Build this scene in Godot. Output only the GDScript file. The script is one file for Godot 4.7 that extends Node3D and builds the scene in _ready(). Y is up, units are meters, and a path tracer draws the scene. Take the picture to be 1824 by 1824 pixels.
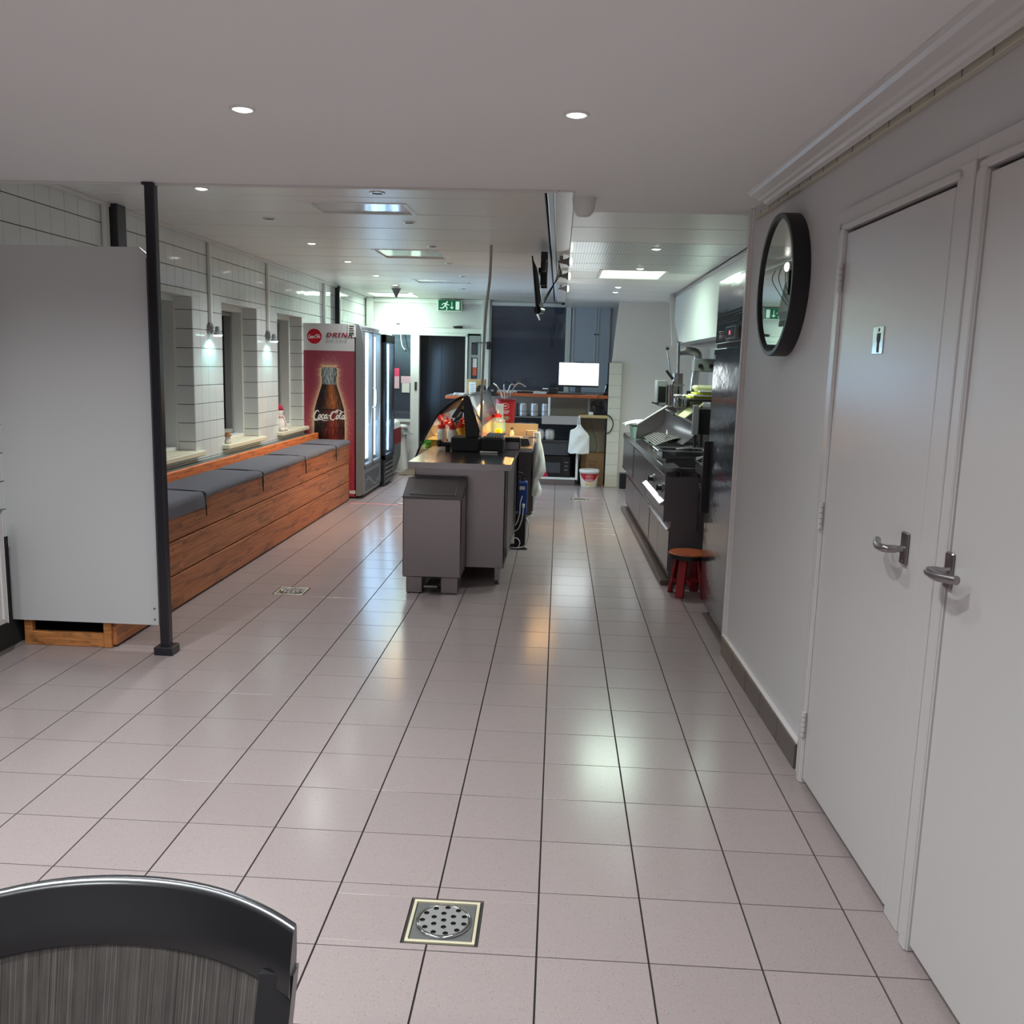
extends Node3D

# ---------- mesh builder ----------
class Mb:
	var v := PackedVector3Array()
	var n := PackedVector3Array()
	var t := PackedVector2Array()
	var o := Vector3.ZERO
	var xf := Transform3D.IDENTITY
	func _init(at := Vector3.ZERO) -> void:
		o = at
	func put(p: Vector3, q: Vector3, w := Vector2.INF) -> void:
		v.append(p)
		n.append(q)
		if w == Vector2.INF:
			var a := q.abs()
			w = Vector2(p.z, -p.y) if a.x >= a.y and a.x >= a.z else (Vector2(p.x, p.z) if a.y >= a.z else Vector2(p.x, -p.y))
		t.append(w)
	func tri(a: Vector3, b: Vector3, c: Vector3, hint: Vector3) -> void:
		var A := xf * a - o
		var B := xf * b - o
		var D := xf * c - o
		var h := xf.basis * hint
		var q := (D - A).cross(B - A)
		if q.length_squared() < 1e-18:
			return
		q = q.normalized()
		if q.dot(h) < 0.0:
			q = -q
			put(A, q); put(D, q); put(B, q)
		else:
			put(A, q); put(B, q); put(D, q)
	func quad(a: Vector3, b: Vector3, c: Vector3, d: Vector3, hint: Vector3) -> void:
		tri(a, b, c, hint)
		tri(a, c, d, hint)
	func trin(p: Array, q: Array, w := []) -> void:
		var P := [xf * p[0] - o, xf * p[1] - o, xf * p[2] - o]
		var N := [(xf.basis * q[0]).normalized(), (xf.basis * q[1]).normalized(), (xf.basis * q[2]).normalized()]
		var g: Vector3 = (P[2] - P[0]).cross(P[1] - P[0])
		if g.length_squared() < 1e-18:
			return
		var order := [0, 1, 2] if g.dot(N[0] + N[1] + N[2]) >= 0.0 else [0, 2, 1]
		for i in order:
			put(P[i], N[i], w[i] if w.size() else Vector2.INF)
	func box(c: Vector3, s: Vector3, b := 0.0) -> Mb:
		var h := s * 0.5
		b = minf(b, minf(h.x, minf(h.y, h.z)) * 0.9)
		var k := h - Vector3.ONE * b
		var at := func(ax: int, sg: Vector3) -> Vector3:
			var p := sg * k
			p[ax] = sg[ax] * h[ax]
			return c + p
		for ax in 3:
			var i := (ax + 1) % 3
			var j := (ax + 2) % 3
			for sx in [-1.0, 1.0]:
				var q := []
				for e in [[-1.0, -1.0], [1.0, -1.0], [1.0, 1.0], [-1.0, 1.0]]:
					var sg := Vector3.ZERO
					sg[ax] = sx; sg[i] = e[0]; sg[j] = e[1]
					q.append(at.call(ax, sg))
				var hint := Vector3.ZERO
				hint[ax] = sx
				quad(q[0], q[1], q[2], q[3], hint)
		if b <= 0.0:
			return self
		for ax in 3:
			var i := (ax + 1) % 3
			var j := (ax + 2) % 3
			for si in [-1.0, 1.0]:
				for sj in [-1.0, 1.0]:
					var lo := Vector3.ZERO
					lo[ax] = -1.0; lo[i] = si; lo[j] = sj
					var hi := lo
					hi[ax] = 1.0
					var hint := Vector3.ZERO
					hint[i] = si; hint[j] = sj
					quad(at.call(i, lo), at.call(i, hi), at.call(j, hi), at.call(j, lo), hint)
		for sx in [-1.0, 1.0]:
			for sy in [-1.0, 1.0]:
				for sz in [-1.0, 1.0]:
					var sg := Vector3(sx, sy, sz)
					tri(at.call(0, sg), at.call(1, sg), at.call(2, sg), sg)
		return self
	# box from two corners
	func bb(a: Vector3, b: Vector3, bev := 0.0) -> Mb:
		return box((a + b) * 0.5, (b - a).abs(), bev)
	# lathe round the y axis of xf: points are (radius, height)
	func lathe(p: Array, seg := 24, smooth := false, uv := false) -> Mb:
		var nn := []
		for i in p.size() - 1:
			var d: Vector2 = p[i + 1] - p[i]
			nn.append(Vector2(d.y, -d.x).normalized())
		for i in p.size() - 1:
			var na: Vector2 = nn[i]
			var nb: Vector2 = nn[i]
			if smooth:
				if i > 0:
					na = (nn[i - 1] + nn[i]).normalized()
				if i < nn.size() - 1:
					nb = (nn[i + 1] + nn[i]).normalized()
			for s in seg:
				var a0 := TAU * s / seg
				var a1 := TAU * (s + 1) / seg
				var c0 := Vector3(cos(a0), 0, sin(a0))
				var c1 := Vector3(cos(a1), 0, sin(a1))
				var P := [c0 * p[i].x + Vector3.UP * p[i].y, c1 * p[i].x + Vector3.UP * p[i].y, c1 * p[i + 1].x + Vector3.UP * p[i + 1].y, c0 * p[i + 1].x + Vector3.UP * p[i + 1].y]
				var N := [c0 * na.x + Vector3.UP * na.y, c1 * na.x + Vector3.UP * na.y, c1 * nb.x + Vector3.UP * nb.y, c0 * nb.x + Vector3.UP * nb.y]
				var W := []
				if uv:
					var f0 := float(i) / (p.size() - 1)
					var f1 := float(i + 1) / (p.size() - 1)
					W = [Vector2(1.0 - float(s) / seg, 1.0 - f0), Vector2(1.0 - float(s + 1) / seg, 1.0 - f0), Vector2(1.0 - float(s + 1) / seg, 1.0 - f1), Vector2(1.0 - float(s) / seg, 1.0 - f1)]
				trin([P[0], P[1], P[2]], [N[0], N[1], N[2]], [W[0], W[1], W[2]] if uv else [])
				trin([P[0], P[2], P[3]], [N[0], N[2], N[3]], [W[0], W[2], W[3]] if uv else [])
		return self
	func cyl(a: Vector3, b: Vector3, ra: float, rb := -1.0, seg := 16) -> Mb:
		if rb < 0.0:
			rb = ra
		var old := xf
		var d := b - a
		var y := d.normalized()
		var x := y.cross(Vector3.RIGHT if absf(y.x) < 0.9 else Vector3.FORWARD).normalized()
		xf = old * Transform3D(Basis(x, y, x.cross(y)), a)
		lathe([Vector2(0, 0), Vector2(ra, 0), Vector2(rb, d.length()), Vector2(0, d.length())], seg)
		xf = old
		return self
	func tube(p: Array, r: float, seg := 8) -> Mb:
		var rings := []
		var x := Vector3.ZERO
		for i in p.size():
			var d: Vector3 = (p[mini(i + 1, p.size() - 1)] - p[maxi(i - 1, 0)]).normalized()
			if x == Vector3.ZERO:
				x = d.cross(Vector3.UP if absf(d.y) < 0.9 else Vector3.RIGHT).normalized()
			x = (x - d * x.dot(d)).normalized()
			var y := d.cross(x)
			var ring := []
			for s in seg:
				var a := TAU * s / seg
				ring.append(x * cos(a) + y * sin(a))
			rings.append(ring)
		for i in p.size() - 1:
			for s in seg:
				var e := (s + 1) % seg
				var A: Vector3 = rings[i][s]
				var B: Vector3 = rings[i][e]
				var Cc: Vector3 = rings[i + 1][e]
				var D: Vector3 = rings[i + 1][s]
				trin([p[i] + A * r, p[i] + B * r, p[i + 1] + Cc * r], [A, B, Cc])
				trin([p[i] + A * r, p[i + 1] + Cc * r, p[i + 1] + D * r], [A, Cc, D])
		for e in [[0, 1], [p.size() - 1, p.size() - 2]]:
			var h: Vector3 = p[e[0]] - p[e[1]]
			for s in seg - 2:
				tri(p[e[0]] + rings[e[0]][0] * r, p[e[0]] + rings[e[0]][s + 1] * r, p[e[0]] + rings[e[0]][s + 2] * r, h)
		return self
	# outline in xy pushed from z0 to z1
	func prism(poly: Array, z0: float, z1: float) -> Mb:
		var pk := PackedVector2Array(poly)
		if Geometry2D.is_polygon_clockwise(pk):
			pk.reverse()
		var idx := Geometry2D.triangulate_polygon(pk)
		for i in range(0, idx.size(), 3):
			var a := pk[idx[i]]
			var b := pk[idx[i + 1]]
			var c := pk[idx[i + 2]]
			tri(Vector3(a.x, a.y, z0), Vector3(b.x, b.y, z0), Vector3(c.x, c.y, z0), Vector3(0, 0, z0 - z1))
			tri(Vector3(a.x, a.y, z1), Vector3(b.x, b.y, z1), Vector3(c.x, c.y, z1), Vector3(0, 0, z1 - z0))
		# outward side of every edge from the winding
		var area := 0.0
		for i in pk.size():
			var a := pk[i]
			var b := pk[(i + 1) % pk.size()]
			area += a.x * b.y - b.x * a.y
		var sg := signf(area)
		for i in pk.size():
			var a := pk[i]
			var b := pk[(i + 1) % pk.size()]
			var d := b - a
			var h := Vector3(d.y, -d.x, 0) * sg
			quad(Vector3(a.x, a.y, z0), Vector3(b.x, b.y, z0), Vector3(b.x, b.y, z1), Vector3(a.x, a.y, z1), h)
		return self
	# smooth sheet over rows of points, with a thickness
	func sheet(rows: Array, thick := 0.0, uv := false) -> Mb:
		var R := rows.size()
		var K: int = rows[0].size()
		var N := []
		for i in R:
			var l := []
			for j in K:
				var du: Vector3 = rows[mini(i + 1, R - 1)][j] - rows[maxi(i - 1, 0)][j]
				var dv: Vector3 = rows[i][mini(j + 1, K - 1)] - rows[i][maxi(j - 1, 0)]
				l.append(du.cross(dv).normalized())
			N.append(l)
		for side in [1.0, -1.0]:
			if side < 0.0 and thick == 0.0:
				break
			var off := 0.0 if side > 0.0 else thick
			for i in R - 1:
				for j in K - 1:
					var ix := [[i, j], [i + 1, j], [i + 1, j + 1], [i, j + 1]]
					var P := []
					var Q := []
					var W := []
					for e in ix:
						P.append(rows[e[0]][e[1]] - N[e[0]][e[1]] * off)
						Q.append(N[e[0]][e[1]] * side)
						W.append(Vector2(float(e[1]) / (K - 1), float(e[0]) / (R - 1)))
					trin([P[0], P[1], P[2]], [Q[0], Q[1], Q[2]], [W[0], W[1], W[2]] if uv else [])
					trin([P[0], P[2], P[3]], [Q[0], Q[2], Q[3]], [W[0], W[2], W[3]] if uv else [])
		if thick > 0.0:
			var rim := []
			for j in K: rim.append([0, j])
			for i in range(1, R): rim.append([i, K - 1])
			for j in range(K - 2, -1, -1): rim.append([R - 1, j])
			for i in range(R - 2, 0, -1): rim.append([i, 0])
			var mid := Vector3.ZERO
			for e in rim: mid += rows[e[0]][e[1]]
			mid /= rim.size()
			for k in rim.size():
				var a = rim[k]
				var b = rim[(k + 1) % rim.size()]
				var pa: Vector3 = rows[a[0]][a[1]]
				var pb: Vector3 = rows[b[0]][b[1]]
				quad(pa, pb, pb - N[b[0]][b[1]] * thick, pa - N[a[0]][a[1]] * thick, (pa + pb) * 0.5 - mid)
		return self
	func mesh() -> ArrayMesh:
		var a := []
		a.resize(Mesh.ARRAY_MAX)
		a[Mesh.ARRAY_VERTEX] = v
		a[Mesh.ARRAY_NORMAL] = n
		a[Mesh.ARRAY_TEX_UV] = t
		var m := ArrayMesh.new()
		m.add_surface_from_arrays(Mesh.PRIMITIVE_TRIANGLES, a)
		return m

# ---------- scene helpers ----------
var M := {}
var names := {}
var rng := RandomNumberGenerator.new()

func numbered(s: String) -> String:
	if not names.has(s):
		names[s] = 0
		return s
	names[s] += 1
	return "%s_%03d" % [s, names[s]]

func part(called: String, b, m, parent: Node, at := Vector3.ZERO) -> MeshInstance3D:
	var k := MeshInstance3D.new()
	k.name = called
	k.mesh = b.mesh() if b is Mb else b
	k.material_override = M[m] if m is String else m
	k.position = at
	parent.add_child(k, true)
	return k

func thing(called: String, label: String, cat: String, at := Vector3.ZERO, group := "") -> Node3D:
	var k := Node3D.new()
	k.name = numbered(called)
	add_child(k)
	k.position = at
	tag(k, label, cat, group)
	return k

func tag(k: Node, label: String, cat: String, group := "") -> void:
	k.set_meta("label", label)
	k.set_meta("category", cat)
	if group:
		k.set_meta("group", group)

func solo(called: String, b, m, label: String, cat: String, at := Vector3.ZERO, group := "") -> MeshInstance3D:
	var k := part(numbered(called), b, m, self, at)
	tag(k, label, cat, group)
	return k

func struct(called: String, b, m, at := Vector3.ZERO, label := "", cat := "") -> MeshInstance3D:
	var k := part(numbered(called), b, m, self, at)
	k.set_meta("kind", "structure")
	tag(k, label, cat if cat else called.split("_")[0])
	return k

func copy(o: Node3D, at: Vector3, label: String) -> Node3D:
	var c: Node3D = o.duplicate()
	c.name = numbered(String(o.name).rstrip("0123456789").trim_suffix("_"))
	add_child(c)
	c.position = at
	c.set_meta("label", label)
	return c

func mat(key: String, c: Color, rough := 0.6, metal := 0.0, extra := {}) -> StandardMaterial3D:
	var m := StandardMaterial3D.new()
	m.resource_name = key
	m.albedo_color = c
	m.roughness = rough
	m.metallic = metal
	for e in extra:
		m.set(e, extra[e])
	M[key] = m
	return m

func rgb(r: int, g: int, b: int) -> Color:
	return Color(r / 255.0, g / 255.0, b / 255.0)

func glow(key: String, c: Color, e: float) -> void:
	mat(key, Color(0.8, 0.8, 0.8), 0.5, 0.0, {"emission_enabled": true, "emission": c, "emission_energy_multiplier": e})

func glass(key: String, c: Color, a := 0.08) -> void:
	mat(key, Color(c.r, c.g, c.b, a), 0.03, 0.0, {"transparency": BaseMaterial3D.TRANSPARENCY_ALPHA})

func spot(parent: Node, at: Vector3, dir: Vector3, c: Color, e: float, angle: float, size := 0.03, soft := 0.8) -> void:
	var l := SpotLight3D.new()
	l.name = "lamp_light"
	parent.add_child(l, true)
	var up := Vector3.UP if absf(dir.normalized().y) < 0.95 else Vector3.FORWARD
	l.transform = Transform3D(Basis.looking_at(dir, up), at)
	l.light_color = c
	l.light_energy = e
	l.spot_angle = angle
	l.spot_angle_attenuation = soft
	l.spot_range = 16.0
	l.spot_attenuation = 2.0
	l.light_size = size
	l.shadow_enabled = true

func area(parent: Node, at: Vector3, dir: Vector3, size: Vector2, c: Color, e: float, up := Vector3.FORWARD) -> void:
	var l := AreaLight3D.new()
	l.name = "panel_light"
	parent.add_child(l, true)
	l.transform = Transform3D(Basis.looking_at(dir, up), at)
	l.light_color = c
	l.light_energy = e
	l.area_size = size
	l.area_range = 16.0
	l.shadow_enabled = true

func curve(p: Array, per := 6) -> Array:
	var out := []
	for i in p.size() - 1:
		var a = p[maxi(i - 1, 0)]
		var b = p[i]
		var c = p[i + 1]
		var d = p[mini(i + 2, p.size() - 1)]
		for k in per:
			out.append(b.cubic_interpolate(c, a, d, float(k) / per))
	out.append(p[p.size() - 1])
	return out

func V(x: float, y: float, z: float) -> Vector3:
	return Vector3(x, y, z)

# right wall frame: u runs along the wall towards the camera, d out of the wall into the room
var RW := Transform3D(Basis(Vector3(0.0225, 0, 1).normalized(), Vector3.UP, Vector3(-1, 0, 0.0225).normalized()), Vector3(0.985, 0, -1.83))

func _ready() -> void:
	rng.seed = 7
	setup()
	materials()
	shell()
	ceiling()
	left_wall()
	right_wall()
	back_wall()
	lamps()
	bench_side()
	coolers()
	counter()
	display_case()
	fryers()
	kitchen_back()
	far_left()
	foreground()

# ---------- camera, environment ----------
func setup() -> void:
	var cam := Camera3D.new()
	cam.name = "camera"
	add_child(cam)
	var yaw := 0.0478
	var pitch := -0.1606
	var roll := 0.0274
	cam.transform = Transform3D(Basis(Vector3.UP, yaw) * Basis(Vector3.RIGHT, pitch) * Basis(Vector3.BACK, roll), V(0.0073, 1.5629, 3.1055))
	cam.fov = 59.032
	cam.near = 0.05
	cam.far = 60.0
	cam.current = true
	var we := WorldEnvironment.new()
	we.name = "environment"
	var env := Environment.new()
	env.background_mode = Environment.BG_COLOR
	env.background_color = Color(0.02, 0.022, 0.03)
	env.ambient_light_source = Environment.AMBIENT_SOURCE_DISABLED
	env.tonemap_mode = Environment.TONE_MAPPER_LINEAR
	env.tonemap_exposure = 1.0
	env.sdfgi_enabled = true
	env.ssao_enabled = true
	env.ssil_enabled = true
	we.environment = env
	add_child(we)

# ---------- materials ----------
func tex(im: Image) -> ImageTexture:
	return ImageTexture.create_from_image(im)

func disc(im: Image, x: float, y: float, r: float, c: Color, a := 1.0) -> void:
	for j in range(int(y - r - 1), int(y + r + 2)):
		for i in range(int(x - r - 1), int(x + r + 2)):
			if i < 0 or j < 0 or i >= im.get_width() or j >= im.get_height():
				continue
			var k := clampf(r + 0.5 - Vector2(i + 0.5 - x, j + 0.5 - y).length(), 0.0, 1.0) * a
			if k > 0.0:
				im.set_pixel(i, j, im.get_pixel(i, j).lerp(c, k))

func stroke(im: Image, p: Array, at: Vector2, s: float, w0: float, w1: float, c: Color) -> void:
	var q := curve(p, 14)
	for i in q.size():
		var f := float(i) / (q.size() - 1)
		var w := lerpf(w0, w1, sin(f * PI))
		disc(im, at.x + q[i].x * s, at.y - q[i].y * s, w * s * 0.5, c)

func oval(cx: float, cy: float, rx: float, ry: float, sl := 0.25) -> Array:
	var p := []
	for i in 13:
		var a := TAU * i / 12.0 + 0.6
		p.append(Vector2(cx + rx * cos(a) + sl * ry * sin(a), cy + ry * sin(a)))
	return p

# the flowing script of the drink's name as the cooler shows it
func script_name(im: Image, at: Vector2, s: float, c: Color, k := 1.0) -> void:
	var L := func(p: Array, a: float, b: float) -> void: stroke(im, p, at, s, a * k, b * k, c)
	L.call([Vector2(1.0, 1.35), Vector2(0.8, 1.62), Vector2(0.4, 1.4), Vector2(0.05, 0.6), Vector2(0.12, -0.02), Vector2(0.45, -0.15), Vector2(0.85, 0.15)], 0.1, 0.26)
	L.call([Vector2(0.02, 0.1), Vector2(0.0, -0.22), Vector2(0.5, -0.3), Vector2(1.2, -0.12), Vector2(1.75, -0.22), Vector2(2.3, -0.36), Vector2(2.95, -0.1)], 0.05, 0.17)
	L.call(oval(1.15, 0.45, 0.2, 0.4), 0.16, 0.2)
	L.call([Vector2(2.0, 0.72), Vector2(1.82, 0.9), Vector2(1.58, 0.5), Vector2(1.62, 0.12), Vector2(1.85, 0.08), Vector2(2.1, 0.35)], 0.12, 0.2)
	L.call(oval(2.3, 0.45, 0.2, 0.38), 0.14, 0.2)
	L.call([Vector2(2.66, 0.92), Vector2(2.5, 0.3), Vector2(2.6, 0.08), Vector2(2.85, 0.35)], 0.12, 0.2)
	L.call([Vector2(2.95, 0.68), Vector2(3.22, 0.72)], 0.14, 0.16)
	L.call([Vector2(4.55, 1.1), Vector2(4.75, 1.55), Vector2(4.3, 1.5), Vector2(3.7, 1.3), Vector2(3.35, 0.6), Vector2(3.4, 0.0), Vector2(3.85, -0.15), Vector2(4.35, 0.25)], 0.1, 0.27)
	L.call([Vector2(4.35, 1.15), Vector2(4.5, 1.75), Vector2(5.2, 1.75), Vector2(5.75, 1.45), Vector2(6.25, 1.5)], 0.07, 0.15)
	L.call(oval(4.72, 0.45, 0.21, 0.4), 0.15, 0.2)
	L.call([Vector2(5.05, 0.4), Vector2(5.5, 1.2), Vector2(5.45, 1.45), Vector2(5.25, 1.1), Vector2(5.15, 0.3), Vector2(5.3, 0.08), Vector2(5.5, 0.3)], 0.1, 0.19)
	L.call(oval(5.82, 0.45, 0.2, 0.38), 0.14, 0.2)
	L.call([Vector2(6.2, 0.92), Vector2(6.02, 0.3), Vector2(6.12, 0.08), Vector2(6.35, 0.3)], 0.12, 0.2)

func noise_image(w: int, h: int, f: Callable) -> Image:
	var im := Image.create(w, h, false, Image.FORMAT_RGB8)
	for y in h:
		for x in w:
			im.set_pixel(x, y, f.call(x, y))
	return im

func materials() -> void:
	mat("white_paint", rgb(208, 205, 205), 0.5)
	mat("ceiling_paint", rgb(242, 240, 240), 0.7)
	mat("plank_white", rgb(236, 234, 230), 0.34)
	mat("gloss_white", rgb(222, 218, 216), 0.3)
	mat("door_paint", rgb(207, 203, 202), 0.24)
	mat("glaze", rgb(225, 228, 226), 0.07)
	mat("grout", rgb(48, 42, 40), 0.9)
	mat("wall_grout", rgb(52, 50, 49), 0.9)
	mat("cream_glaze", rgb(226, 222, 205), 0.18)
	mat("cream", rgb(232, 222, 196), 0.5)
	mat("dark_tile", rgb(96, 84, 82), 0.35)
	mat("grey_wall", rgb(226, 221, 212), 0.7)
	mat("frame_white", rgb(226, 228, 224), 0.35)
	mat("frame_grey", rgb(150, 152, 150), 0.4)
	mat("steel", rgb(158, 155, 157), 0.18, 1.0)
	mat("steel_satin", rgb(158, 152, 154), 0.28, 1.0)
	mat("steel_dark", rgb(112, 108, 110), 0.42, 1.0)
	mat("steel_mirror", rgb(190, 190, 192), 0.12, 1.0)
	mat("chrome", rgb(215, 215, 215), 0.12, 1.0)
	mat("brass_cream", rgb(222, 212, 182), 0.35, 0.3)
	mat("mirror", rgb(205, 212, 208), 0.015, 1.0)
	mat("black_gloss", rgb(26, 25, 28), 0.16)
	mat("black_satin", rgb(30, 29, 32), 0.4)
	mat("black_matt", rgb(27, 26, 28), 0.75)
	mat("black_post", rgb(38, 36, 42), 0.28)
	mat("charcoal", rgb(66, 65, 68), 0.6)
	mat("plastic_grey", rgb(128, 130, 132), 0.45)
	mat("plastic_white", rgb(232, 232, 228), 0.4)
	mat("ledge_grey", rgb(98, 104, 102), 0.45)
	mat("slate_cloth", rgb(94, 93, 102), 0.95, 0.0, {"rim_enabled": true, "rim": 0.35, "rim_tint": 0.5})
	mat("cord_black", rgb(36, 36, 40), 0.8)
	mat("towel", rgb(240, 243, 238), 0.95)
	mat("blue_case", rgb(28, 66, 132), 0.4)
	mat("red_paint", rgb(150, 28, 38), 0.45)
	mat("red_plastic", rgb(214, 36, 30), 0.35)
	mat("yellow_plastic", rgb(250, 196, 20), 0.35)
	mat("yellow_tray", rgb(228, 186, 70), 0.4)
	mat("lime", rgb(214, 226, 70), 0.5)
	mat("pale_lime", rgb(206, 214, 160), 0.5)
	mat("green_plastic", rgb(44, 190, 60), 0.5)
	mat("mint_box", rgb(150, 182, 164), 0.45)
	mat("exit_green", rgb(10, 118, 78), 0.35)
	mat("kraft", rgb(176, 142, 92), 0.8)
	mat("card", rgb(150, 118, 84), 0.85)
	mat("paper", rgb(224, 222, 216), 0.85)
	mat("pink_paper", rgb(236, 80, 120), 0.8)
	mat("rose_paper", rgb(226, 188, 200), 0.8)
	mat("blind", rgb(190, 198, 210), 0.7)
	mat("beige_board", rgb(204, 194, 178), 0.7)
	mat("light_wood", rgb(196, 172, 122), 0.55)
	mat("tan_hat", rgb(170, 108, 62), 0.8)
	mat("pink_cloth", rgb(226, 190, 192), 0.95)
	mat("plush", rgb(234, 226, 220), 0.98)
	mat("crimson", rgb(176, 24, 60), 0.8)
	mat("clear_bag", rgb(210, 208, 204), 0.25, 0.0, {"transparency": BaseMaterial3D.TRANSPARENCY_ALPHA})
	M.clear_bag.albedo_color.a = 0.45
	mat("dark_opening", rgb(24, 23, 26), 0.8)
	mat("mat_brown", rgb(120, 102, 88), 0.95)
	mat("strip_metal", rgb(214, 222, 230), 0.4, 0.7)
	mat("steel_can", rgb(186, 186, 188), 0.4, 0.6)
	mat("silver_duct", rgb(200, 200, 200), 0.25, 1.0)
	mat("panel_off", rgb(214, 216, 216), 0.12)
	mat("pink_tape", rgb(220, 130, 130), 0.6)
	glow("lamp_face", Color(1.0, 0.98, 0.96), 6.0)
	glow("panel_face", Color(0.93, 1.0, 0.94), 2.2)
	glow("led_cool", Color(0.72, 0.88, 1.0), 5.0)
	glow("screen_white", Color(0.98, 1.0, 1.0), 1.5)
	glow("sconce_face", Color(0.85, 1.0, 0.97), 3.0)
	glow("red_led", Color(1.0, 0.2, 0.45), 1.2)
	mat("exit_face", rgb(8, 104, 68), 0.35, 0.0, {"emission_enabled": true, "emission": Color(0.0, 0.3, 0.17), "emission_energy_multiplier": 0.25})
	glow("exit_white", Color(0.8, 1.0, 0.9), 0.5)
	glow("warm_face", Color(1.0, 0.78, 0.45), 2.4)
	glass("pane", Color(0.8, 0.85, 0.85), 0.1)
	glass("night_pane", Color(0.34, 0.36, 0.42), 0.6)
	glass("case_glass", Color(0.9, 0.95, 0.95), 0.05)
	glass("bottle_glass", Color(0.85, 0.9, 0.88), 0.25)

	# speckled porcelain of the floor, 0.5 m a side
	var base := Color(0.66, 0.62, 0.615)
	var sp := Image.create(1024, 1024, false, Image.FORMAT_RGB8)
	sp.fill(base)
	for i in 26000:
		var g := rng.randf()
		var c := base.darkened(0.05 + 0.1 * rng.randf()) if g < 0.5 else base.lightened(0.05 + 0.12 * rng.randf())
		disc(sp, rng.randf() * 1024, rng.randf() * 1024, 0.4 + rng.randf() * 1.6, c, 0.7)
	for i in 1500:
		disc(sp, rng.randf() * 1024, rng.randf() * 1024, 0.5 + rng.randf() * 1.6, Color(0.34, 0.27, 0.27) if rng.randf() < 0.6 else Color(0.86, 0.83, 0.8), 0.8)
	var st := tex(sp)
	for i in 3:
		var k: float = [0.99, 1.0, 1.01][i]
		mat("floor_tile_%d" % i, Color(0.95 * k, 0.925 * k, 0.925 * k), 0.2, 0.0, {"albedo_texture": st, "uv1_triplanar": true, "uv1_world_triplanar": true, "uv1_scale": Vector3(2, 2, 2), "metallic_specular": 0.42})
	# orange stained pine
	var nz := FastNoiseLite.new()
	nz.seed = 3
	nz.frequency = 0.01
	var wood := noise_image(512, 512, func(x: int, y: int) -> Color:
		var g := nz.get_noise_2d(x * 0.3, y * 5.0) + 0.4 * nz.get_noise_2d(x * 0.8, y * 22.0)
		var d := nz.get_noise_2d(x * 0.7 + 900.0, y * 1.6)
		var c := Color(0.80, 0.52, 0.33).lerp(Color(0.64, 0.37, 0.22), clampf(0.5 + g * 0.8, 0.0, 1.0))
		return c.darkened(clampf(d * 0.55 - 0.06, 0.0, 0.3)))
	for i in 26:
		var kx := rng.randf() * 512
		var ky := rng.randf() * 512
		for r in 4:
			disc(wood, kx + r * 1.4, ky, 4.5 - r, Color(0.36, 0.2, 0.12), 0.25)
	var wt := tex(wood)
	mat("pine", Color.WHITE, 0.45, 0.0, {"albedo_texture": wt, "uv1_scale": Vector3(0.55, 1.6, 1)})
	mat("pine_lip", Color(1.25, 1.1, 0.9), 0.4, 0.0, {"albedo_texture": wt, "uv1_scale": Vector3(1.0, 4.0, 1)})
	mat("shelf_wood", Color(1.0, 0.85, 0.8), 0.4, 0.0, {"albedo_texture": wt, "uv1_scale": Vector3(1, 4, 1)})
	mat("pine_frame", Color(1.05, 1.1, 1.0), 0.6, 0.0, {"albedo_texture": wt, "uv1_scale": Vector3(2, 2, 1)})
	# streaky woven cloth of the chair back
	var fb := Image.create(512, 512, false, Image.FORMAT_RGB8)
	for x in 512:
		var g := 0.27 + 0.08 * rng.randf() + (0.12 if rng.randf() < 0.08 else 0.0) - (0.1 if rng.randf() < 0.1 else 0.0)
		var k := rng.randf() * 100.0
		for y in 512:
			var f := g * (0.92 + 0.16 * absf(sin(y * 0.9 + x * 1.7))) + 0.05 * nz.get_noise_2d(x * 8.0 + k, y * 0.9)
			fb.set_pixel(x, y, Color(f * 1.04, f * 0.97, f * 0.93))
	mat("streak_cloth", Color.WHITE, 0.85, 0.0, {"albedo_texture": tex(fb)})
	# perforated metal ceiling: 8 mm hole pitch
	var pf := Image.create(64, 64, false, Image.FORMAT_RGB8)
	pf.fill(Color(0.86, 0.87, 0.86))
	for i in 4:
		for j in 4:
			disc(pf, i * 16 + 8, j * 16 + (4 if i % 2 else 12), 4.0, Color(0.4, 0.4, 0.4))
	mat("perforated", Color.WHITE, 0.3, 0.45, {"albedo_texture": tex(pf), "uv1_scale": Vector3(12, 12, 1)})
	# small dimples of wrinkled steel doors
	var wn := NoiseTexture2D.new()
	wn.width = 512
	wn.height = 512
	wn.seamless = true
	wn.as_normal_map = true
	wn.bump_strength = 1.6
	var fn := FastNoiseLite.new()
	fn.seed = 11
	fn.frequency = 0.006
	wn.noise = fn
	mat("steel_door", rgb(132, 130, 133), 0.12, 1.0, {"normal_enabled": true, "normal_texture": wn, "normal_scale": 0.35, "uv1_scale": Vector3(0.7, 2.6, 1)})
	cooler_print()
	bucket_prints()

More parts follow.
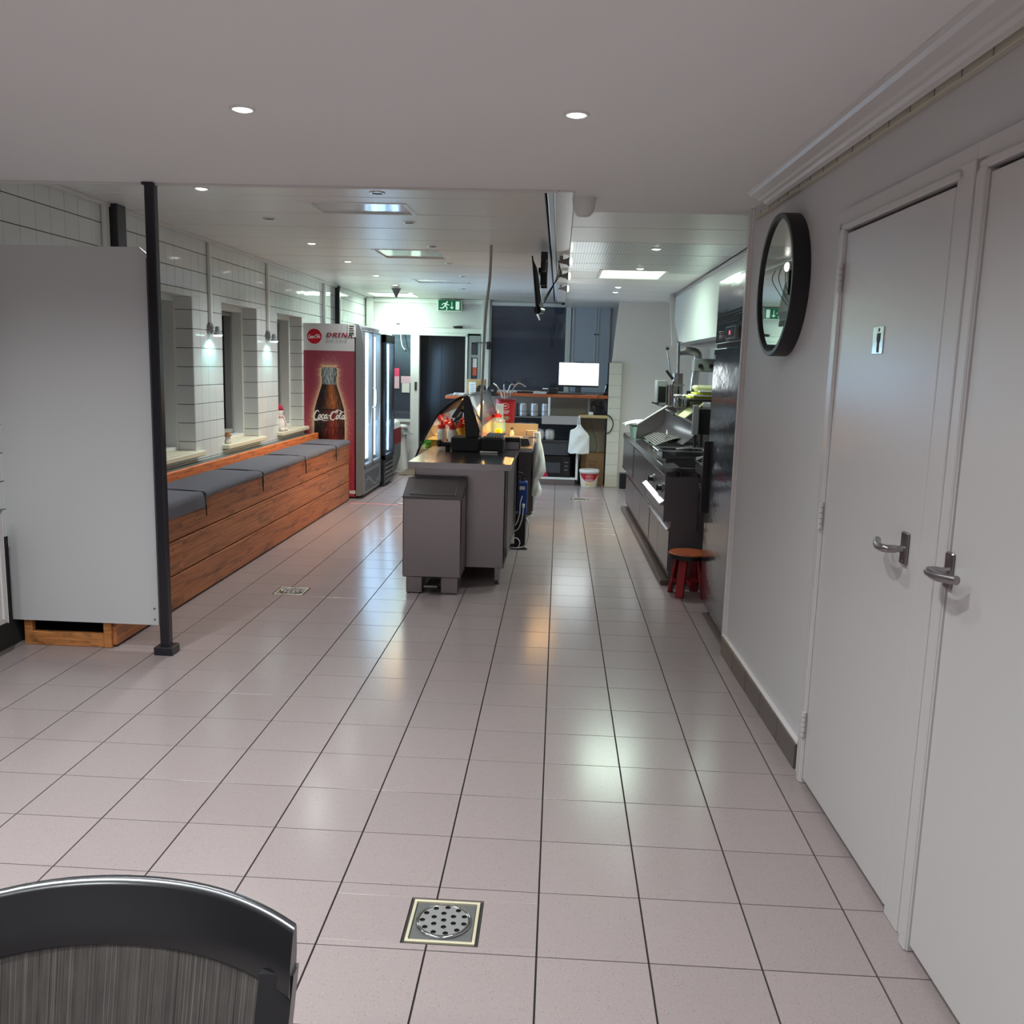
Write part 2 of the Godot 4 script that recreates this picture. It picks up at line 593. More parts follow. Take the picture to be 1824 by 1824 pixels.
func cooler_print() -> void:
	var W := 512
	var H := 1560
	var px := 800.0   # pixels per metre
	var im := Image.create(W, H, false, Image.FORMAT_RGB8)
	var nz := FastNoiseLite.new()
	nz.seed = 21
	nz.frequency = 0.03
	var hw := func(y: float) -> float:   # half width of the bottle at height y (metres above the base of the print)
		var k := [[0.0, 0.0], [0.02, 0.14], [0.3, 0.15], [0.5, 0.165], [0.7, 0.176], [0.9, 0.174], [1.0, 0.168], [1.1, 0.14], [1.2, 0.108], [1.26, 0.088], [1.28, 0.084], [1.36, 0.082], [1.37, 0.09], [1.4, 0.09], [1.41, 0.082], [1.425, 0.09], [1.455, 0.086], [1.465, 0.06], [1.47, 0.0]]
		for i in k.size() - 1:
			if y <= k[i + 1][0]:
				return lerpf(k[i][1], k[i + 1][1], (y - k[i][0]) / (k[i + 1][0] - k[i][0]))
		return 0.0
	for y in H:
		var m := 1.95 - y / px
		var half: float = hw.call(m)
		for x in W:
			var c := Color(0.80, 0.80, 0.80)
			if m < 1.652:
				var dx := x / px - 0.335
				c = Color(0.56, 0.22, 0.29).lerp(Color(0.68, 0.22, 0.29), clampf(1.3 - m, 0.0, 1.0))
				var e := absf(dx) - half
				if m > 1.47:
					e = Vector2(maxf(absf(dx) - 0.07, 0.0), m - 1.47).length()
				if e > 0.0:
					var nse := nz.get_noise_2d(x, y) * 0.6 + nz.get_noise_2d(x * 4.0, y * 4.0) * 0.5
					var a := exp(-e / 0.028) * 1.15 + exp(-e / 0.1) * clampf(nse, 0.0, 1.0) * (1.0 if m < 1.0 else 0.45)
					c = c.lerp(Color(0.92, 0.80, 0.62), clampf(a * 1.15, 0.0, 0.9))
				else:
					var f := absf(dx) / maxf(half, 0.01)
					var s := nz.get_noise_2d(x * 3.0, y * 0.35)
					if m > 1.275:
						c = Color(0.62, 0.67, 0.67).lerp(Color(0.26, 0.32, 0.33), f * f)
						c = c.lightened(clampf(s * 0.9, 0.0, 0.5)).darkened(clampf(-s, 0.0, 0.5))
					else:
						var amber := Color(0.76, 0.42, 0.2) if m > 1.0 else Color(0.6, 0.2, 0.16)
						c = amber.lerp(Color(0.13, 0.07, 0.08), clampf(absf(dx / half - 0.25) * 1.25, 0.0, 1.0))
						c = c.lerp(Color(0.8, 0.62, 0.5), clampf(s * 0.9 - 0.12, 0.0, 0.5)).darkened(clampf(-s, 0.0, 0.4))
						if m > 0.98 and m < 1.0:
							c = c.darkened(0.5)
						if m > 0.78 and m < 0.79:
							c = c.darkened(0.3)
			im.set_pixel(x, y, c)
	for i in 46:   # fizz
		var fx := 268.0 + rng.randfn(0.0, 34.0)
		var fy := (1.95 - 1.5) * px - rng.randf() * 75.0
		for j in int(6 + rng.randf() * 22):
			disc(im, fx, fy - j, 0.9, Color(0.9, 0.72, 0.68), 0.4)
	disc(im, 136, (1.95 - 1.806) * px, 66, Color(0.74, 0.10, 0.17))
	script_name(im, Vector2(82, (1.95 - 1.79) * px), 17.0, Color(0.95, 0.93, 0.92), 1.15)
	script_name(im, Vector2(126, (1.95 - 0.885) * px), 46.0, Color(0.96, 0.95, 0.94), 1.2)
	mat("cooler_graphic", Color.WHITE, 0.28, 0.0, {"albedo_texture": tex(im)})

func bucket_prints() -> void:
	for kind in 2:
		var im := Image.create(768, 192, false, Image.FORMAT_RGB8)
		im.fill(Color(0.72, 0.10, 0.13) if kind == 1 else Color(0.88, 0.84, 0.78))
		for rep in 2:
			var cx := 192.0 + 384.0 * rep
			if kind == 0:
				for x in range(int(cx) - 150, int(cx) + 150):
					for y in 120:
						if y < 118 - pow(absf(x - cx) / 150.0, 2.0) * 100.0:
							im.set_pixel(x, y, Color(0.72, 0.10, 0.14))
			for a in 120:
				disc(im, cx + cos(a * TAU / 120) * 46, 42 + sin(a * TAU / 120) * 24, 2.0, Color(0.95, 0.9, 0.88))
			stroke(im, [Vector2(-28, -6), Vector2(-20, 8), Vector2(-14, -6), Vector2(-4, 6), Vector2(4, -6), Vector2(14, 6), Vector2(26, -4)], Vector2(cx, 42), 1.0, 4.0, 5.0, Color(0.95, 0.9, 0.88))
			for l in 3:
				for x in range(int(cx) - 60 + l * 12, int(cx) + 60 - l * 10):
					if rng.randf() < 0.75:
						disc(im, x, 84 + l * 11, 2.4, Color(0.96, 0.92, 0.9))
			for k in 26:
				disc(im, cx + rng.randf_range(-75, 60), 152 + rng.randf_range(-12, 16), 9.0, Color(0.84, 0.66, 0.34).lerp(Color(0.95, 0.86, 0.6), rng.randf()) if kind == 0 else Color(0.55, 0.42, 0.2).lerp(Color(0.8, 0.75, 0.65), rng.randf()))
		mat("bucket_print_%d" % kind, Color.WHITE, 0.4, 0.0, {"albedo_texture": tex(im)})

# ---------- shell ----------
func rect_minus(r: Rect2, holes: Array) -> Array:
	var list := [r]
	for h in holes:
		var next := []
		for q: Rect2 in list:
			if not q.intersects(h):
				next.append(q)
				continue
			var i := q.intersection(h)
			if i.position.y > q.position.y: next.append(Rect2(q.position.x, q.position.y, q.size.x, i.position.y - q.position.y))
			if i.end.y < q.end.y: next.append(Rect2(q.position.x, i.end.y, q.size.x, q.end.y - i.end.y))
			if i.position.x > q.position.x: next.append(Rect2(q.position.x, i.position.y, i.position.x - q.position.x, i.size.y))
			if i.end.x < q.end.x: next.append(Rect2(i.end.x, i.position.y, q.end.x - i.end.x, i.size.y))
		list = next
	return list.filter(func(q): return q.size.x > 0.008 and q.size.y > 0.008)

func pixel(p: Vector3) -> Vector3:
	var c: Camera3D = get_node("camera")
	var q := c.transform.affine_inverse() * p
	if q.z > -0.05:
		return V(-9999, -9999, 9999)
	return V(912.0 + 1610.9 * q.x / -q.z, 912.0 - 1610.9 * q.y / -q.z, -q.z)

const DRAINS := [Rect2(-0.372, 0.66, 0.21, 0.212), Rect2(-1.876, -2.932, 0.21, 0.2), Rect2(0.205, -7.77, 0.195, 0.19)]

func shell() -> void:
	var fl := struct("floor", Mb.new().bb(V(-3.4, -0.25, 4.8), V(2.3, -0.006, -11.0)), "grout", Vector3.ZERO, "floor of speckled pinkish grey porcelain tiles with dark joints", "floor")
	var shared := {}
	var many := Mb.new()
	var cells := []
	for i in range(-10, 8):
		for j in range(-37, 16):
			var r := Rect2(i * 0.3 + 0.0026, j * 0.3 + 0.002, 0.2948, 0.296)
			r = r.intersection(Rect2(-3.0, -11.0, 4.9, 15.8))
			if r.size.x < 0.02:
				continue
			var p := pixel(V(r.get_center().x, 0, r.get_center().y))
			var seen := p.x > -100 and p.x < 1930 and p.y < 1930 and not (r.end.x < -2.3 and r.position.y < -1.6)
			cells.append([p.z if seen else p.z + 100.0, r])
	cells.sort_custom(func(a, b): return a[0] < b[0])
	for k in cells.size():
		var r: Rect2 = cells[k][1]
		for q: Rect2 in rect_minus(r, DRAINS.map(func(d): return d.grow(0.002))):
			var c := q.get_center()
			if k < 290:
				var key := "%.4f %.4f" % [q.size.x, q.size.y]
				if not shared.has(key):
					shared[key] = Mb.new().box(V(0, -0.006, 0), V(q.size.x, 0.012, q.size.y), 0.0006).mesh()
				var t := part("floor_tile", shared[key], "floor_tile_%d" % rng.randi_range(0, 2), fl, V(c.x, 0, c.y))
				t.position.y = 0.0
			else:
				many.box(V(c.x, -0.006, c.y), V(q.size.x, 0.012, q.size.y), 0.0012)
	part("floor_tile", many, "floor_tile_1", fl).set_meta("kind", "stuff")
	# outer walls that close the room
	struct("wall_behind", Mb.new().bb(V(-3.4, 0, 4.6), V(2.3, 2.9, 4.8)), "white_paint", Vector3.ZERO, "plain white wall behind the viewer", "wall")

func ceiling() -> void:
	var near := Mb.new()
	near.bb(V(-3.3, 2.40, 4.7), V(-0.05, 2.95, -1.44))
	near.bb(V(-0.05, 2.40, 4.7), V(1.5, 2.95, -2.04))
	struct("ceiling", near, "ceiling_paint", Vector3.ZERO, "smooth white plaster ceiling of the near room with a straight edge", "ceiling")
	# white trim along the step edge
	var tr := Mb.new().bb(V(-2.88, 2.395, -1.47), V(-0.03, 2.43, -1.438), 0.004)
	tr.bb(V(-2.88, 2.388, -1.452), V(-0.03, 2.41, -1.43), 0.004)
	struct("trim_1", tr, "gloss_white", Vector3.ZERO, "narrow white edge strip along the front step of the ceiling", "trim")
	var roof := Mb.new().bb(V(-3.3, 2.53, -1.3), V(-0.08, 2.95, -11.0))
	var left := struct("ceiling", roof, "wall_grout", Vector3.ZERO, "far left ceiling of wide white planks running across the shop", "ceiling")
	var z := -1.446
	var ends := [-1.7, -2.3, -2.9, -3.5, -4.1, -4.7, -5.3, -5.9, -6.5, -7.1, -7.7, -8.3, -8.9, -9.5, -10.1, -10.55]
	var fit := [Rect2(-1.556, -2.885, 0.6, 0.4), Rect2(-1.61, -5.31, 0.565, 0.6), Rect2(-1.7, -7.8, 0.66, 0.42), Rect2(-2.7, -10.25, 0.65, 0.72)]
	for e in ends:
		for q: Rect2 in rect_minus(Rect2(-2.9, e + 0.006, 2.79, z - e - 0.007), fit):
			var c := q.get_center()
			part("ceiling_plank", Mb.new().box(V(0, 0.015, 0), V(q.size.x, 0.03, q.size.y), 0.004), "plank_white", left, V(c.x, 2.5 + rng.randf_range(-0.001, 0.001), c.y))
		z = e
	var roof2 := Mb.new().bb(V(0.0, 2.45, -2.04), V(2.2, 2.95, -11.0))
	var right := struct("ceiling", roof2, "wall_grout", Vector3.ZERO, "far right kitchen ceiling of metal planks, some finely perforated", "ceiling")
	z = -2.044
	for k in 13:
		var e := -2.72 - 0.66 * k
		for q: Rect2 in rect_minus(Rect2(0.05, e + 0.008, 1.95, z - e - 0.008), [Rect2(0.345, -5.93, 0.585, 0.78)]):
			var c := q.get_center()
			part("ceiling_plank", Mb.new().box(V(0, 0.015, 0), V(q.size.x, 0.03, q.size.y), 0.004), "perforated" if k in [2, 3, 4] else "plank_white", right, V(c.x, 2.42, c.y))
		z = e
	# divider beam between the two ceilings
	var beam := struct("trim_2", Mb.new().bb(V(-0.05, 2.392, -1.44), V(0.05, 2.6, -9.0), 0.004), "gloss_white", Vector3.ZERO, "white beam dividing the two far ceilings, with a metal strip along it", "trim")
	part("metal_strip", Mb.new().bb(V(-0.085, 2.41, -1.46), V(-0.052, 2.6, -9.0), 0.004), "strip_metal", beam)
	# cornice along the right wall of the near room
	var cv := Mb.new()
	cv.xf = RW
	var prof := [Vector2(0.0, 2.40), Vector2(0.14, 2.40), Vector2(0.14, 2.393), Vector2(0.128, 2.388), Vector2(0.12, 2.376), Vector2(0.085, 2.366), Vector2(0.075, 2.358), Vector2(0.06, 2.356), Vector2(0.052, 2.345), Vector2(0.034, 2.34), Vector2(0.034, 2.352), Vector2(0.0, 2.352)]
	# profile lies in (d, y); push it along u
	var old := cv.xf
	cv.xf = RW * Transform3D(Basis(V(0, 0, 1), V(0, 1, 0), V(1, 0, 0)), Vector3.ZERO)
	cv.prism(prof, 0.44, 6.4)
	cv.xf = old
	var co := struct("trim_3", cv, "gloss_white", Vector3.ZERO, "moulded white cornice along the top of the right wall", "trim")
	var gap := Mb.new()
	gap.xf = RW
	gap.bb(V(0.1, 2.326, 0.0), V(6.4, 2.352, 0.022), 0.002)
	part("gap_strip", gap, mat("gap_grey", rgb(196, 190, 174), 0.7), co)
	var cl := Mb.new()
	cl.xf = RW
	for i in 34:
		cl.bb(V(0.25 + i * 0.165, 2.328, 0.02), V(0.254 + i * 0.165, 2.35, 0.024))
	part("bracket_row", cl, "plastic_grey", co).set_meta("kind", "stuff")

func left_wall() -> void:
	var wins := [[-4.0, -3.09], [-5.53, -4.62], [-7.05, -6.15]]
	var X := -2.884
	var w := Mb.new()
	w.bb(V(-3.35, 0, 4.7), V(X, 2.85, -3.09))
	w.bb(V(-3.35, 0, -7.05), V(X, 2.85, -10.6))
	w.bb(V(-3.35, 0, -3.09), V(X, 0.775, -7.05))
	w.bb(V(-3.35, 2.034, -3.09), V(X, 2.85, -7.05))
	w.bb(V(-3.35, 0.775, -4.004), V(X, 2.034, -4.616))
	w.bb(V(-3.35, 0.775, -5.534), V(X, 2.034, -6.146))
	var wall := struct("wall_left", w, "wall_grout", Vector3.ZERO, "left wall of glossy white square tiles with dark joints", "wall")
	var holes := []
	for q in wins:
		holes.append(Rect2(q[0] - 0.001, 0.70 + 0.07, q[1] - q[0] + 0.002, 1.262))
	var cells := []
	for i in range(0, 66):
		for k in range(-1, 12):
			var zc := -0.68 - 0.1505 * i
			var y0 := 0.745 + 0.148 * k
			var r := Rect2(zc - 0.1505 + 0.0017, y0 + 0.0023, 0.1471, (0.124 if k == 11 else 0.148) - 0.0046)
			for q in rect_minus(r, holes):
				cells.append(q)
	cells.sort_custom(func(a, b): return a.get_center().x > b.get_center().x)
	var many := Mb.new()
	var shared := {}
	var n := 0
	for q: Rect2 in cells:
		var c := q.get_center()
		var p := pixel(V(-2.88, c.y, c.x))
		var hidden := p.x < -20 or (c.x > -3.2 and c.y < 2.09) or c.y < 0.74 or (c.x > -1.44 and c.y > 2.4) or (c.x < -7.0 and c.y < 1.9)
		if not hidden and n < 285:
			n += 1
			var key := "%.3f %.3f" % [q.size.x, q.size.y]
			if not shared.has(key):
				shared[key] = Mb.new().box(V(-0.003, 0, 0), V(0.008, q.size.y, q.size.x), 0.0015).mesh()
			var t := part("wall_tile", shared[key], "glaze", wall, V(-2.881, c.y, c.x))
			t.rotation = V(0, rng.randf_range(-0.004, 0.004), rng.randf_range(-0.004, 0.004))
		else:
			many.box(V(-2.884, c.y, c.x), V(0.008, q.size.y, q.size.x), 0.0015)
	part("wall_tile", many, "glaze", wall).set_meta("kind", "stuff")
	# tiled far cheeks of the window openings
	for q in wins:
		for k in range(0, 9):
			var y0 := maxf(0.745 + 0.148 * k, 0.822)
			var y1 := minf(0.745 + 0.148 * (k + 1), 2.03) - 0.0046
			if y1 - y0 > 0.02:
				part("wall_tile", Mb.new().box(Vector3.ZERO, V(0.138, y1 - y0, 0.008), 0.0015), "glaze", wall, V(-2.951, (y0 + y1) * 0.5, q[0] + 0.003))
		part("lintel", Mb.new().bb(V(-3.03, 2.026, q[0]), V(-2.882, 2.034, q[1]), 0.001), "frame_white", wall)
	for i in 3:
		var q = wins[i]
		var lab: String = ["nearest window in the tiled wall, seen edge on beside the black post", "middle window in the tiled wall between the two wall lamps", "third window in the tiled wall, beside the red drinks cooler"][i]
		var f := Mb.new()
		f.bb(V(-3.12, 0.82, q[0]), V(-3.02, 2.03, q[0] + 0.03), 0.004)
		f.bb(V(-3.12, 0.82, q[1]), V(-3.02, 2.03, q[1] - 0.03), 0.004)
		f.bb(V(-3.12, 1.985, q[0] + 0.03), V(-3.02, 2.03, q[1] - 0.03), 0.004)
		f.bb(V(-3.12, 0.82, q[0] + 0.03), V(-3.02, 0.85, q[1] - 0.03), 0.004)
		var wn := struct("window_%d" % (i + 1), f, "frame_white", Vector3.ZERO, lab, "window")
		part("sash", Mb.new().bb(V(-3.19, 0.85, q[0] + 0.01), V(-3.12, 1.985, q[0] + 0.045), 0.004).bb(V(-3.19, 0.85, q[1] - 0.045), V(-3.12, 1.985, q[1] - 0.01), 0.004).bb(V(-3.19, 1.95, q[0] + 0.045), V(-3.12, 1.985, q[1] - 0.045), 0.004).bb(V(-3.19, 0.85, q[0] + 0.045), V(-3.12, 0.89, q[1] - 0.045), 0.004), "frame_grey", wn)
		part("outer_cheek", Mb.new().bb(V(-3.34, 0.8, q[0] + 0.002), V(-3.19, 2.03, q[0] + 0.012)), "charcoal", wn)
		part("pane", Mb.new().bb(V(-3.255, 0.85, q[0] + 0.012), V(-3.25, 2.03, q[1] - 0.012)), "night_pane", wn)
		var s := Mb.new().bb(V(-3.12, 0.78, q[0] + 0.002), V(-2.885, 0.82, q[1] - 0.002), 0.003)
		s.bb(V(-2.885, 0.78, q[0] - 0.05), V(-2.82, 0.82, q[1] + 0.05), 0.006)
		part("window_sill", s, "cream", wn)
	# white cover strips and dark posts on the wall
	solo("cable_cover", Mb.new().bb(V(-2.877, 1.845, -4.337), V(-2.85, 2.5, -4.311), 0.004), "plastic_white", "white cable cover running up to the ceiling from the nearer wall lamp", "cable cover")
	solo("cable_cover", Mb.new().bb(V(-2.877, 1.835, -5.823), V(-2.85, 2.5, -5.797), 0.004), "plastic_white", "white cable cover running up to the ceiling from the farther wall lamp", "cable cover")
	solo("cable_cover", Mb.new().bb(V(-2.877, 1.95, -7.98), V(-2.845, 2.5, -7.93), 0.004), "plastic_white", "white cover strip on the tiles above the red cooler", "cable cover")
	solo("upright_post", Mb.new().bb(V(-2.877, 0.74, -8.62), V(-2.82, 2.5, -8.55), 0.004), "black_post", "thin dark upright on the tiles near the far corner", "post")
	solo("upright_post", Mb.new().bb(V(-2.877, 0.74, -2.79), V(-2.805, 2.5, -2.665), 0.006), "black_post", "black square upright fixed to the tiled wall behind the white partition", "post")
	solo("cable_cover", Mb.new().bb(V(-2.877, 0.8, -2.66), V(-2.85, 2.5, -2.60), 0.004), "plastic_white", "white strip beside the black upright on the tiled wall", "cable cover")
	struct("trim_4", Mb.new().bb(V(-2.88, 2.478, -1.48), V(-2.845, 2.5, -10.4), 0.003), "gloss_white", Vector3.ZERO, "thin white strip where the tiled wall meets the plank ceiling", "trim")

func right_wall() -> void:
	var w := Mb.new()
	w.xf = RW
	w.bb(V(0.0, 0, -0.3), V(6.5, 2.9, 0.0))
	struct("wall_right", w, "white_paint", Vector3.ZERO, "plain white right wall with the round mirror", "wall")
	var e := Mb.new()
	e.xf = RW
	e.bb(V(-0.012, 0.09, -0.06), V(0.03, 2.40, 0.008), 0.003)
	e.bb(V(-0.02, 0.09, -0.06), V(0.006, 2.40, 0.02), 0.004)
	struct("trim_5", e, "gloss_white", Vector3.ZERO, "worn white corner strip at the end of the right wall", "trim")
	var b := Mb.new()
	b.xf = RW
	b.bb(V(0.0, 0.103, 0), V(1.47, 0.118, 0.02), 0.003)
	var bs := struct("baseboard_right", b, "gloss_white", Vector3.ZERO, "dark skirting tiles along the foot of the right wall", "baseboard")
	for i in 5:
		var t := Mb.new()
		t.xf = RW
		t.bb(V(i * 0.3 + 0.002, 0.0, 0), V(minf(i * 0.3 + 0.298, 1.47), 0.103, 0.024), 0.003)
		part("skirting_tile", t, "dark_tile", bs)
	# two flush doors
	for k in 2:
		var u0: float = [1.49, 2.53][k]
		var u1: float = [2.53, 3.7][k]
		var d0: float = [1.60, 2.62][k]
		var d1: float = [2.432, 3.5][k]
		var f := Mb.new()
		f.xf = RW
		f.bb(V(u0, 0.0, 0), V(d0 - 0.035, 2.10, 0.02), 0.003)
		f.bb(V(d0 - 0.045, 0.0, 0), V(d0 - 0.006, 2.07, 0.036), 0.004)
		f.bb(V(d0 - 0.02, 0.0, 0), V(d0 - 0.003, 2.06, 0.03), 0.003)
		f.bb(V(d1 + 0.004, 0.0, 0), V(u1, 2.10, 0.024), 0.003)
		f.bb(V(u0, 2.063, 0), V(u1, 2.14, 0.02), 0.003)
		f.bb(V(d0 - 0.045, 2.063, 0), V(d1 + 0.03, 2.085, 0.034), 0.004)
		var d := struct("door_%d" % (k + 1), f, "door_paint", Vector3.ZERO, ["white flush door with a toilet sign and a curved lever handle", "white flush door at the right edge with a lever handle pointing at the viewer"][k], "door")
		var leaf := Mb.new()
		leaf.xf = RW
		leaf.bb(V(d0, 0.022, 0), V(d1, 2.052, 0.024), 0.003)
		part("door_leaf", leaf, "door_paint", d)
		var dark := Mb.new()
		dark.xf = RW
		dark.bb(V(d0, 0.0, 0.0), V(d1, 2.062, 0.004))
		part("gap", dark, "dark_opening", d)
		for y in ([1.90, 1.05, 0.24] if k == 0 else []):
			var h := Mb.new()
			h.xf = RW
			for s in 5:
				h.cyl(V(d0 - 0.004, y - 0.05 + s * 0.02, 0.036), V(d0 - 0.004, y - 0.032 + s * 0.02, 0.036), 0.0085, -1.0, 10)
			part("hinge", h, "door_paint", d)
		var pu: float = [2.345, 2.627][k]
		var pl := Mb.new()
		pl.xf = RW
		pl.bb(V(pu - 0.022, 1.03, 0.024), V(pu + 0.022, 1.125, 0.034), 0.004)
		pl.cyl(V(pu, 1.11, 0.034), V(pu, 1.11, 0.036), 0.004, -1.0, 8)
		pl.cyl(V(pu, 1.04, 0.034), V(pu, 1.04, 0.036), 0.004, -1.0, 8)
		var pn := part("handle_plate", pl, "steel_satin", d)
		pn.set_meta("label", "brushed metal lever handle")
		var lv := Mb.new()
		lv.xf = RW
		var sg: float = [-1.0, 1.0][k]
		lv.cyl(V(pu, 1.075, 0.03), V(pu, 1.075, 0.075), 0.0105, 0.009, 12)
		lv.tube(curve([V(pu, 1.075, 0.055), V(pu, 1.075, 0.078), V(pu + sg * 0.02, 1.074, 0.085), V(pu + sg * 0.06, 1.073, 0.083), V(pu + sg * 0.1, 1.076, 0.07), V(pu + sg * 0.12, 1.078, 0.062)], 4), 0.0115, 10)
		part("lever", lv, "steel_satin", pn)
	var sp := Mb.new()
	sp.xf = RW
	sp.bb(V(2.595, 1.045, 0.03), V(2.605, 1.075, 0.0365), 0.002)
	part("strike_plate", sp, "steel_dark", get_node("door_2"))
	# toilet sign on the first door
	var sg := thing("toilet_sign", "small pale toilet sign with a dark standing figure on the white door", "sign", RW * V(1.985, 1.672, 0.0242))
	sg.basis = RW.basis * Basis(Vector3.UP, 0.0)
	var face := Basis(V(1, 0, 0), V(0, 1, 0), V(0, 0, 1))
	part("plate", Mb.new().box(V(0, 0, 0.0015), V(0.088, 0.085, 0.003), 0.001), mat("sign_silver", rgb(205, 212, 214), 0.14, 0.6), sg)
	var fig := Mb.new()
	fig.cyl(V(0.006, 0.032, 0.003), V(0.006, 0.032, 0.004), 0.0062, -1.0, 12)
	fig.prism([Vector2(-0.008, 0.022), Vector2(0.02, 0.022), Vector2(0.02, -0.004), Vector2(0.014, -0.006), Vector2(0.014, -0.038), Vector2(-0.002, -0.038), Vector2(-0.002, -0.006), Vector2(-0.008, -0.004)], 0.003, 0.004)
	part("figure", fig, "charcoal", sg)
	face = face
	# round mirror
	var m := thing("round_mirror", "round mirror in a deep black rim hanging on the right wall", "mirror", RW * V(0.80, 1.94, 0.0))
	m.basis = RW.basis
	var rim := Mb.new()
	rim.xf = Transform3D(Basis(V(1, 0, 0), V(0, 0, 1), V(0, -1, 0)), Vector3.ZERO)
	rim.lathe([Vector2(0.292, 0.0), Vector2(0.305, 0.0), Vector2(0.305, 0.068), Vector2(0.303, 0.072), Vector2(0.285, 0.072), Vector2(0.283, 0.068), Vector2(0.283, 0.0)], 72)
	part("rim", rim, "black_satin", m)
	var gl := Mb.new()
	gl.xf = rim.xf
	gl.lathe([Vector2(0, 0.001), Vector2(0.286, 0.001), Vector2(0.286, 0.06), Vector2(0, 0.06)], 72)
	part("mirror_glass", gl, "mirror", m)

func back_wall() -> void:
	# kitchen right wall and the grey partition
	struct("wall_kitchen", Mb.new().bb(V(1.95, 0, -1.6), V(2.3, 2.9, -11.0)), "grey_wall", Vector3.ZERO, "grey kitchen side wall behind the cooking line", "wall")
	struct("wall_corner", Mb.new().bb(V(1.2, 0, -1.55), V(2.3, 2.9, -1.78)), "white_paint", Vector3.ZERO, "short wall behind the tall steel fridge", "wall")
	var gp := Mb.new().prism([Vector2(0.69, 0), Vector2(0.69, 1.635), Vector2(0.755, 2.45), Vector2(2.0, 2.45), Vector2(2.0, 0)], -9.05, -8.95)
	struct("wall_partition", gp, "grey_wall", Vector3.ZERO, "plain grey wall closing the far end of the kitchen", "wall")
	var pil := struct("wall_pillar", Mb.new().bb(V(0.655, 0, -9.3), V(0.822, 1.635, -8.915)), "wall_grout", Vector3.ZERO, "narrow pillar clad in one column of cream tiles", "pillar")
	for k in 11:
		part("wall_tile", Mb.new().bb(V(0.656, k * 0.1486 + 0.001, -8.915), V(0.821, minf((k + 1) * 0.1486 - 0.001, 1.635), -8.905), 0.0015), "cream_glaze", pil)
	# back wall with its openings
	var Z := -10.4
	var w := Mb.new()
	w.bb(V(-3.4, 2.03, Z), V(-1.03, 2.9, Z - 0.3))
	w.bb(V(-3.4, 0, Z), V(-2.49, 2.03, Z - 0.3))
	w.bb(V(-2.49, 0, Z), V(-2.18, 0.72, Z - 0.3))
	w.bb(V(-1.17, 0, Z), V(-1.03, 2.03, Z - 0.3))
	w.bb(V(-1.03, 0, Z), V(0.12, 1.2, Z - 0.3))
	w.bb(V(-1.03, 2.44, Z), V(0.12, 2.9, Z - 0.3))
	w.bb(V(0.12, 0, Z), V(2.0, 2.9, Z - 0.3))
	struct("wall_back", w, "white_paint", Vector3.ZERO, "back wall with dark night windows and the exit door", "wall")
	struct("trim_6", Mb.new().bb(V(-2.85, 2.43, Z), V(-1.14, 2.495, Z + 0.03), 0.004).bb(V(-2.6, 2.005, Z), V(-1.14, 2.075, Z + 0.05), 0.004), "frame_white", Vector3.ZERO, "white rails above the exit door and side window", "trim")
	struct("trim_7", Mb.new().bb(V(-1.15, 0, Z + 0.0), V(-1.035, 2.5, Z + 0.09), 0.006), "frame_white", Vector3.ZERO, "white column between the exit and the large dark window", "column")
	struct("trim_8", Mb.new().bb(V(-2.86, 0, Z), V(-2.76, 2.5, Z + 0.06), 0.006), "frame_white", Vector3.ZERO, "white post in the far left corner", "post")
	# side light left of the door
	var f := Mb.new()
	f.bb(V(-2.2, 0, Z - 0.05), V(-2.09, 2.03, Z + 0.04), 0.005)
	f.bb(V(-2.49, 0.68, Z - 0.05), V(-2.2, 0.725, Z + 0.03), 0.004)
	f.bb(V(-2.49, 1.97, Z - 0.05), V(-2.2, 2.01, Z + 0.03), 0.004)
	var sl := struct("window_4", f, "frame_white", Vector3.ZERO, "narrow dark window left of the exit door with papers taped on it", "window")
	part("pane", Mb.new().bb(V(-2.5, 0.72, Z - 0.03), V(-2.19, 1.98, Z - 0.02)), "night_pane", sl)
	# exit door: open doorway onto the night with a dark glazed leaf
	var df := Mb.new()
	df.bb(V(-2.1, 0, Z - 0.08), V(-2.07, 1.985, Z + 0.045), 0.004)
	df.bb(V(-1.39, 0, Z - 0.08), V(-1.355, 1.985, Z + 0.045), 0.004)
	df.bb(V(-2.1, 1.965, Z - 0.08), V(-1.355, 2.005, Z + 0.045), 0.004)
	var dr := struct("door_3", df, "frame_white", Vector3.ZERO, "far exit doorway with a dark leaf under the green sign", "door")
	var lf := Mb.new().bb(V(-2.07, 0.01, Z - 0.1), V(-1.39, 1.965, Z - 0.06), 0.004)
	for x in [-1.92, -1.76, -1.56]:
		lf.bb(V(x, 0.02, Z - 0.062), V(x + 0.012, 1.96, Z - 0.054), 0.002)
	part("door_leaf", lf, "black_gloss", dr)
	part("lock", Mb.new().bb(V(-2.135, 1.16, Z + 0.04), V(-2.1, 1.29, Z + 0.06), 0.004), "steel_satin", dr)
	# glazed white leaf right of the door
	var gf := Mb.new()
	for q in [[-1.345, -1.3, 0.0, 1.98], [-1.205, -1.165, 0.0, 1.98], [-1.3, -1.205, 1.88, 1.98], [-1.3, -1.205, 1.66, 1.70], [-1.3, -1.205, 0.0, 1.25]]:
		gf.bb(V(q[0], q[2], Z - 0.02), V(q[1], q[3], Z + 0.03), 0.004)
	var wf := struct("window_5", gf, "frame_grey", Vector3.ZERO, "slim two-pane window between the exit door and the column", "window")
	part("pane", Mb.new().bb(V(-1.305, 1.69, Z - 0.005), V(-1.2, 1.89, Z + 0.003)), "night_pane", wf)
	part("pane", Mb.new().bb(V(-1.305, 1.24, Z - 0.005), V(-1.2, 1.67, Z + 0.003)), "night_pane", wf)
	# big dark window
	var bf := Mb.new()
	bf.bb(V(-1.05, 1.2, Z - 0.06), V(-1.015, 2.45, Z + 0.03), 0.004)
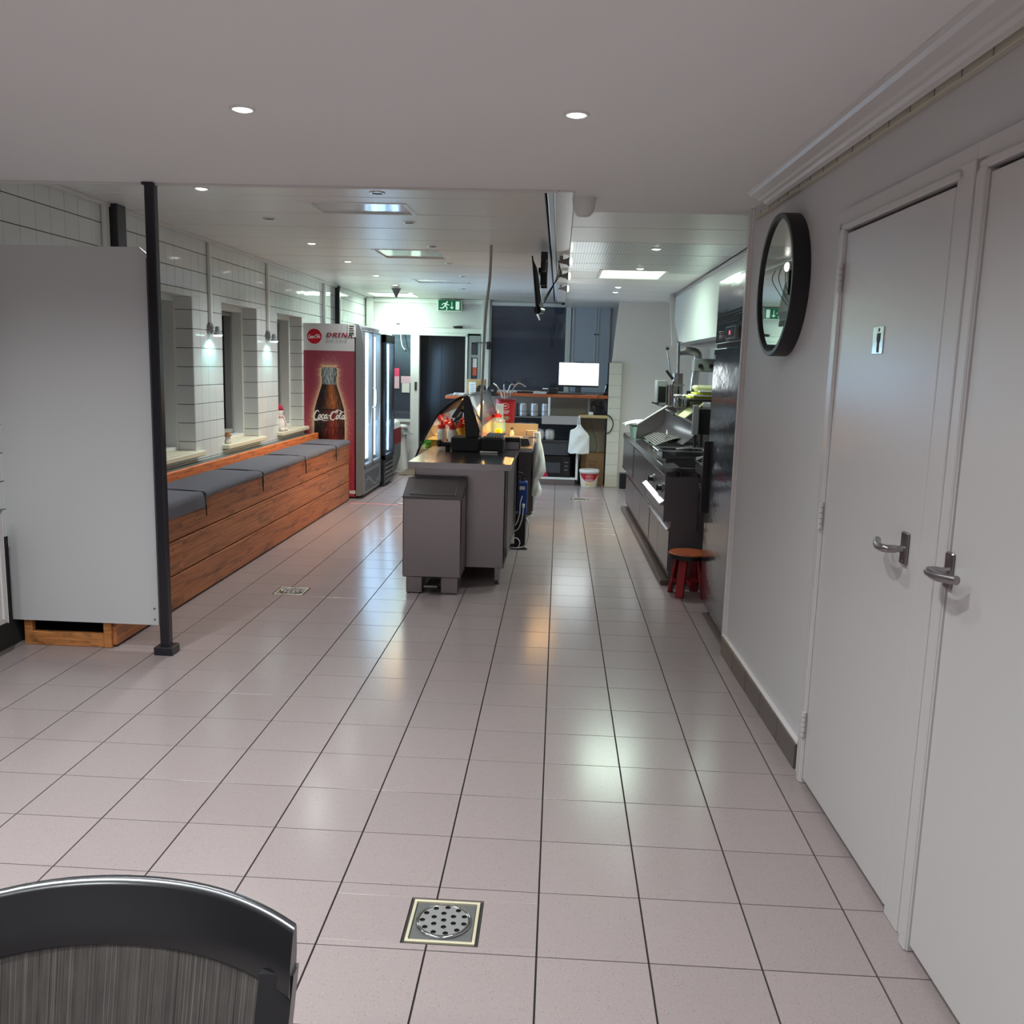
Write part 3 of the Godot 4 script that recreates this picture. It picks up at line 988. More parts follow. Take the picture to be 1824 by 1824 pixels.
	bf.bb(V(0.075, 1.2, Z - 0.06), V(0.15, 2.45, Z + 0.05), 0.004)
	bf.bb(V(-1.05, 2.42, Z - 0.06), V(0.15, 2.47, Z + 0.03), 0.004)
	var bw := struct("window_6", bf, "frame_white", Vector3.ZERO, "large dark night window behind the back counter reflecting the shop", "window")
	part("pane", Mb.new().bb(V(-1.03, 1.2, Z - 0.03), V(0.08, 2.44, Z - 0.02)), "night_pane", bw)
	# pale panel with cords to the right of it
	var bl := thing("roller_blind", "pale blue-grey blind with hanging cords beside the dark window", "blind", V(0.16, 1.2, Z + 0.02))
	part("cloth", Mb.new().bb(V(0, 0, 0), V(0.56, 1.24, 0.02), 0.004), "blind", bl)
	for x in [0.02, 0.34, 0.38]:
		part("cord", Mb.new().tube([V(x, 0.15, 0.03), V(x + 0.01, 0.7, 0.032), V(x + 0.012, 1.23, 0.03)], 0.004, 6), "paper", bl)
	for x in [0.345, 0.385]:
		part("clip", Mb.new().box(V(x, 0.84, 0.034), V(0.025, 0.02, 0.015), 0.003), "charcoal", bl)
	# dark yard outside, so the panes look into something
	struct("wall_outside", Mb.new().bb(V(-4.6, -0.2, 4.0), V(-4.5, 3.2, -13.0)).bb(V(-4.6, -0.2, -13.0), V(3, 3.2, -13.1)), "dark_opening", Vector3.ZERO, "unlit yard wall outside the windows", "wall")

# ---------- lamps ----------
func downlight(at: Vector3, on: bool, label: String, e := 3.0, ang := 72.0, c := Color(0.955, 0.985, 0.995)) -> void:
	var t := thing("ceiling_spotlight" if on else "ceiling_spotlight_off", label, "downlight", at, "recessed ceiling spotlights" if on else "unlit recessed ceiling spots")
	var ring := Mb.new()
	ring.xf = Transform3D(Basis(V(1, 0, 0), V(0, -1, 0), V(0, 0, 1)), Vector3.ZERO)
	ring.lathe([Vector2(0.032, 0.001), Vector2(0.034, 0.006), Vector2(0.044, 0.005), Vector2(0.046, -0.002)], 24, true)
	part("ring", ring, "chrome" if not on else "plastic_white", t)
	var face := Mb.new()
	face.xf = ring.xf
	face.lathe([Vector2(0, 0.011), Vector2(0.018, 0.01), Vector2(0.027, 0.007), Vector2(0.033, 0.002), Vector2(0.033, -0.001), Vector2(0, -0.001)] if on else [Vector2(0, 0.004), Vector2(0.028, 0.004), Vector2(0.033, 0.002), Vector2(0.033, -0.001), Vector2(0, -0.001)], 24)
	part("bulb", face, "lamp_face" if on else "charcoal", t)
	if on:
		spot(t, V(0, -0.025, 0), Vector3.DOWN, c, e, ang, 0.035, 1.0)

func lamps() -> void:
	var near := [V(-1.10, 2.4, -0.094), V(0.034, 2.4, -0.104)]
	downlight(near[0], true, "left one of the two ceiling spotlights in the near smooth ceiling", 0.75)
	downlight(near[1], true, "right one of the two ceiling spotlights in the near smooth ceiling", 0.75)
	var B := [[V(-2.24, 2.4, -0.1), 1.9, "left of the picture edge"], [V(-2.24, 2.4, 1.1), 2.3, "left of the chair"], [V(-1.10, 2.4, 1.1), 2.1, "over the chair"], [V(0.034, 2.4, 1.1), 1.2, "right of the chair"], [V(-2.24, 2.4, 2.3), 2.3, "in the second row, left"], [V(-1.1, 2.4, 2.3), 2.1, "in the second row, middle"], [V(0.034, 2.4, 2.3), 1.2, "in the second row, right"], [V(-1.1, 2.4, 3.5), 2.1, "in the last row"]]
	for q in B:
		downlight(q[0], true, "ceiling spotlight of the dining area outside the picture, " + q[2], q[1])
	var L := [[-2.106, "first lit spotlight in the far left ceiling, just past the step"], [-4.4, "second lit spotlight along the left wall, above the bench"], [-5.67, "third lit spotlight along the left wall ceiling"], [-7.01, "fourth lit spotlight along the left wall ceiling, nearing the coolers"], [-8.18, "fifth lit spotlight along the left wall, above the coolers"], [-9.35, "last small lit spotlight on the left, beside the bright far ceiling panel"]]
	for q in L:
		downlight(V(-2.04, 2.5, q[0]), true, q[1], 1.7)
	var O := [[-1.05, -2.144, "unlit ringed spot nearest the ceiling step"], [-1.99, -3.155, "unlit spot left of the first flush ceiling panel"], [-1.044, -3.204, "unlit spot behind the first flush ceiling panel"], [-1.057, -4.452, "unlit spot in front of the second flush ceiling panel"], [-1.067, -5.668, "unlit spot just behind the second flush ceiling panel"], [-1.07, -6.905, "unlit spot in front of the third flush ceiling panel"], [-1.255, -8.522, "unlit spot farthest back in the left ceiling"]]
	for q in O:
		downlight(V(q[0], 2.5, q[1]), false, q[2])
	var R := [[0.67, -3.66, "nearest lit spotlight in the kitchen ceiling, left of the fridge"], [0.67, -4.98, "lit spotlight right in front of the bright kitchen ceiling panel"], [0.6, -6.85, "lit spotlight behind the bright kitchen ceiling panel"], [0.61, -7.5, "farthest lit spotlight in the kitchen ceiling"]]
	for q in R:
		downlight(V(q[0], 2.42, q[1]), true, q[2], 1.15, 65.0)
	# flush panels
	var P := [[V(-1.256, 2.5, -2.685), Vector2(0.6, 0.4), false, "nearest unlit flush ceiling panel with a bluish sheen"], [V(-1.327, 2.5, -5.01), Vector2(0.565, 0.6), false, "second unlit flush ceiling panel, in the middle of the plank ceiling"], [V(-1.37, 2.5, -7.59), Vector2(0.66, 0.42), false, "third unlit flush ceiling panel, farthest from the step"], [V(-2.375, 2.5, -9.89), Vector2(0.65, 0.72), true, "bright lit ceiling panel at the far left above the exit window"], [V(0.637, 2.42, -5.54), Vector2(0.585, 0.78), true, "bright lit ceiling panel in the kitchen ceiling"]]
	for q in P:
		var t := thing("ceiling_panel", q[3], "ceiling light", q[0], "flush ceiling panels")
		var s: Vector2 = q[1]
		var fr := Mb.new()
		for e in [[V(-s.x / 2, 0.01, 0), V(0.03, 0.03, s.y)], [V(s.x / 2, 0.01, 0), V(0.03, 0.03, s.y)], [V(0, 0.01, -s.y / 2), V(s.x, 0.03, 0.022)], [V(0, 0.01, s.y / 2), V(s.x, 0.03, 0.022)]]:
			fr.box(e[0], e[1], 0.004)
		part("frame", fr, "plank_white", t)
		part("diffuser", Mb.new().box(V(0, 0.012, 0), V(s.x - 0.02, 0.012, s.y - 0.02)), "panel_face" if q[2] else "panel_off", t)
		if q[2]:
			area(t, V(0, -0.01, 0), Vector3.DOWN, s - Vector2(0.06, 0.06), Color(0.88, 1.0, 0.92), 2.3 if q[0].x > 0.0 else 0.9)
	# wall lamps: base, arm, one head
	for k in 3:
		var z: float = [-4.324, -5.81, -9.75][k]
		var y: float = [1.795, 1.785, 2.02][k]
		var t := thing("sconce_lamp", ["nearer chrome wall lamp glowing on the tiled pier", "farther chrome wall lamp glowing on the tiled pier", "wall lamp in the far corner behind the coolers"][k], "wall lamp", V(-2.877, y, z))
		part("base", Mb.new().cyl(V(0, 0, 0), V(0.02, 0, 0), 0.05, 0.045, 24), "steel_satin", t)
		part("arm", Mb.new().tube([V(0.01, 0, 0), V(0.045, 0.004, 0), V(0.068, 0.002, 0)], 0.008, 10), "chrome", t)
		var hd := part("lamp_head", Mb.new().cyl(V(0.068, 0.018, 0), V(0.068, -0.022, 0), 0.016, 0.02, 14).cyl(V(0.068, -0.022, 0), V(0.07, -0.05, 0), 0.02, 0.04, 18), "plastic_grey", t)
		part("bulb", Mb.new().cyl(V(0.07, -0.048, 0), V(0.07, -0.062, 0), 0.038, 0.034, 18), "sconce_face", hd)
		if k < 2:
			spot(t, V(0.07, -0.068, 0.0), V(-0.15, -1, 0), Color(0.68, 1.0, 0.97), 0.13, 70.0, 0.02, 0.7)
		else:
			spot(t, V(0.08, -0.08, 0.0), V(0.5, 0.06, -0.6), Color(0.8, 1.0, 0.9), 2.6, 42.0, 0.03, 1.0)
	# spot track at the divider beam
	var S := [[-4.0, "nearest beam spotlight beside the hanging television, facing the kitchen"], [-5.1, "second beam spotlight behind the television, facing the kitchen"], [-6.4, "third beam spotlight behind the television, facing the kitchen"]]
	for q in S:
		var t := thing("beam_spotlight", q[1], "spotlight", V(0.0, 2.392, q[0]), "spotlights on the divider beam")
		part("arm", Mb.new().cyl(V(-0.01, 0, 0), V(-0.01, -0.035, 0), 0.014, -1.0, 10), "steel_satin", t)
		part("lamp_head", Mb.new().cyl(V(-0.035, -0.042, 0), V(0.03, -0.04, 0.01), 0.006, 0.022, 14).cyl(V(0.03, -0.04, 0.01), V(0.06, -0.04, 0.015), 0.022, 0.038, 16), "plastic_grey", t)
		part("bulb", Mb.new().cyl(V(0.058, -0.04, 0.0148), V(0.068, -0.04, 0.0165), 0.036, 0.028, 16), "lamp_face", t)
		spot(t, V(0.085, -0.04, 0.02), V(1, -0.75, 0.1), Color(0.95, 1.0, 0.97), 0.6, 40.0, 0.03, 1.0)
	# small detector dome and the pointed one
	var d := thing("motion_detector", "small white domed detector under the ceiling right of the beam", "detector", V(0.10, 2.40, -1.62))
	var dm := Mb.new()
	dm.xf = Transform3D(Basis(V(1, 0, 0), V(0, -1, 0), V(0, 0, 1)), Vector3.ZERO)
	dm.lathe([Vector2(0.058, 0.0), Vector2(0.058, 0.02), Vector2(0.054, 0.05), Vector2(0.045, 0.075), Vector2(0.03, 0.09), Vector2(0.0, 0.094)], 28, true)
	part("dome", dm, "plastic_white", d)
	part("base", Mb.new().cyl(V(0, 0, 0), V(0, -0.012, 0), 0.062, 0.06, 28), "plastic_white", d)
	var c2 := thing("motion_detector", "grey cone-shaped detector below the bright far left ceiling panel", "detector", V(-2.13, 2.5, -8.75))
	part("cone", Mb.new().cyl(V(0, 0, 0), V(0, -0.11, 0), 0.06, 0.012, 4).cyl(V(0, 0, 0), V(0, -0.01, 0), 0.065, 0.06, 4), "plastic_grey", c2)
	# green running-man sign
	var x := thing("exit_sign", "green lit emergency exit sign with a running man, arrow and door", "sign", V(-1.625, 2.395, -10.33))
	part("housing", Mb.new().box(V(0, 0, 0), V(0.36, 0.165, 0.08), 0.006), "frame_white", x)
	part("face", Mb.new().box(V(0, 0.005, 0.042), V(0.325, 0.145, 0.006), 0.002), "exit_face", x)
	var man := Mb.new()
	man.cyl(V(-0.035, 0.052, 0.044), V(-0.035, 0.052, 0.0465), 0.012, -1.0, 14)
	for p in [[Vector2(-0.075, 0.04), Vector2(-0.045, 0.042), Vector2(-0.035, 0.03), Vector2(-0.055, -0.012), Vector2(-0.085, -0.012), Vector2(-0.07, 0.01)], [Vector2(-0.075, 0.042), Vector2(-0.1, 0.03), Vector2(-0.118, 0.008), Vector2(-0.108, 0.004), Vector2(-0.092, 0.02), Vector2(-0.07, 0.03)], [Vector2(-0.045, 0.04), Vector2(-0.025, 0.018), Vector2(-0.002, 0.016), Vector2(-0.002, 0.006), Vector2(-0.03, 0.006), Vector2(-0.052, 0.024)], [Vector2(-0.06, -0.012), Vector2(-0.042, -0.032), Vector2(-0.052, -0.062), Vector2(-0.04, -0.064), Vector2(-0.026, -0.03), Vector2(-0.05, 0.0)], [Vector2(-0.085, -0.01), Vector2(-0.105, -0.03), Vector2(-0.14, -0.026), Vector2(-0.14, -0.037), Vector2(-0.098, -0.044), Vector2(-0.068, -0.02)], [Vector2(0.03, 0.055), Vector2(0.04, 0.055), Vector2(0.04, -0.025), Vector2(0.053, -0.012), Vector2(0.06, -0.022), Vector2(0.035, -0.05), Vector2(0.01, -0.022), Vector2(0.017, -0.012), Vector2(0.03, -0.025)], [Vector2(0.09, 0.062), Vector2(0.145, 0.062), Vector2(0.145, -0.055), Vector2(0.09, -0.055)]]:
		man.prism(p, 0.044, 0.0465)
	part("symbol", man, "exit_white", x)

# ---------- left side: partition, bench, radiator ----------
func bench_side() -> void:
	var pt := thing("floor_post", "black square steel post from floor to ceiling at the partition", "post", V(-2.031, 0, -1.436))
	part("shaft", Mb.new().box(V(0, 1.2, 0), V(0.05, 2.39, 0.05), 0.006), "black_post", pt)
	part("foot_plate", Mb.new().box(V(0.0, 0.022, 0), V(0.1, 0.044, 0.1), 0.004), "black_post", pt)
	part("top_plate", Mb.new().box(V(-0.005, 2.393, 0), V(0.06, 0.014, 0.06), 0.003), "black_post", pt)
	var pn := thing("partition_panel", "large white partition board fixed to the black post", "partition", V(-2.48, 0.145, -1.465))
	part("board", Mb.new().prism([Vector2(-0.40, 0), Vector2(0.405, 0), Vector2(0.405, 1.92), Vector2(0.37, 1.95), Vector2(-0.40, 1.95)], -0.009, 0.009), mat("board_white", rgb(206, 205, 206), 0.45), pn)
	for y in [0.03, 0.09]:
		part("screw", Mb.new().cyl(V(0.38, y, 0.009), V(0.38, y, 0.0115), 0.006, 0.004, 10), "steel", pn)
	part("edge_rail", Mb.new().bb(V(0.406, 0.0, -0.02), V(0.424, 1.9, 0.02), 0.003), "black_post", pn)
	# bench
	var b := thing("plank_bench", "long orange-stained plank bench along the tiled left wall", "bench", V(-2.33, 0, -4.2))
	var o := V(-2.33, 0, -4.2)
	var ys := [[0.012, 0.217], [0.225, 0.432], [0.440, 0.655]]
	for q in ys:
		part("plank", Mb.new(o).bb(V(-2.352, q[0], -1.49), V(-2.33, q[1], -6.95), 0.004), "pine", b)
	part("end_frame", Mb.new(o).bb(V(-2.395, 0.0, -1.5), V(-2.352, 0.65, -1.475), 0.003).bb(V(-2.835, 0.0, -1.515), V(-2.79, 0.65, -1.48), 0.003).bb(V(-2.79, 0.0, -1.515), V(-2.395, 0.075, -1.48), 0.003).bb(V(-2.79, 0.58, -1.515), V(-2.395, 0.65, -1.48), 0.003), "pine_frame", b)
	part("seat_board", Mb.new(o).bb(V(-2.72, 0.645, -1.475), V(-2.335, 0.662, -6.95), 0.003), "pine", b)
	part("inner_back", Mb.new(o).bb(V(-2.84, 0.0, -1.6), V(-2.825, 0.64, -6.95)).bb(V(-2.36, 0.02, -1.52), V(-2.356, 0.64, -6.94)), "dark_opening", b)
	part("back_lip", Mb.new(o).bb(V(-2.725, 0.64, -1.475), V(-2.695, 0.755, -7.02), 0.006), "pine_lip", b)
	part("ledge", Mb.new(o).bb(V(-2.876, 0.70, -1.475), V(-2.725, 0.735, -7.05), 0.004), "ledge_grey", b)
	part("end_board", Mb.new(o).bb(V(-2.83, 0.0, -6.952), V(-2.335, 0.645, -6.97), 0.003), "pine", b)
	# seat cushions, ties at the joints
	var cuts := [-1.48, -2.72, -3.9, -5.11, -6.28, -6.93]
	var lab := ["grey seat cushion on the bench nearest the white partition", "second grey seat cushion from the partition on the plank bench", "third grey seat cushion from the partition, in the middle of the bench", "fourth grey seat cushion from the partition on the plank bench", "short grey seat cushion at the cooler end of the bench"]
	for k in 5:
		var z0: float = cuts[k] - 0.012
		var z1: float = cuts[k + 1] + 0.012
		var t := thing("seat_cushion", lab[k], "cushion", V(-2.5, 0.664, (z0 + z1) * 0.5), "grey cushions on the plank bench")
		var org := t.position
		var rows := []
		for i in 9:
			var f := i / 8.0
			var z := lerpf(z0, z1, f)
			var e := pow(absf(f * 2.0 - 1.0), 6.0)
			var l := []
			for p in [[-2.69, 0.67], [-2.688, 0.682], [-2.66, 0.69], [-2.55, 0.69], [-2.45, 0.689], [-2.36, 0.688], [-2.33, 0.684], [-2.318, 0.672], [-2.316, 0.65 if k == 0 else 0.662], [-2.318, 0.585 if k == 0 else 0.648]]:
				l.append(V(p[0] + rng.randf_range(-0.003, 0.003), p[1] - 0.012 * e * (1.0 if p[1] > 0.68 else 0.1) + rng.randf_range(-0.003, 0.003), z) - org)
			rows.append(l)
		part("cover", Mb.new().sheet(rows, 0.01), "slate_cloth", t)
		var ends := Mb.new()
		for zz in [z0 + 0.002, z1 - 0.002]:
			ends.bb(V(-2.68, 0.664, zz - 0.003) - org, V(-2.33, 0.672, zz + 0.003) - org, 0.002)
		part("filling", ends.bb(V(-2.67, 0.664, z0 - 0.02) - org, V(-2.34, 0.672, z1 + 0.02) - org, 0.004), "slate_cloth", t)
		# ties
		if k < 4:
			var zt := z1
			for s in 3:
				var dx := rng.randf_range(-0.03, 0.03)
				part("tie", Mb.new().tube(curve([V(-2.325, 0.685, zt) - org, V(-2.31, 0.655, zt + dx * 0.3) - org, V(-2.31, 0.60, zt + dx) - org, V(-2.314, 0.52 + 0.04 * s, zt + dx * 1.6 - 0.01) - org]), 0.0045, 6), "cord_black", t)
			part("tie_knot", Mb.new().box(V(-2.314, 0.668, zt) - org, V(0.014, 0.028, 0.03), 0.005), "cord_black", t)
			part("tie", Mb.new().tube(curve([V(-2.68, 0.688, zt + 0.03) - org, V(-2.62, 0.69, zt) - org, V(-2.5, 0.69, zt - 0.005) - org, V(-2.36, 0.686, zt + 0.005) - org]), 0.005, 6), "cord_black", t)
	# radiator at the left edge
	var r := thing("radiator", "white panel radiator on the left wall in front of the partition", "radiator", V(-2.83, 0.17, -0.9))
	part("panel", Mb.new().box(V(0.028, 0.3, 0), V(0.02, 0.58, 0.76), 0.008), "gloss_white", r)
	for i in 19:
		part("ridge", Mb.new().box(V(0.04, 0.3, -0.34 + i * 0.0378), V(0.012, 0.53, 0.02), 0.005), "gloss_white", r)
	part("grille", Mb.new().box(V(0.0, 0.6, 0), V(0.085, 0.016, 0.77), 0.004), "plastic_grey", r)
	part("side_cover", Mb.new().box(V(0, 0.3, -0.388), V(0.07, 0.59, 0.008), 0.003), "gloss_white", r)
	# window sill figures
	var s := thing("plush_figure", "white plush snowman with a crimson cap and pink scarf on the third sill", "plush toy", V(-2.90, 0.82, -6.22))
	var body := Mb.new()
	body.lathe([Vector2(0, 0), Vector2(0.055, 0.006), Vector2(0.068, 0.05), Vector2(0.055, 0.11), Vector2(0.036, 0.15), Vector2(0.046, 0.175), Vector2(0.048, 0.205), Vector2(0.034, 0.235), Vector2(0, 0.245)], 20, true)
	part("body", body, "plush", s)
	part("cap", Mb.new().lathe([Vector2(0.0, 0.218), Vector2(0.047, 0.218), Vector2(0.049, 0.232), Vector2(0.038, 0.262), Vector2(0.015, 0.278), Vector2(0, 0.28)], 18, true), "crimson", s)
	part("scarf", Mb.new().tube([V(0.04, 0.155, 0.0), V(0.028, 0.155, 0.03), V(0.0, 0.156, 0.043), V(-0.03, 0.157, 0.03), V(-0.043, 0.157, 0), V(-0.03, 0.156, -0.03), V(0, 0.155, -0.043), V(0.03, 0.154, -0.03), V(0.045, 0.15, -0.01), V(0.055, 0.11, -0.02), V(0.07, 0.06, -0.03)], 0.012, 8), "pink_cloth", s)
	for p in [V(0.055, 0.02, 0.04), V(0.06, 0.02, -0.045)]:
		part("foot", Mb.new().box(p, V(0.05, 0.04, 0.045), 0.016), "plush", s)
	for p in [V(0.042, 0.2, 0.02), V(0.046, 0.2, -0.012)]:
		part("eye", Mb.new().box(p, V(0.006, 0.007, 0.007), 0.002), "black_gloss", s)
	part("nose", Mb.new().cyl(V(0.045, 0.19, 0.005), V(0.062, 0.188, 0.006), 0.006, 0.002, 8), "tan_hat", s)
	var d := thing("sill_figurine", "tiny white figurine with a tan hat on the middle window sill", "figurine", V(-2.87, 0.82, -4.665))
	part("body", Mb.new().lathe([Vector2(0, 0), Vector2(0.026, 0.003), Vector2(0.03, 0.025), Vector2(0.02, 0.045), Vector2(0.024, 0.06), Vector2(0.02, 0.078), Vector2(0, 0.082)], 16, true), "plush", d)
	part("hat", Mb.new().lathe([Vector2(0, 0.07), Vector2(0.036, 0.07), Vector2(0.036, 0.076), Vector2(0.022, 0.078), Vector2(0.018, 0.098), Vector2(0, 0.1)], 16), "tan_hat", d)
	part("eye", Mb.new().box(V(0.023, 0.06, 0.006), V(0.005, 0.006, 0.006), 0.002), "black_gloss", d)

# ---------- drinks coolers ----------
func coolers() -> void:
	var o := V(-2.56, 0, -7.62)
	var c := thing("drinks_cooler", "tall red and white cooler with a bottle picture and two lit glass doors", "cooler", o)
	part("cabinet", Mb.new(o).bb(V(-2.872, 0.03, -7.105), V(-2.86, 1.97, -8.12)).bb(V(-2.872, 1.935, -7.105), V(-2.29, 1.97, -8.12), 0.004).bb(V(-2.872, 0.03, -8.1), V(-2.29, 1.97, -8.12)).bb(V(-2.872, 0.03, -7.105), V(-2.29, 0.34, -8.12), 0.004).bb(V(-2.872, 0.03, -7.105), V(-2.29, 1.97, -7.115)), "plastic_white", c)
	part("side_graphic", Mb.new(o).sheet([[V(-2.925, 1.97, -7.1), V(-2.285, 1.97, -7.1)], [V(-2.925, 0.02, -7.1), V(-2.285, 0.02, -7.1)]], 0.003, true), "cooler_graphic", c).set_meta("label", "red side print of a cola bottle in a pale glow under a white band")
	# lettering of the white band
	var tm := func(txt: String, h: float, font_bold: bool) -> TextMesh:
		var m := TextMesh.new()
		var f := SystemFont.new()
		f.font_names = PackedStringArray(["Droid Sans"])
		f.font_weight = 700 if font_bold else 400
		m.font = f
		m.text = txt
		m.font_size = 64
		m.pixel_size = h / 46.0
		m.depth = 0.001
		m.horizontal_alignment = HORIZONTAL_ALIGNMENT_LEFT
		return m
	var t1 := part("lettering", tm.call("DRINK", 0.05, true), mat("letter_red", rgb(150, 34, 58), 0.4), c, V(-2.622, 1.845, -7.098) - o)
	t1.basis = Basis(V(1.42, 0, 0), V(0.28, 1, 0), V(0, 0, 1))
	part("lettering", tm.call("I C E   C O L D", 0.022, false), mat("letter_grey", rgb(120, 112, 116), 0.5), c, V(-2.615, 1.784, -7.098) - o).scale = V(1.25, 1, 1)
	part("data_sticker", Mb.new(o).bb(V(-2.377, 1.828, -7.1), V(-2.285, 1.965, -7.0975)), "paper", c)
	var lines := Mb.new(o)
	for i in 4:
		lines.bb(V(-2.36, 1.938 - i * 0.024, -7.0976), V(-2.306 - 0.006 * (i % 2), 1.952 - i * 0.024, -7.0972))
	for i in 5:
		lines.bb(V(-2.355, 1.845 + i * 0.007, -7.0976), V(-2.305, 1.848 + i * 0.007, -7.0972))
	part("data_print", lines, "charcoal", c)
	part("data_sticker", Mb.new(o).bb(V(-2.36, 0.055, -7.1), V(-2.29, 0.092, -7.0975)), "paper", c)
	# grey front frame with rounded header
	var prof := func(z0: float, z1: float) -> Mb:
		return Mb.new(o).prism([Vector2(-2.30, 0.03), Vector2(-2.235, 0.03), Vector2(-2.2, 0.08), Vector2(-2.2, 1.75), Vector2(-2.22, 1.9), Vector2(-2.25, 1.97), Vector2(-2.30, 1.975)], z0, z1)
	part("front_frame", prof.call(-7.10, -7.135), "plastic_grey", c)
	part("front_frame", prof.call(-8.095, -8.13), "plastic_grey", c)
	part("header", Mb.new(o).bb(V(-2.31, 1.915, -7.135), V(-2.215, 1.962, -8.1), 0.012), "plastic_grey", c)
	var low := Mb.new(o).bb(V(-2.30, 0.03, -7.135), V(-2.205, 0.335, -8.1), 0.012)
	var g := part("kick_panel", low, "plastic_grey", c)
	var holes := Mb.new(o)
	for i in 22:
		for j in 9:
			if absf(0.08 + j * 0.024 - (0.1 + 0.11 * (0.5 + 0.5 * sin(i * 0.3)))) > 0.018:
				holes.bb(V(-2.204, 0.07 + j * 0.024, -7.2 - i * 0.038), V(-2.2035, 0.083 + j * 0.024, -7.224 - i * 0.038))
	part("vent_holes", holes, "black_matt", g).set_meta("kind", "stuff")
	for d in 2:
		var z0: float = [-7.145, -7.625][d]
		var z1: float = [-7.615, -8.09][d]
		var fr := Mb.new(o)
		fr.bb(V(-2.245, 0.345, z0), V(-2.195, 1.91, z0 - 0.035), 0.004)
		fr.bb(V(-2.245, 0.345, z1), V(-2.195, 1.91, z1 + 0.035), 0.004)
		fr.bb(V(-2.245, 0.345, z0), V(-2.195, 0.385, z1), 0.004)
		fr.bb(V(-2.245, 1.89, z0), V(-2.195, 1.912, z1), 0.004)
		var door := part("glass_door", fr, "plastic_grey", c)
		part("pane", Mb.new(o).bb(V(-2.225, 0.38, z0 - 0.03), V(-2.219, 1.895, z1 + 0.03)), "pane", door)
		var hz: float = [-7.595, -7.645][d]
		if d == 0:
			part("handle", Mb.new(o).tube(curve([V(-2.195, 1.25, hz), V(-2.16, 1.24, hz), V(-2.15, 1.2, hz), V(-2.15, 1.08, hz), V(-2.16, 1.04, hz), V(-2.195, 1.03, hz)], 4), 0.011, 8), "chrome", door)
		var lx := V(-2.255, 0.40, z0 - 0.06)
		var led := part("led_tube", Mb.new(o).bb(V(-2.275, 0.42, z0 - 0.07), V(-2.25, 1.86, z0 - 0.045), 0.005).bb(V(-2.275, 0.42, z1 + 0.07), V(-2.25, 1.86, z1 + 0.045), 0.005), "led_cool", c)
		led.set_meta("label", "lit cool white tube inside the door edge")
		area(c, V(-2.19, 1.14, (z0 + z1) * 0.5) - o, V(1, -0.1, 0), Vector2(0.40, 1.45), Color(0.66, 0.84, 1.0), 0.9, Vector3.UP)
		lx = lx
	area(c, V(-2.5, 1.9, -7.62) - o, Vector3(0, -1, 0), Vector2(0.35, 0.8), Color(0.75, 0.9, 1.0), 3.5)
	cooler_stock(c, o, -7.15, -8.08, -2.84, -2.3, [0.40, 0.70, 1.0, 1.3, 1.6])
	# black cooler
	var p := V(-2.5, 0, -8.47)
	var k := thing("drinks_cooler", "slim black cooler with one lit glass door behind the red cooler", "cooler", p)
	part("cabinet", Mb.new(p).bb(V(-2.82, 0.03, -8.16), V(-2.2, 1.9, -8.175), 0.003).bb(V(-2.82, 0.03, -8.76), V(-2.2, 1.9, -8.775), 0.003).bb(V(-2.82, 1.86, -8.16), V(-2.2, 1.9, -8.775), 0.004).bb(V(-2.82, 0.03, -8.16), V(-2.81, 1.9, -8.775)).bb(V(-2.82, 0.03, -8.16), V(-2.2, 0.34, -8.775), 0.004), "black_satin", k)
	var fr := Mb.new(p)
	fr.bb(V(-2.2, 0.345, -8.16), V(-2.15, 1.9, -8.205), 0.004)
	fr.bb(V(-2.2, 0.345, -8.73), V(-2.15, 1.9, -8.775), 0.004)
	fr.bb(V(-2.2, 0.345, -8.16), V(-2.15, 0.4, -8.775), 0.004)
	fr.bb(V(-2.2, 1.80, -8.16), V(-2.15, 1.9, -8.775), 0.004)
	var bd := part("glass_door", fr, "black_satin", k)
	part("pane", Mb.new(p).bb(V(-2.18, 0.39, -8.2), V(-2.174, 1.81, -8.735)), "pane", bd)
	part("led_tube", Mb.new(p).bb(V(-2.23, 0.42, -8.23), V(-2.21, 1.79, -8.25), 0.004).bb(V(-2.23, 0.42, -8.71), V(-2.21, 1.79, -8.69), 0.004), "led_cool", k)
	area(k, V(-2.146, 1.1, -8.47) - p, V(1, -0.1, 0), Vector2(0.48, 1.35), Color(0.66, 0.84, 1.0), 1.1, Vector3.UP)
	var vb := Mb.new(p).bb(V(-2.2, 0.03, -8.165), V(-2.165, 0.335, -8.77), 0.004)
	var vp := part("kick_panel", vb, "black_satin", k)
	for i in 5:
		part("vent_slat", Mb.new(p).bb(V(-2.166, 0.06 + i * 0.056, -8.22), V(-2.152, 0.068 + i * 0.056, -8.74), 0.002), "plastic_grey", vp)
	area(k, V(-2.45, 1.84, -8.47) - p, Vector3(0, -1, 0), Vector2(0.35, 0.5), Color(0.7, 0.87, 1.0), 3.5)
	cooler_stock(k, p, -8.2, -8.74, -2.78, -2.25, [0.40, 0.72, 1.04, 1.36])

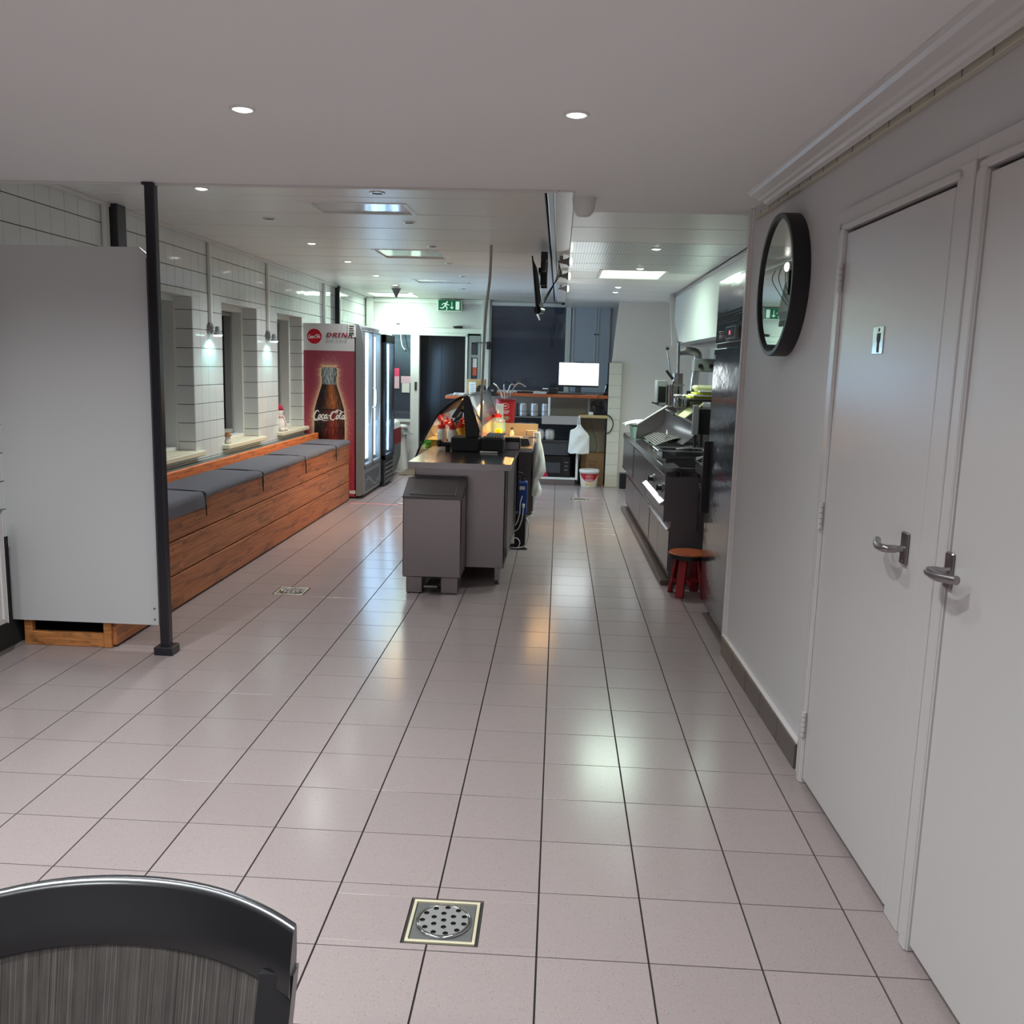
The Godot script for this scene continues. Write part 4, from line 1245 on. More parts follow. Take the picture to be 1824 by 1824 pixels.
# shelves and rows of bottles behind the glass: the bottles are drawn as one part each shelf, too small to tell apart
func cooler_stock(c: Node3D, o: Vector3, z0: float, z1: float, x0: float, x1: float, ys: Array) -> void:
	var lin := Mb.new(o).bb(V(x0 - 0.02, ys[0], z0), V(x0 - 0.01, 1.86, z1))
	lin.bb(V(x0, ys[0], z1 + 0.006), V(x1 - 0.01, 1.84, z1 + 0.012)).bb(V(x0, ys[0], z0 - 0.012), V(x1 - 0.01, 1.84, z0 - 0.006))
	part("lining", lin, mat("lining_white", rgb(226, 234, 240), 0.5), c)
	for y in ys:
		part("shelf", Mb.new(o).bb(V(x0, y - 0.012, z0 + 0.0), V(x1, y, z1), 0.002), "plastic_white", c)
	for k in ys.size():
		var rows := Mb.new(o)
		var n := int(absf(z1 - z0) / 0.085)
		for i in n:
			var z := z0 - 0.06 - i * (absf(z1 - z0) - 0.1) / maxf(n - 1, 1)
			rows.xf = Transform3D(Basis(), V(x1 - 0.06, ys[k], z))
			rows.lathe([Vector2(0, 0), Vector2(0.03, 0), Vector2(0.032, 0.1), Vector2(0.03, 0.14), Vector2(0.013, 0.19), Vector2(0.013, 0.22), Vector2(0, 0.22)], 10)
		rows.xf = Transform3D()
		part("bottle_row", rows, mat("stock_%d_%d" % [k, int(-z0 * 10)], [rgb(120, 170, 190), rgb(190, 200, 190), rgb(70, 60, 60), rgb(170, 190, 120), rgb(150, 180, 200)][k % 5], 0.2), c).set_meta("kind", "stuff")

# ---------- serving counter with till ----------
func counter() -> void:
	var o := V(-0.67, 0, -3.75)
	var c := thing("serving_counter", "brushed steel serving counter at the front of the shop island", "counter", o)
	part("top", Mb.new(o).prism([Vector2(-1.035, 0.832), Vector2(-0.322, 0.832), Vector2(-0.31, 0.84), Vector2(-0.31, 0.875), Vector2(-1.035, 0.875)], -3.19, -4.47), "steel", c)
	part("front_panel", Mb.new(o).bb(V(-0.99, 0.125, -3.22), V(-0.352, 0.832, -3.235), 0.003), "steel_satin", c)
	part("side_panel", Mb.new(o).bb(V(-0.995, 0.125, -3.22), V(-0.98, 0.832, -4.45), 0.003), "steel_satin", c)
	part("side_frame", Mb.new(o).bb(V(-0.352, 0.2, -3.235), V(-0.33, 0.832, -3.30), 0.003).bb(V(-0.352, 0.2, -3.235), V(-0.33, 0.27, -4.45), 0.003).bb(V(-0.352, 0.2, -4.38), V(-0.33, 0.832, -4.45), 0.003), "steel_dark", c)
	part("inner_shelf", Mb.new(o).bb(V(-0.98, 0.4, -3.24), V(-0.36, 0.42, -4.44), 0.002), "steel_dark", c)
	part("sliding_door", Mb.new(o).bb(V(-0.345, 0.27, -3.30), V(-0.338, 0.83, -4.38), 0.002), "steel_dark", c)
	part("bottom", Mb.new(o).bb(V(-0.985, 0.125, -3.225), V(-0.345, 0.145, -4.45), 0.002), "steel_dark", c)
	for p in [V(-0.393, 0, -3.26), V(-0.95, 0, -3.26), V(-0.393, 0, -4.4), V(-0.95, 0, -4.4)]:
		var lg := part("leg", Mb.new(o).bb(V(p.x - 0.019, 0.03, p.z - 0.019), V(p.x + 0.019, 0.13, p.z + 0.019), 0.002), "steel_satin", c)
		part("foot", Mb.new(o).cyl(V(p.x, 0, p.z), V(p.x, 0.008, p.z), 0.018, -1.0, 14).cyl(V(p.x, 0.008, p.z), V(p.x, 0.035, p.z), 0.01, -1.0, 10), "charcoal", lg)
	# pedal bin
	var q := V(-0.82, 0, -3.03)
	var b := thing("pedal_bin", "brushed steel pedal bin with a sloping flap lid before the counter", "bin", q)
	part("body", Mb.new(q).bb(V(-1.02, 0.115, -2.89), V(-0.62, 0.665, -3.17), 0.008), "steel_satin", b)
	part("base", Mb.new(q).bb(V(-0.995, 0.006, -2.90), V(-0.885, 0.117, -3.16), 0.003).bb(V(-0.755, 0.006, -2.90), V(-0.64, 0.117, -3.16), 0.003).bb(V(-0.89, 0.006, -3.1), V(-0.75, 0.117, -3.15), 0.003), "steel_satin", b)
	var ld := Mb.new(q)
	ld.xf = Transform3D(Basis(V(0, 0, -1), V(0, 1, 0), V(1, 0, 0)), Vector3.ZERO)
	ld.prism([Vector2(2.885, 0.66), Vector2(2.885, 0.675), Vector2(3.15, 0.775), Vector2(3.185, 0.775), Vector2(3.185, 0.66)], -1.022, -0.618)
	var lid := part("lid", ld, "steel_dark", b)
	var fl := Mb.new(q)
	fl.quad(V(-0.965, 0.6905, -2.92), V(-0.665, 0.6905, -2.92), V(-0.665, 0.768, -3.125), V(-0.965, 0.768, -3.125), V(0, 1, 0.4))
	var fb := Mb.new(q)
	fb.xf = Transform3D(Basis(Vector3.RIGHT, atan2(0.1, 0.265)), V(-0.82, 0.7265, -3.017))
	fb.box(V(0, 0.0, 0), V(0.31, 0.008, 0.23), 0.003)
	part("flap", fb, "steel_dark", lid)
	part("pedal", Mb.new(q).bb(V(-0.86, 0.045, -2.86), V(-0.78, 0.057, -3.1), 0.003), "black_satin", b)
	part("pedal", Mb.new(q).bb(V(-0.87, 0.05, -2.855), V(-0.77, 0.066, -2.9), 0.005), "steel_dark", b)
	for s in [-0.98, -0.66]:
		part("foot", Mb.new(q).cyl(V(s, 0, -2.92), V(s, 0.012, -2.92), 0.012, -1.0, 10).cyl(V(s, 0, -3.14), V(s, 0.012, -3.14), 0.012, -1.0, 10), "black_matt", b)
	# till: base, printer, screens
	var t := thing("till_terminal", "black till terminal with a tilted screen and customer display", "till", V(-0.725, 0.875, -4.18))
	var k := V(-0.725, 0.875, -4.18)
	part("base", Mb.new(k).bb(V(-0.838, 0.878, -4.06), V(-0.617, 0.985, -4.34), 0.006), "black_matt", t)
	part("screen", Mb.new(k).prism([Vector2(-0.722, 0.985), Vector2(-0.612, 1.0), Vector2(-0.612, 1.03), Vector2(-0.70, 1.31), Vector2(-0.722, 1.317), Vector2(-0.745, 1.22)], -4.06, -4.36), "black_satin", t)
	part("screen_glass", Mb.new(k).prism([Vector2(-0.6105, 1.035), Vector2(-0.607, 1.036), Vector2(-0.694, 1.308), Vector2(-0.6975, 1.307)], -4.07, -4.35), "black_gloss", t)
	part("customer_display", Mb.new(k).prism([Vector2(-0.838, 1.148), Vector2(-0.832, 1.138), Vector2(-0.803, 1.14), Vector2(-0.70, 1.29), Vector2(-0.708, 1.318), Vector2(-0.73, 1.318)], -4.08, -4.3), "black_gloss", t)
	part("display_arm", Mb.new(k).bb(V(-0.77, 1.18, -4.16), V(-0.72, 1.2, -4.22), 0.004), "black_satin", t)
	part("display_label", Mb.new(k).bb(V(-0.752, 1.208, -4.075), V(-0.735, 1.235, -4.079), 0.001), "yellow_tray", t)
	part("cable", Mb.new(k).tube(curve([V(-0.62, 0.99, -4.1), V(-0.6, 1.0, -4.07), V(-0.59, 0.98, -4.08), V(-0.6, 0.95, -4.1)]), 0.004, 6), "steel_satin", t)
	var pr := V(-0.51, 0.875, -4.2)
	var pn := thing("receipt_printer", "black receipt printer with a ribbed cover right of the till", "printer", pr)
	part("body", Mb.new(pr).bb(V(-0.606, 0.879, -4.08), V(-0.417, 0.985, -4.3), 0.01), "black_matt", pn)
	for i in 7:
		part("rib", Mb.new(pr).tube([V(-0.565 + i * 0.02, 0.985, -4.1), V(-0.548 + i * 0.02, 1.01, -4.16), V(-0.54 + i * 0.02, 1.012, -4.26)], 0.0085, 6), "charcoal", pn)
	solo("pen", Mb.new(V(-0.53, 0.881, -4.02)).cyl(V(-0.6, 0.881, -4.02), V(-0.46, 0.883, -4.0), 0.005, 0.004, 8), "plastic_white", "white pen lying before the receipt printer on the counter", "pen", V(-0.53, 0.881, -4.02))
	solo("small_tool", Mb.new(V(-0.5, 0.875, -4.05)).bb(V(-0.6, 0.8755, -4.035), V(-0.45, 0.882, -4.06), 0.002), "black_gloss", "flat black tool lying under the receipt printer edge", "tool", V(-0.5, 0.875, -4.05))
	var sc := V(-0.9, 0.875, -4.22)
	var sn := thing("hand_scanner", "black card reader on a low stand left of the till", "card reader", sc)
	part("body", Mb.new(sc).bb(V(-0.965, 0.9, -4.17), V(-0.838, 0.935, -4.27), 0.008), "black_gloss", sn)
	part("head", Mb.new(sc).bb(V(-0.968, 0.897, -4.165), V(-0.925, 0.952, -4.275), 0.012), "black_gloss", sn)
	part("stand", Mb.new(sc).bb(V(-0.9, 0.875, -4.2), V(-0.86, 0.902, -4.25), 0.004), "black_satin", sn)
	var dr := V(-0.36, 0.875, -4.41)
	var dn := thing("tray_rack", "black sectioned tray on the right edge of the steel counter", "tray", dr)
	part("tray", Mb.new(dr).bb(V(-0.436, 0.94, -4.35), V(-0.3, 0.975, -4.47), 0.004), "black_satin", dn)
	part("divider", Mb.new(dr).bb(V(-0.375, 0.975, -4.35), V(-0.37, 0.98, -4.47)), "plastic_grey", dn)
	part("stand", Mb.new(dr).bb(V(-0.43, 0.876, -4.352), V(-0.305, 0.94, -4.44), 0.003), "steel_satin", dn)
	part("flap", Mb.new(dr).bb(V(-0.304, 0.876, -4.35), V(-0.298, 0.97, -4.46), 0.002), "black_satin", dn)
	# blue power box with cables, on a black stand
	var w := V(-0.27, 0, -4.62)
	var st := thing("bin_drawer", "tall black box standing on the floor under the blue power box", "box", w)
	part("body", Mb.new(w).bb(V(-0.335, 0.0, -4.60), V(-0.245, 0.29, -4.8), 0.004), "black_matt", st)
	var pb := thing("power_box", "blue power supply box with white plugs beside the counter", "power supply", V(-0.275, 0.27, -4.60))
	var pw := pb.position
	part("case", Mb.new(pw).bb(V(-0.312, 0.29, -4.60), V(-0.236, 0.578, -4.72), 0.008), "blue_case", pb)
	part("label_plate", Mb.new(pw).bb(V(-0.302, 0.51, -4.5995), V(-0.255, 0.54, -4.598)), "paper", pb)
	part("plug", Mb.new(pw).bb(V(-0.276, 0.355, -4.6), V(-0.252, 0.39, -4.57), 0.006), "plastic_white", pb)
	part("cap", Mb.new(pw).cyl(V(-0.275, 0.578, -4.66), V(-0.275, 0.6, -4.66), 0.02, 0.014, 12), "black_satin", pb)
	part("cable", Mb.new(pw).tube(curve([V(-0.275, 0.6, -4.66), V(-0.28, 0.64, -4.655), V(-0.32, 0.655, -4.64)]), 0.006, 6), "black_satin", pb)
	var cb := thing("cable_loops", "white cables looping from the blue box down to the floor", "cable", V(-0.27, 0, -4.56))
	var cc := cb.position
	part("cable", Mb.new(cc).tube(curve([V(-0.275, 0.46, -4.575), V(-0.29, 0.4, -4.56), V(-0.295, 0.3, -4.555), V(-0.32, 0.22, -4.55), V(-0.345, 0.2, -4.56)]), 0.005, 6), "plastic_white", cb)
	part("cable", Mb.new(cc).tube(curve([V(-0.264, 0.37, -4.57), V(-0.27, 0.27, -4.555), V(-0.3, 0.18, -4.55), V(-0.34, 0.15, -4.56)]), 0.005, 6), "plastic_white", cb)
	part("cable", Mb.new(cc).tube(curve([V(-0.236, 0.27, -4.6), V(-0.215, 0.22, -4.585), V(-0.21, 0.12, -4.575), V(-0.24, 0.03, -4.565), V(-0.29, 0.01, -4.56), V(-0.36, 0.006, -4.55)]), 0.005, 6), "plastic_white", cb)
	part("cable", Mb.new(cc).tube(curve([V(-0.345, 0.09, -4.55), V(-0.31, 0.095, -4.545), V(-0.285, 0.06, -4.545), V(-0.3, 0.015, -4.545), V(-0.34, 0.006, -4.545)]), 0.005, 6), "plastic_white", cb)
	part("cable", Mb.new(cc).tube(curve([V(-0.36, 0.006, -4.53), V(-0.28, 0.006, -4.515), V(-0.225, 0.006, -4.53), V(-0.24, 0.006, -4.56), V(-0.3, 0.006, -4.565)]), 0.006, 6), "cord_black", cb)
	# grey tube hanging from the ceiling to the island
	solo("hanging_conduit", Mb.new(V(-0.59, 0.875, -4.36)).tube(curve([V(-0.57, 2.5, -4.3), V(-0.575, 2.25, -4.3), V(-0.6, 2.0, -4.31), V(-0.613, 1.7, -4.33), V(-0.622, 1.3, -4.35), V(-0.63, 0.876, -4.40)]), 0.0115, 10), mat("tube_grey", rgb(186, 182, 176), 0.5), "thin grey cable tube hanging from the ceiling down to the counter", "cable tube", V(-0.59, 0.875, -4.36))

# ---------- curved glass display case ----------
func display_case() -> void:
	var o := V(-0.7, 0, -5.5)
	var c := thing("display_case", "refrigerated display case with curved front glass, warmly lit inside", "display case", o)
	var z0 := -4.52
	var z1 := -6.5
	part("body", Mb.new(o).bb(V(-1.16, 0.12, z0), V(-0.36, 0.80, z1), 0.006), "steel_satin", c)
	part("deck", Mb.new(o).bb(V(-1.18, 0.80, z0), V(-0.36, 0.84, z1), 0.004), mat("warm_deck", rgb(214, 190, 160), 0.22, 0.6), c)
	part("rear_unit", Mb.new(o).bb(V(-0.36, 0.16, -5.35), V(-0.215, 0.80, z1), 0.012), "steel_dark", c)
	part("rear_top", Mb.new(o).bb(V(-0.5, 0.84, z0), V(-0.2, 0.875, z1), 0.004), "steel", c)
	part("rear_door", Mb.new(o).bb(V(-0.215, 0.2, -5.36), V(-0.2, 0.66, -6.4), 0.01), "plastic_grey", c)
	part("plinth", Mb.new(o).bb(V(-1.1, 0.0, z0 - 0.1), V(-0.42, 0.12, z1 + 0.05), 0.004), "black_matt", c)
	part("foot", Mb.new(o).cyl(V(-0.25, 0, -6.4), V(-0.25, 0.012, -6.4), 0.06, 0.05, 18).cyl(V(-0.25, 0.012, -6.4), V(-0.25, 0.17, -6.4), 0.02, -1.0, 10), "plastic_grey", c)
	part("upstand", Mb.new(o).bb(V(-0.74, 0.84, z1 - 0.02), V(-0.2, 0.958, z1), 0.004), mat("warm_steel", rgb(222, 196, 158), 0.4, 0.5), c)
	# glass
	var pr := curve([Vector2(-1.195, 0.76), Vector2(-1.15, 0.87), Vector2(-1.088, 0.995), Vector2(-1.008, 1.132), Vector2(-0.944, 1.2), Vector2(-0.875, 1.258), Vector2(-0.80, 1.292)], 3)
	var rows := []
	for p in pr:
		rows.append([V(p.x, p.y, z0) - o, V(p.x, p.y, z1) - o])
	part("curved_glass", Mb.new().sheet(rows, 0.006), "case_glass", c)
	var edge := []
	for p in pr: edge.append(V(p.x, p.y, z0))
	part("glass_edge", Mb.new(o).tube(edge, 0.009, 6), "black_gloss", c)
	var e2 := []
	for p in pr: e2.append(V(p.x, p.y, z1))
	part("glass_edge", Mb.new(o).tube(e2, 0.009, 6), "black_gloss", c)
	part("bottom_rail", Mb.new(o).bb(V(-1.21, 0.74, z0), V(-1.17, 0.765, z1), 0.004), "chrome", c)
	var cheek := [Vector2(-1.19, 0.765)]
	for p in pr: cheek.append(p)
	cheek.append_array([Vector2(-0.74, 1.29), Vector2(-0.64, 1.04), Vector2(-0.64, 0.845), Vector2(-1.18, 0.845)])
	part("end_glass", Mb.new(o).prism(cheek, z0 + 0.0, z0 - 0.006), "case_glass", c)
	part("end_panel", Mb.new(o).prism(cheek, z1 + 0.006, z1), "warm_deck", c)
	part("top_canopy", Mb.new(o).prism([Vector2(-1.0, 1.142), Vector2(-0.875, 1.26), Vector2(-0.80, 1.296), Vector2(-0.735, 1.296), Vector2(-0.735, 1.28), Vector2(-0.80, 1.278), Vector2(-0.87, 1.24), Vector2(-0.98, 1.135)], z0 - 0.01, z1 + 0.01), "charcoal", c)
	part("rear_frame", Mb.new(o).prism([Vector2(-0.745, 1.296), Vector2(-0.725, 1.296), Vector2(-0.632, 1.04), Vector2(-0.65, 1.035)], z0 - 0.0, z0 - 0.03), "steel_dark", c)
	part("rear_frame", Mb.new(o).prism([Vector2(-0.745, 1.296), Vector2(-0.725, 1.296), Vector2(-0.632, 1.04), Vector2(-0.65, 1.035)], z1 + 0.03, z1), "steel_dark", c)
	part("rear_panel", Mb.new(o).prism([Vector2(-0.655, 0.845), Vector2(-0.648, 0.845), Vector2(-0.648, 1.03), Vector2(-0.655, 1.03)], z0 - 0.03, z1 + 0.03), "warm_deck", c)
	part("rear_flap", Mb.new(o).prism([Vector2(-0.735, 1.29), Vector2(-0.73, 1.292), Vector2(-0.637, 1.042), Vector2(-0.642, 1.04)], z0 - 0.03, z1 + 0.03), "black_gloss", c)
	part("lamp_tube", Mb.new(o).cyl(V(-0.80, 1.262, z0 - 0.08), V(-0.80, 1.262, z1 + 0.08), 0.012, -1.0, 10), "warm_face", c)
	area(c, V(-0.80, 1.245, (z0 + z1) * 0.5) - o, Vector3(-0.25, -1, 0), Vector2(0.03, 1.7), Color(1.0, 0.76, 0.46), 2.6, Vector3.RIGHT)
	part("glass_shelf", Mb.new(o).prism([Vector2(-1.13, 0.905), Vector2(-1.13, 0.912), Vector2(-0.82, 1.1), Vector2(-0.82, 1.093)], z0 - 0.03, z1 + 0.03), "case_glass", c)
	part("shelf_rail", Mb.new(o).bb(V(-1.14, 0.90, z0 - 0.02), V(-1.125, 0.916, z1 + 0.02), 0.003), "chrome", c)
	# goods inside: sauce bottles, trays, salad tubs
	var spots := [[-1.0, -4.75, 0.84, 1], [-0.9, -4.72, 0.84, 0], [-0.95, -5.05, 0.84, 1], [-0.86, -5.0, 0.84, 2], [-1.02, -5.3, 0.84, 0], [-0.88, -5.35, 0.84, 1]]
	var words := ["white sauce bottle with a red cap, nearest the till in the glass case", "squat red-capped white bottle at the near end of the glass case", "red-topped sauce bottle behind the front two in the glass case", "yellowish sauce bottle beside the till screen in the glass case", "red-capped bottle in the middle of the glass case", "red-topped bottle farther back in the glass case"]
	for k in spots.size():
		var s = spots[k]
		var b := thing("sauce_bottle", words[k], "bottle", V(s[0], s[2], s[1]), "sauce bottles in the glass case")
		part("bottle", Mb.new().lathe([Vector2(0, 0), Vector2(0.04, 0), Vector2(0.042, 0.02), Vector2(0.042, 0.13), Vector2(0.03, 0.16), Vector2(0.022, 0.17), Vector2(0, 0.17)], 18, true), ["paper", "plastic_white", "yellow_tray"][s[3]], b)
		part("cap", Mb.new().lathe([Vector2(0, 0.165), Vector2(0.034, 0.165), Vector2(0.034, 0.195), Vector2(0.014, 0.205), Vector2(0.007, 0.235), Vector2(0, 0.237)], 16), "red_plastic", b)
		part("band", Mb.new().lathe([Vector2(0.0425, 0.02), Vector2(0.044, 0.02), Vector2(0.044, 0.05), Vector2(0.0425, 0.05)], 18), "red_plastic", b)
	for k in 3:
		var t := thing("food_tray", ["amber plastic tray standing in the near corner of the glass case", "amber tray behind the nearest one in the glass case", "farthest amber tray in the glass case"][k], "tray", V(-1.07, 0.84, -4.9 - k * 0.5), "amber trays in the glass case")
		part("tray", Mb.new().box(V(0, 0.03, 0), V(0.13, 0.06, 0.36), 0.008), "yellow_tray", t)
		part("rim", Mb.new().box(V(0, 0.064, 0), V(0.15, 0.008, 0.38), 0.003), "yellow_tray", t)
	var g := thing("parsley_garnish", "bright green garnish leaves along the front of the glass case", "garnish", V(-1.13, 0.84, -4.75))
	var gm := Mb.new()
	for i in 90:
		var p := V(rng.randf_range(-0.03, 0.04), rng.randf_range(0.0, 0.06), rng.randf_range(-0.2, 0.2))
		var a := V(rng.randf_range(-1, 1), rng.randf_range(0, 1), rng.randf_range(-1, 1)).normalized() * 0.018
		var d := a.cross(V(0.3, 1, 0.2)).normalized() * 0.009
		gm.tri(p - a, p + d, p + a, V(0, 1, 0))
		gm.tri(p - a, p + a, p - d, V(0, 1, 0))
	part("leaves", gm, "green_plastic", g).set_meta("kind", "stuff")
	# things on the rear top
	var jar := thing("sauce_jar", "clear squat jar with a red screw lid and white pump nozzle", "jar", V(-0.60, 0.875, -6.0))
	part("jar", Mb.new().lathe([Vector2(0, 0), Vector2(0.075, 0), Vector2(0.08, 0.02), Vector2(0.08, 0.13), Vector2(0.05, 0.17), Vector2(0.0, 0.172)], 24, true), "bottle_glass", jar)
	part("label_band", Mb.new().lathe([Vector2(0.081, 0.03), Vector2(0.083, 0.03), Vector2(0.083, 0.12), Vector2(0.081, 0.12)], 24), "mint_box", jar)
	part("lid", Mb.new().lathe([Vector2(0, 0.17), Vector2(0.044, 0.17), Vector2(0.046, 0.195), Vector2(0.02, 0.207), Vector2(0, 0.21)], 20), "red_plastic", jar)
	part("nozzle", Mb.new().cyl(V(0, 0.21, 0), V(0, 0.25, 0), 0.012, 0.008, 12), "plastic_white", jar)
	var yb := thing("sauce_cup", "small tub with a bright yellow lid on the lit rear worktop", "tub", V(-0.555, 0.875, -5.55))
	part("cup", Mb.new().cyl(V(0, 0, 0), V(0, 0.05, 0), 0.03, 0.036, 18), "red_plastic", yb)
	part("lid", Mb.new().cyl(V(0, 0.05, 0), V(0, 0.085, 0), 0.038, 0.034, 18), "yellow_plastic", yb)
	var bt := thing("small_bottle", "small clear bottle with a black cap on the lit rear worktop", "bottle", V(-0.43, 0.875, -5.6))
	part("bottle", Mb.new().lathe([Vector2(0, 0), Vector2(0.02, 0), Vector2(0.021, 0.05), Vector2(0.011, 0.07), Vector2(0.011, 0.08), Vector2(0, 0.08)], 16, true), "bottle_glass", bt)
	part("cap", Mb.new().cyl(V(0, 0.08, 0), V(0, 0.1, 0), 0.014, -1.0, 14), "black_satin", bt)
	solo("scale_plate", Mb.new(V(-0.33, 0.875, -5.0)).prism([Vector2(-0.43, 0.875), Vector2(-0.23, 0.875), Vector2(-0.25, 0.93), Vector2(-0.4, 0.93)], -4.85, -5.15), "charcoal", "dark sloped tray on the rear worktop behind the steel counter", "tray", V(-0.33, 0.875, -5.0))
	# red bucket with tongs on the case
	var bk := thing("sauce_bucket", "tall red printed bucket holding steel tongs on the far counter", "bucket", V(-0.60, 0.90, -7.4))
	part("bucket", Mb.new().lathe([Vector2(0.0, 0.0), Vector2(0.098, 0.0), Vector2(0.1, 0.004), Vector2(0.115, 0.265), Vector2(0.122, 0.266), Vector2(0.122, 0.276), Vector2(0.11, 0.276), Vector2(0.095, 0.01), Vector2(0, 0.01)], 32, false), "red_paint", bk)
	part("print", Mb.new().lathe([Vector2(0.1013, 0.01), Vector2(0.1155, 0.255)], 40, false, true), "bucket_print_1", bk)
	for k in 4:
		var x := -0.05 + k * 0.025
		part("tongs", Mb.new().tube(curve([V(x, 0.02, 0), V(x + 0.01, 0.28, 0.01), V(x + 0.05 * (k - 1), 0.41 + 0.015 * k, 0.02), V(x + 0.10 * (k - 1), 0.455 - 0.01 * k, 0.03)]), 0.008, 6), "chrome", bk)
	solo("cutting_board", Mb.new(V(-0.66, 0.90, -7.2)).bb(V(-0.70, 0.90, -7.19), V(-0.615, 1.13, -7.205), 0.004), "plastic_white", "upright white board between the jar and the red bucket", "board", V(-0.66, 0.90, -7.2))
	var wc := V(-0.55, 0, -7.2)
	var wk := thing("work_table", "steel table behind the display case carrying the red bucket", "table", wc)
	part("top", Mb.new(wc).bb(V(-0.85, 0.86, -6.85), V(-0.25, 0.90, -7.6), 0.004), "steel", wk)
	for p in [[-0.82, -6.9], [-0.28, -6.9], [-0.82, -7.55], [-0.28, -7.55]]:
		part("leg", Mb.new(wc).bb(V(p[0] - 0.02, 0, p[1] - 0.02), V(p[0] + 0.02, 0.86, p[1] + 0.02), 0.003), "steel_satin", wk)
	# towel on the rail of the case
	var rl := thing("towel_rail", "short chrome rail on the kitchen side of the display case", "rail", V(-0.2, 0.93, -5.2))
	part("bar", Mb.new(rl.position).cyl(V(-0.185, 0.93, -5.0), V(-0.185, 0.93, -5.9), 0.008, -1.0, 10).cyl(V(-0.30, 0.93, -5.02), V(-0.185, 0.93, -5.02), 0.007, -1.0, 8).cyl(V(-0.30, 0.93, -5.88), V(-0.185, 0.93, -5.88), 0.007, -1.0, 8).cyl(V(-0.30, 0.875, -5.02), V(-0.30, 0.93, -5.02), 0.007, -1.0, 8).cyl(V(-0.30, 0.875, -5.88), V(-0.30, 0.93, -5.88), 0.007, -1.0, 8), "chrome", rl)
	var tw := thing("tea_towel", "crumpled white tea towel hanging over the rail of the case", "towel", V(-0.17, 0.36, -5.35))
	var org := tw.position
	var cl := []
	var ol := [[0.955, -0.205, -0.165], [0.88, -0.205, -0.155], [0.81, -0.204, -0.136], [0.70, -0.202, -0.115], [0.60, -0.202, -0.10], [0.56, -0.202, -0.125], [0.52, -0.202, -0.165], [0.46, -0.204, -0.148], [0.41, -0.206, -0.133], [0.36, -0.206, -0.142]]
	for q in ol:
		var l := []
		for j in 19:
			var a := TAU * j / 18.0
			var w: float = (q[2] - q[1]) * 0.5
			l.append(V((q[1] + q[2]) * 0.5 + w * cos(a), q[0] + 0.006 * sin(a * 3.0 + q[0] * 20.0), -5.33 + (0.03 + w * 0.35) * sin(a) * (1.0 + 0.3 * sin(a * 4.0 + q[0] * 24.0))) - org)
		cl.append(l)
	part("cloth", Mb.new().sheet(cl, 0.012), "towel", tw)
	# television under the beam
	var tvp := V(-0.2, 2.2, -4.4)
	var tv := thing("television", "flat black television hung edge-on under the divider beam", "television", tvp)
	part("panel", Mb.new(tvp).prism([Vector2(-0.236, 2.39), Vector2(-0.226, 2.392), Vector2(-0.176, 1.96), Vector2(-0.188, 1.955)], -4.0, -4.95), "black_gloss", tv)
	part("back_shell", Mb.new(tvp).prism([Vector2(-0.222, 2.36), Vector2(-0.196, 2.31), Vector2(-0.153, 2.07), Vector2(-0.176, 2.0)], -4.03, -4.92), mat("shell_grey", rgb(58, 62, 62), 0.25), tv)
	part("mount", Mb.new(tvp).bb(V(-0.172, 2.20, -4.3), V(-0.12, 2.46, -4.36), 0.004).bb(V(-0.172, 2.20, -4.55), V(-0.12, 2.46, -4.61), 0.004).bb(V(-0.19, 2.3, -4.33), V(-0.15, 2.34, -4.58), 0.004), "black_satin", tv)
	part("bracket", Mb.new(tvp).bb(V(-0.165, 2.36, -4.0), V(-0.115, 2.415, -4.12), 0.006).bb(V(-0.155, 2.28, -4.0), V(-0.125, 2.37, -4.1), 0.006), "black_satin", tv)
	part("speaker", Mb.new(tvp).cyl(V(-0.18, 1.99, -4.02), V(-0.15, 1.99, -4.1), 0.03, 0.028, 16), "black_gloss", tv)
	var tc := thing("cable_bundle", "tangle of black cables hanging behind the television", "cable", V(-0.08, 2.39, -4.6))
	for k in 3:
		var z := -4.3 - k * 0.16
		part("cable", Mb.new(tc.position).tube(curve([V(-0.03, 2.395, z), V(-0.03 + 0.008 * k, 2.32, z - 0.03), V(-0.06 - 0.012 * k, 2.22, z - 0.06), V(-0.14, 2.06 + 0.03 * k, z), V(-0.16, 2.08, z + 0.1)]), 0.0035, 6), "black_satin", tc)

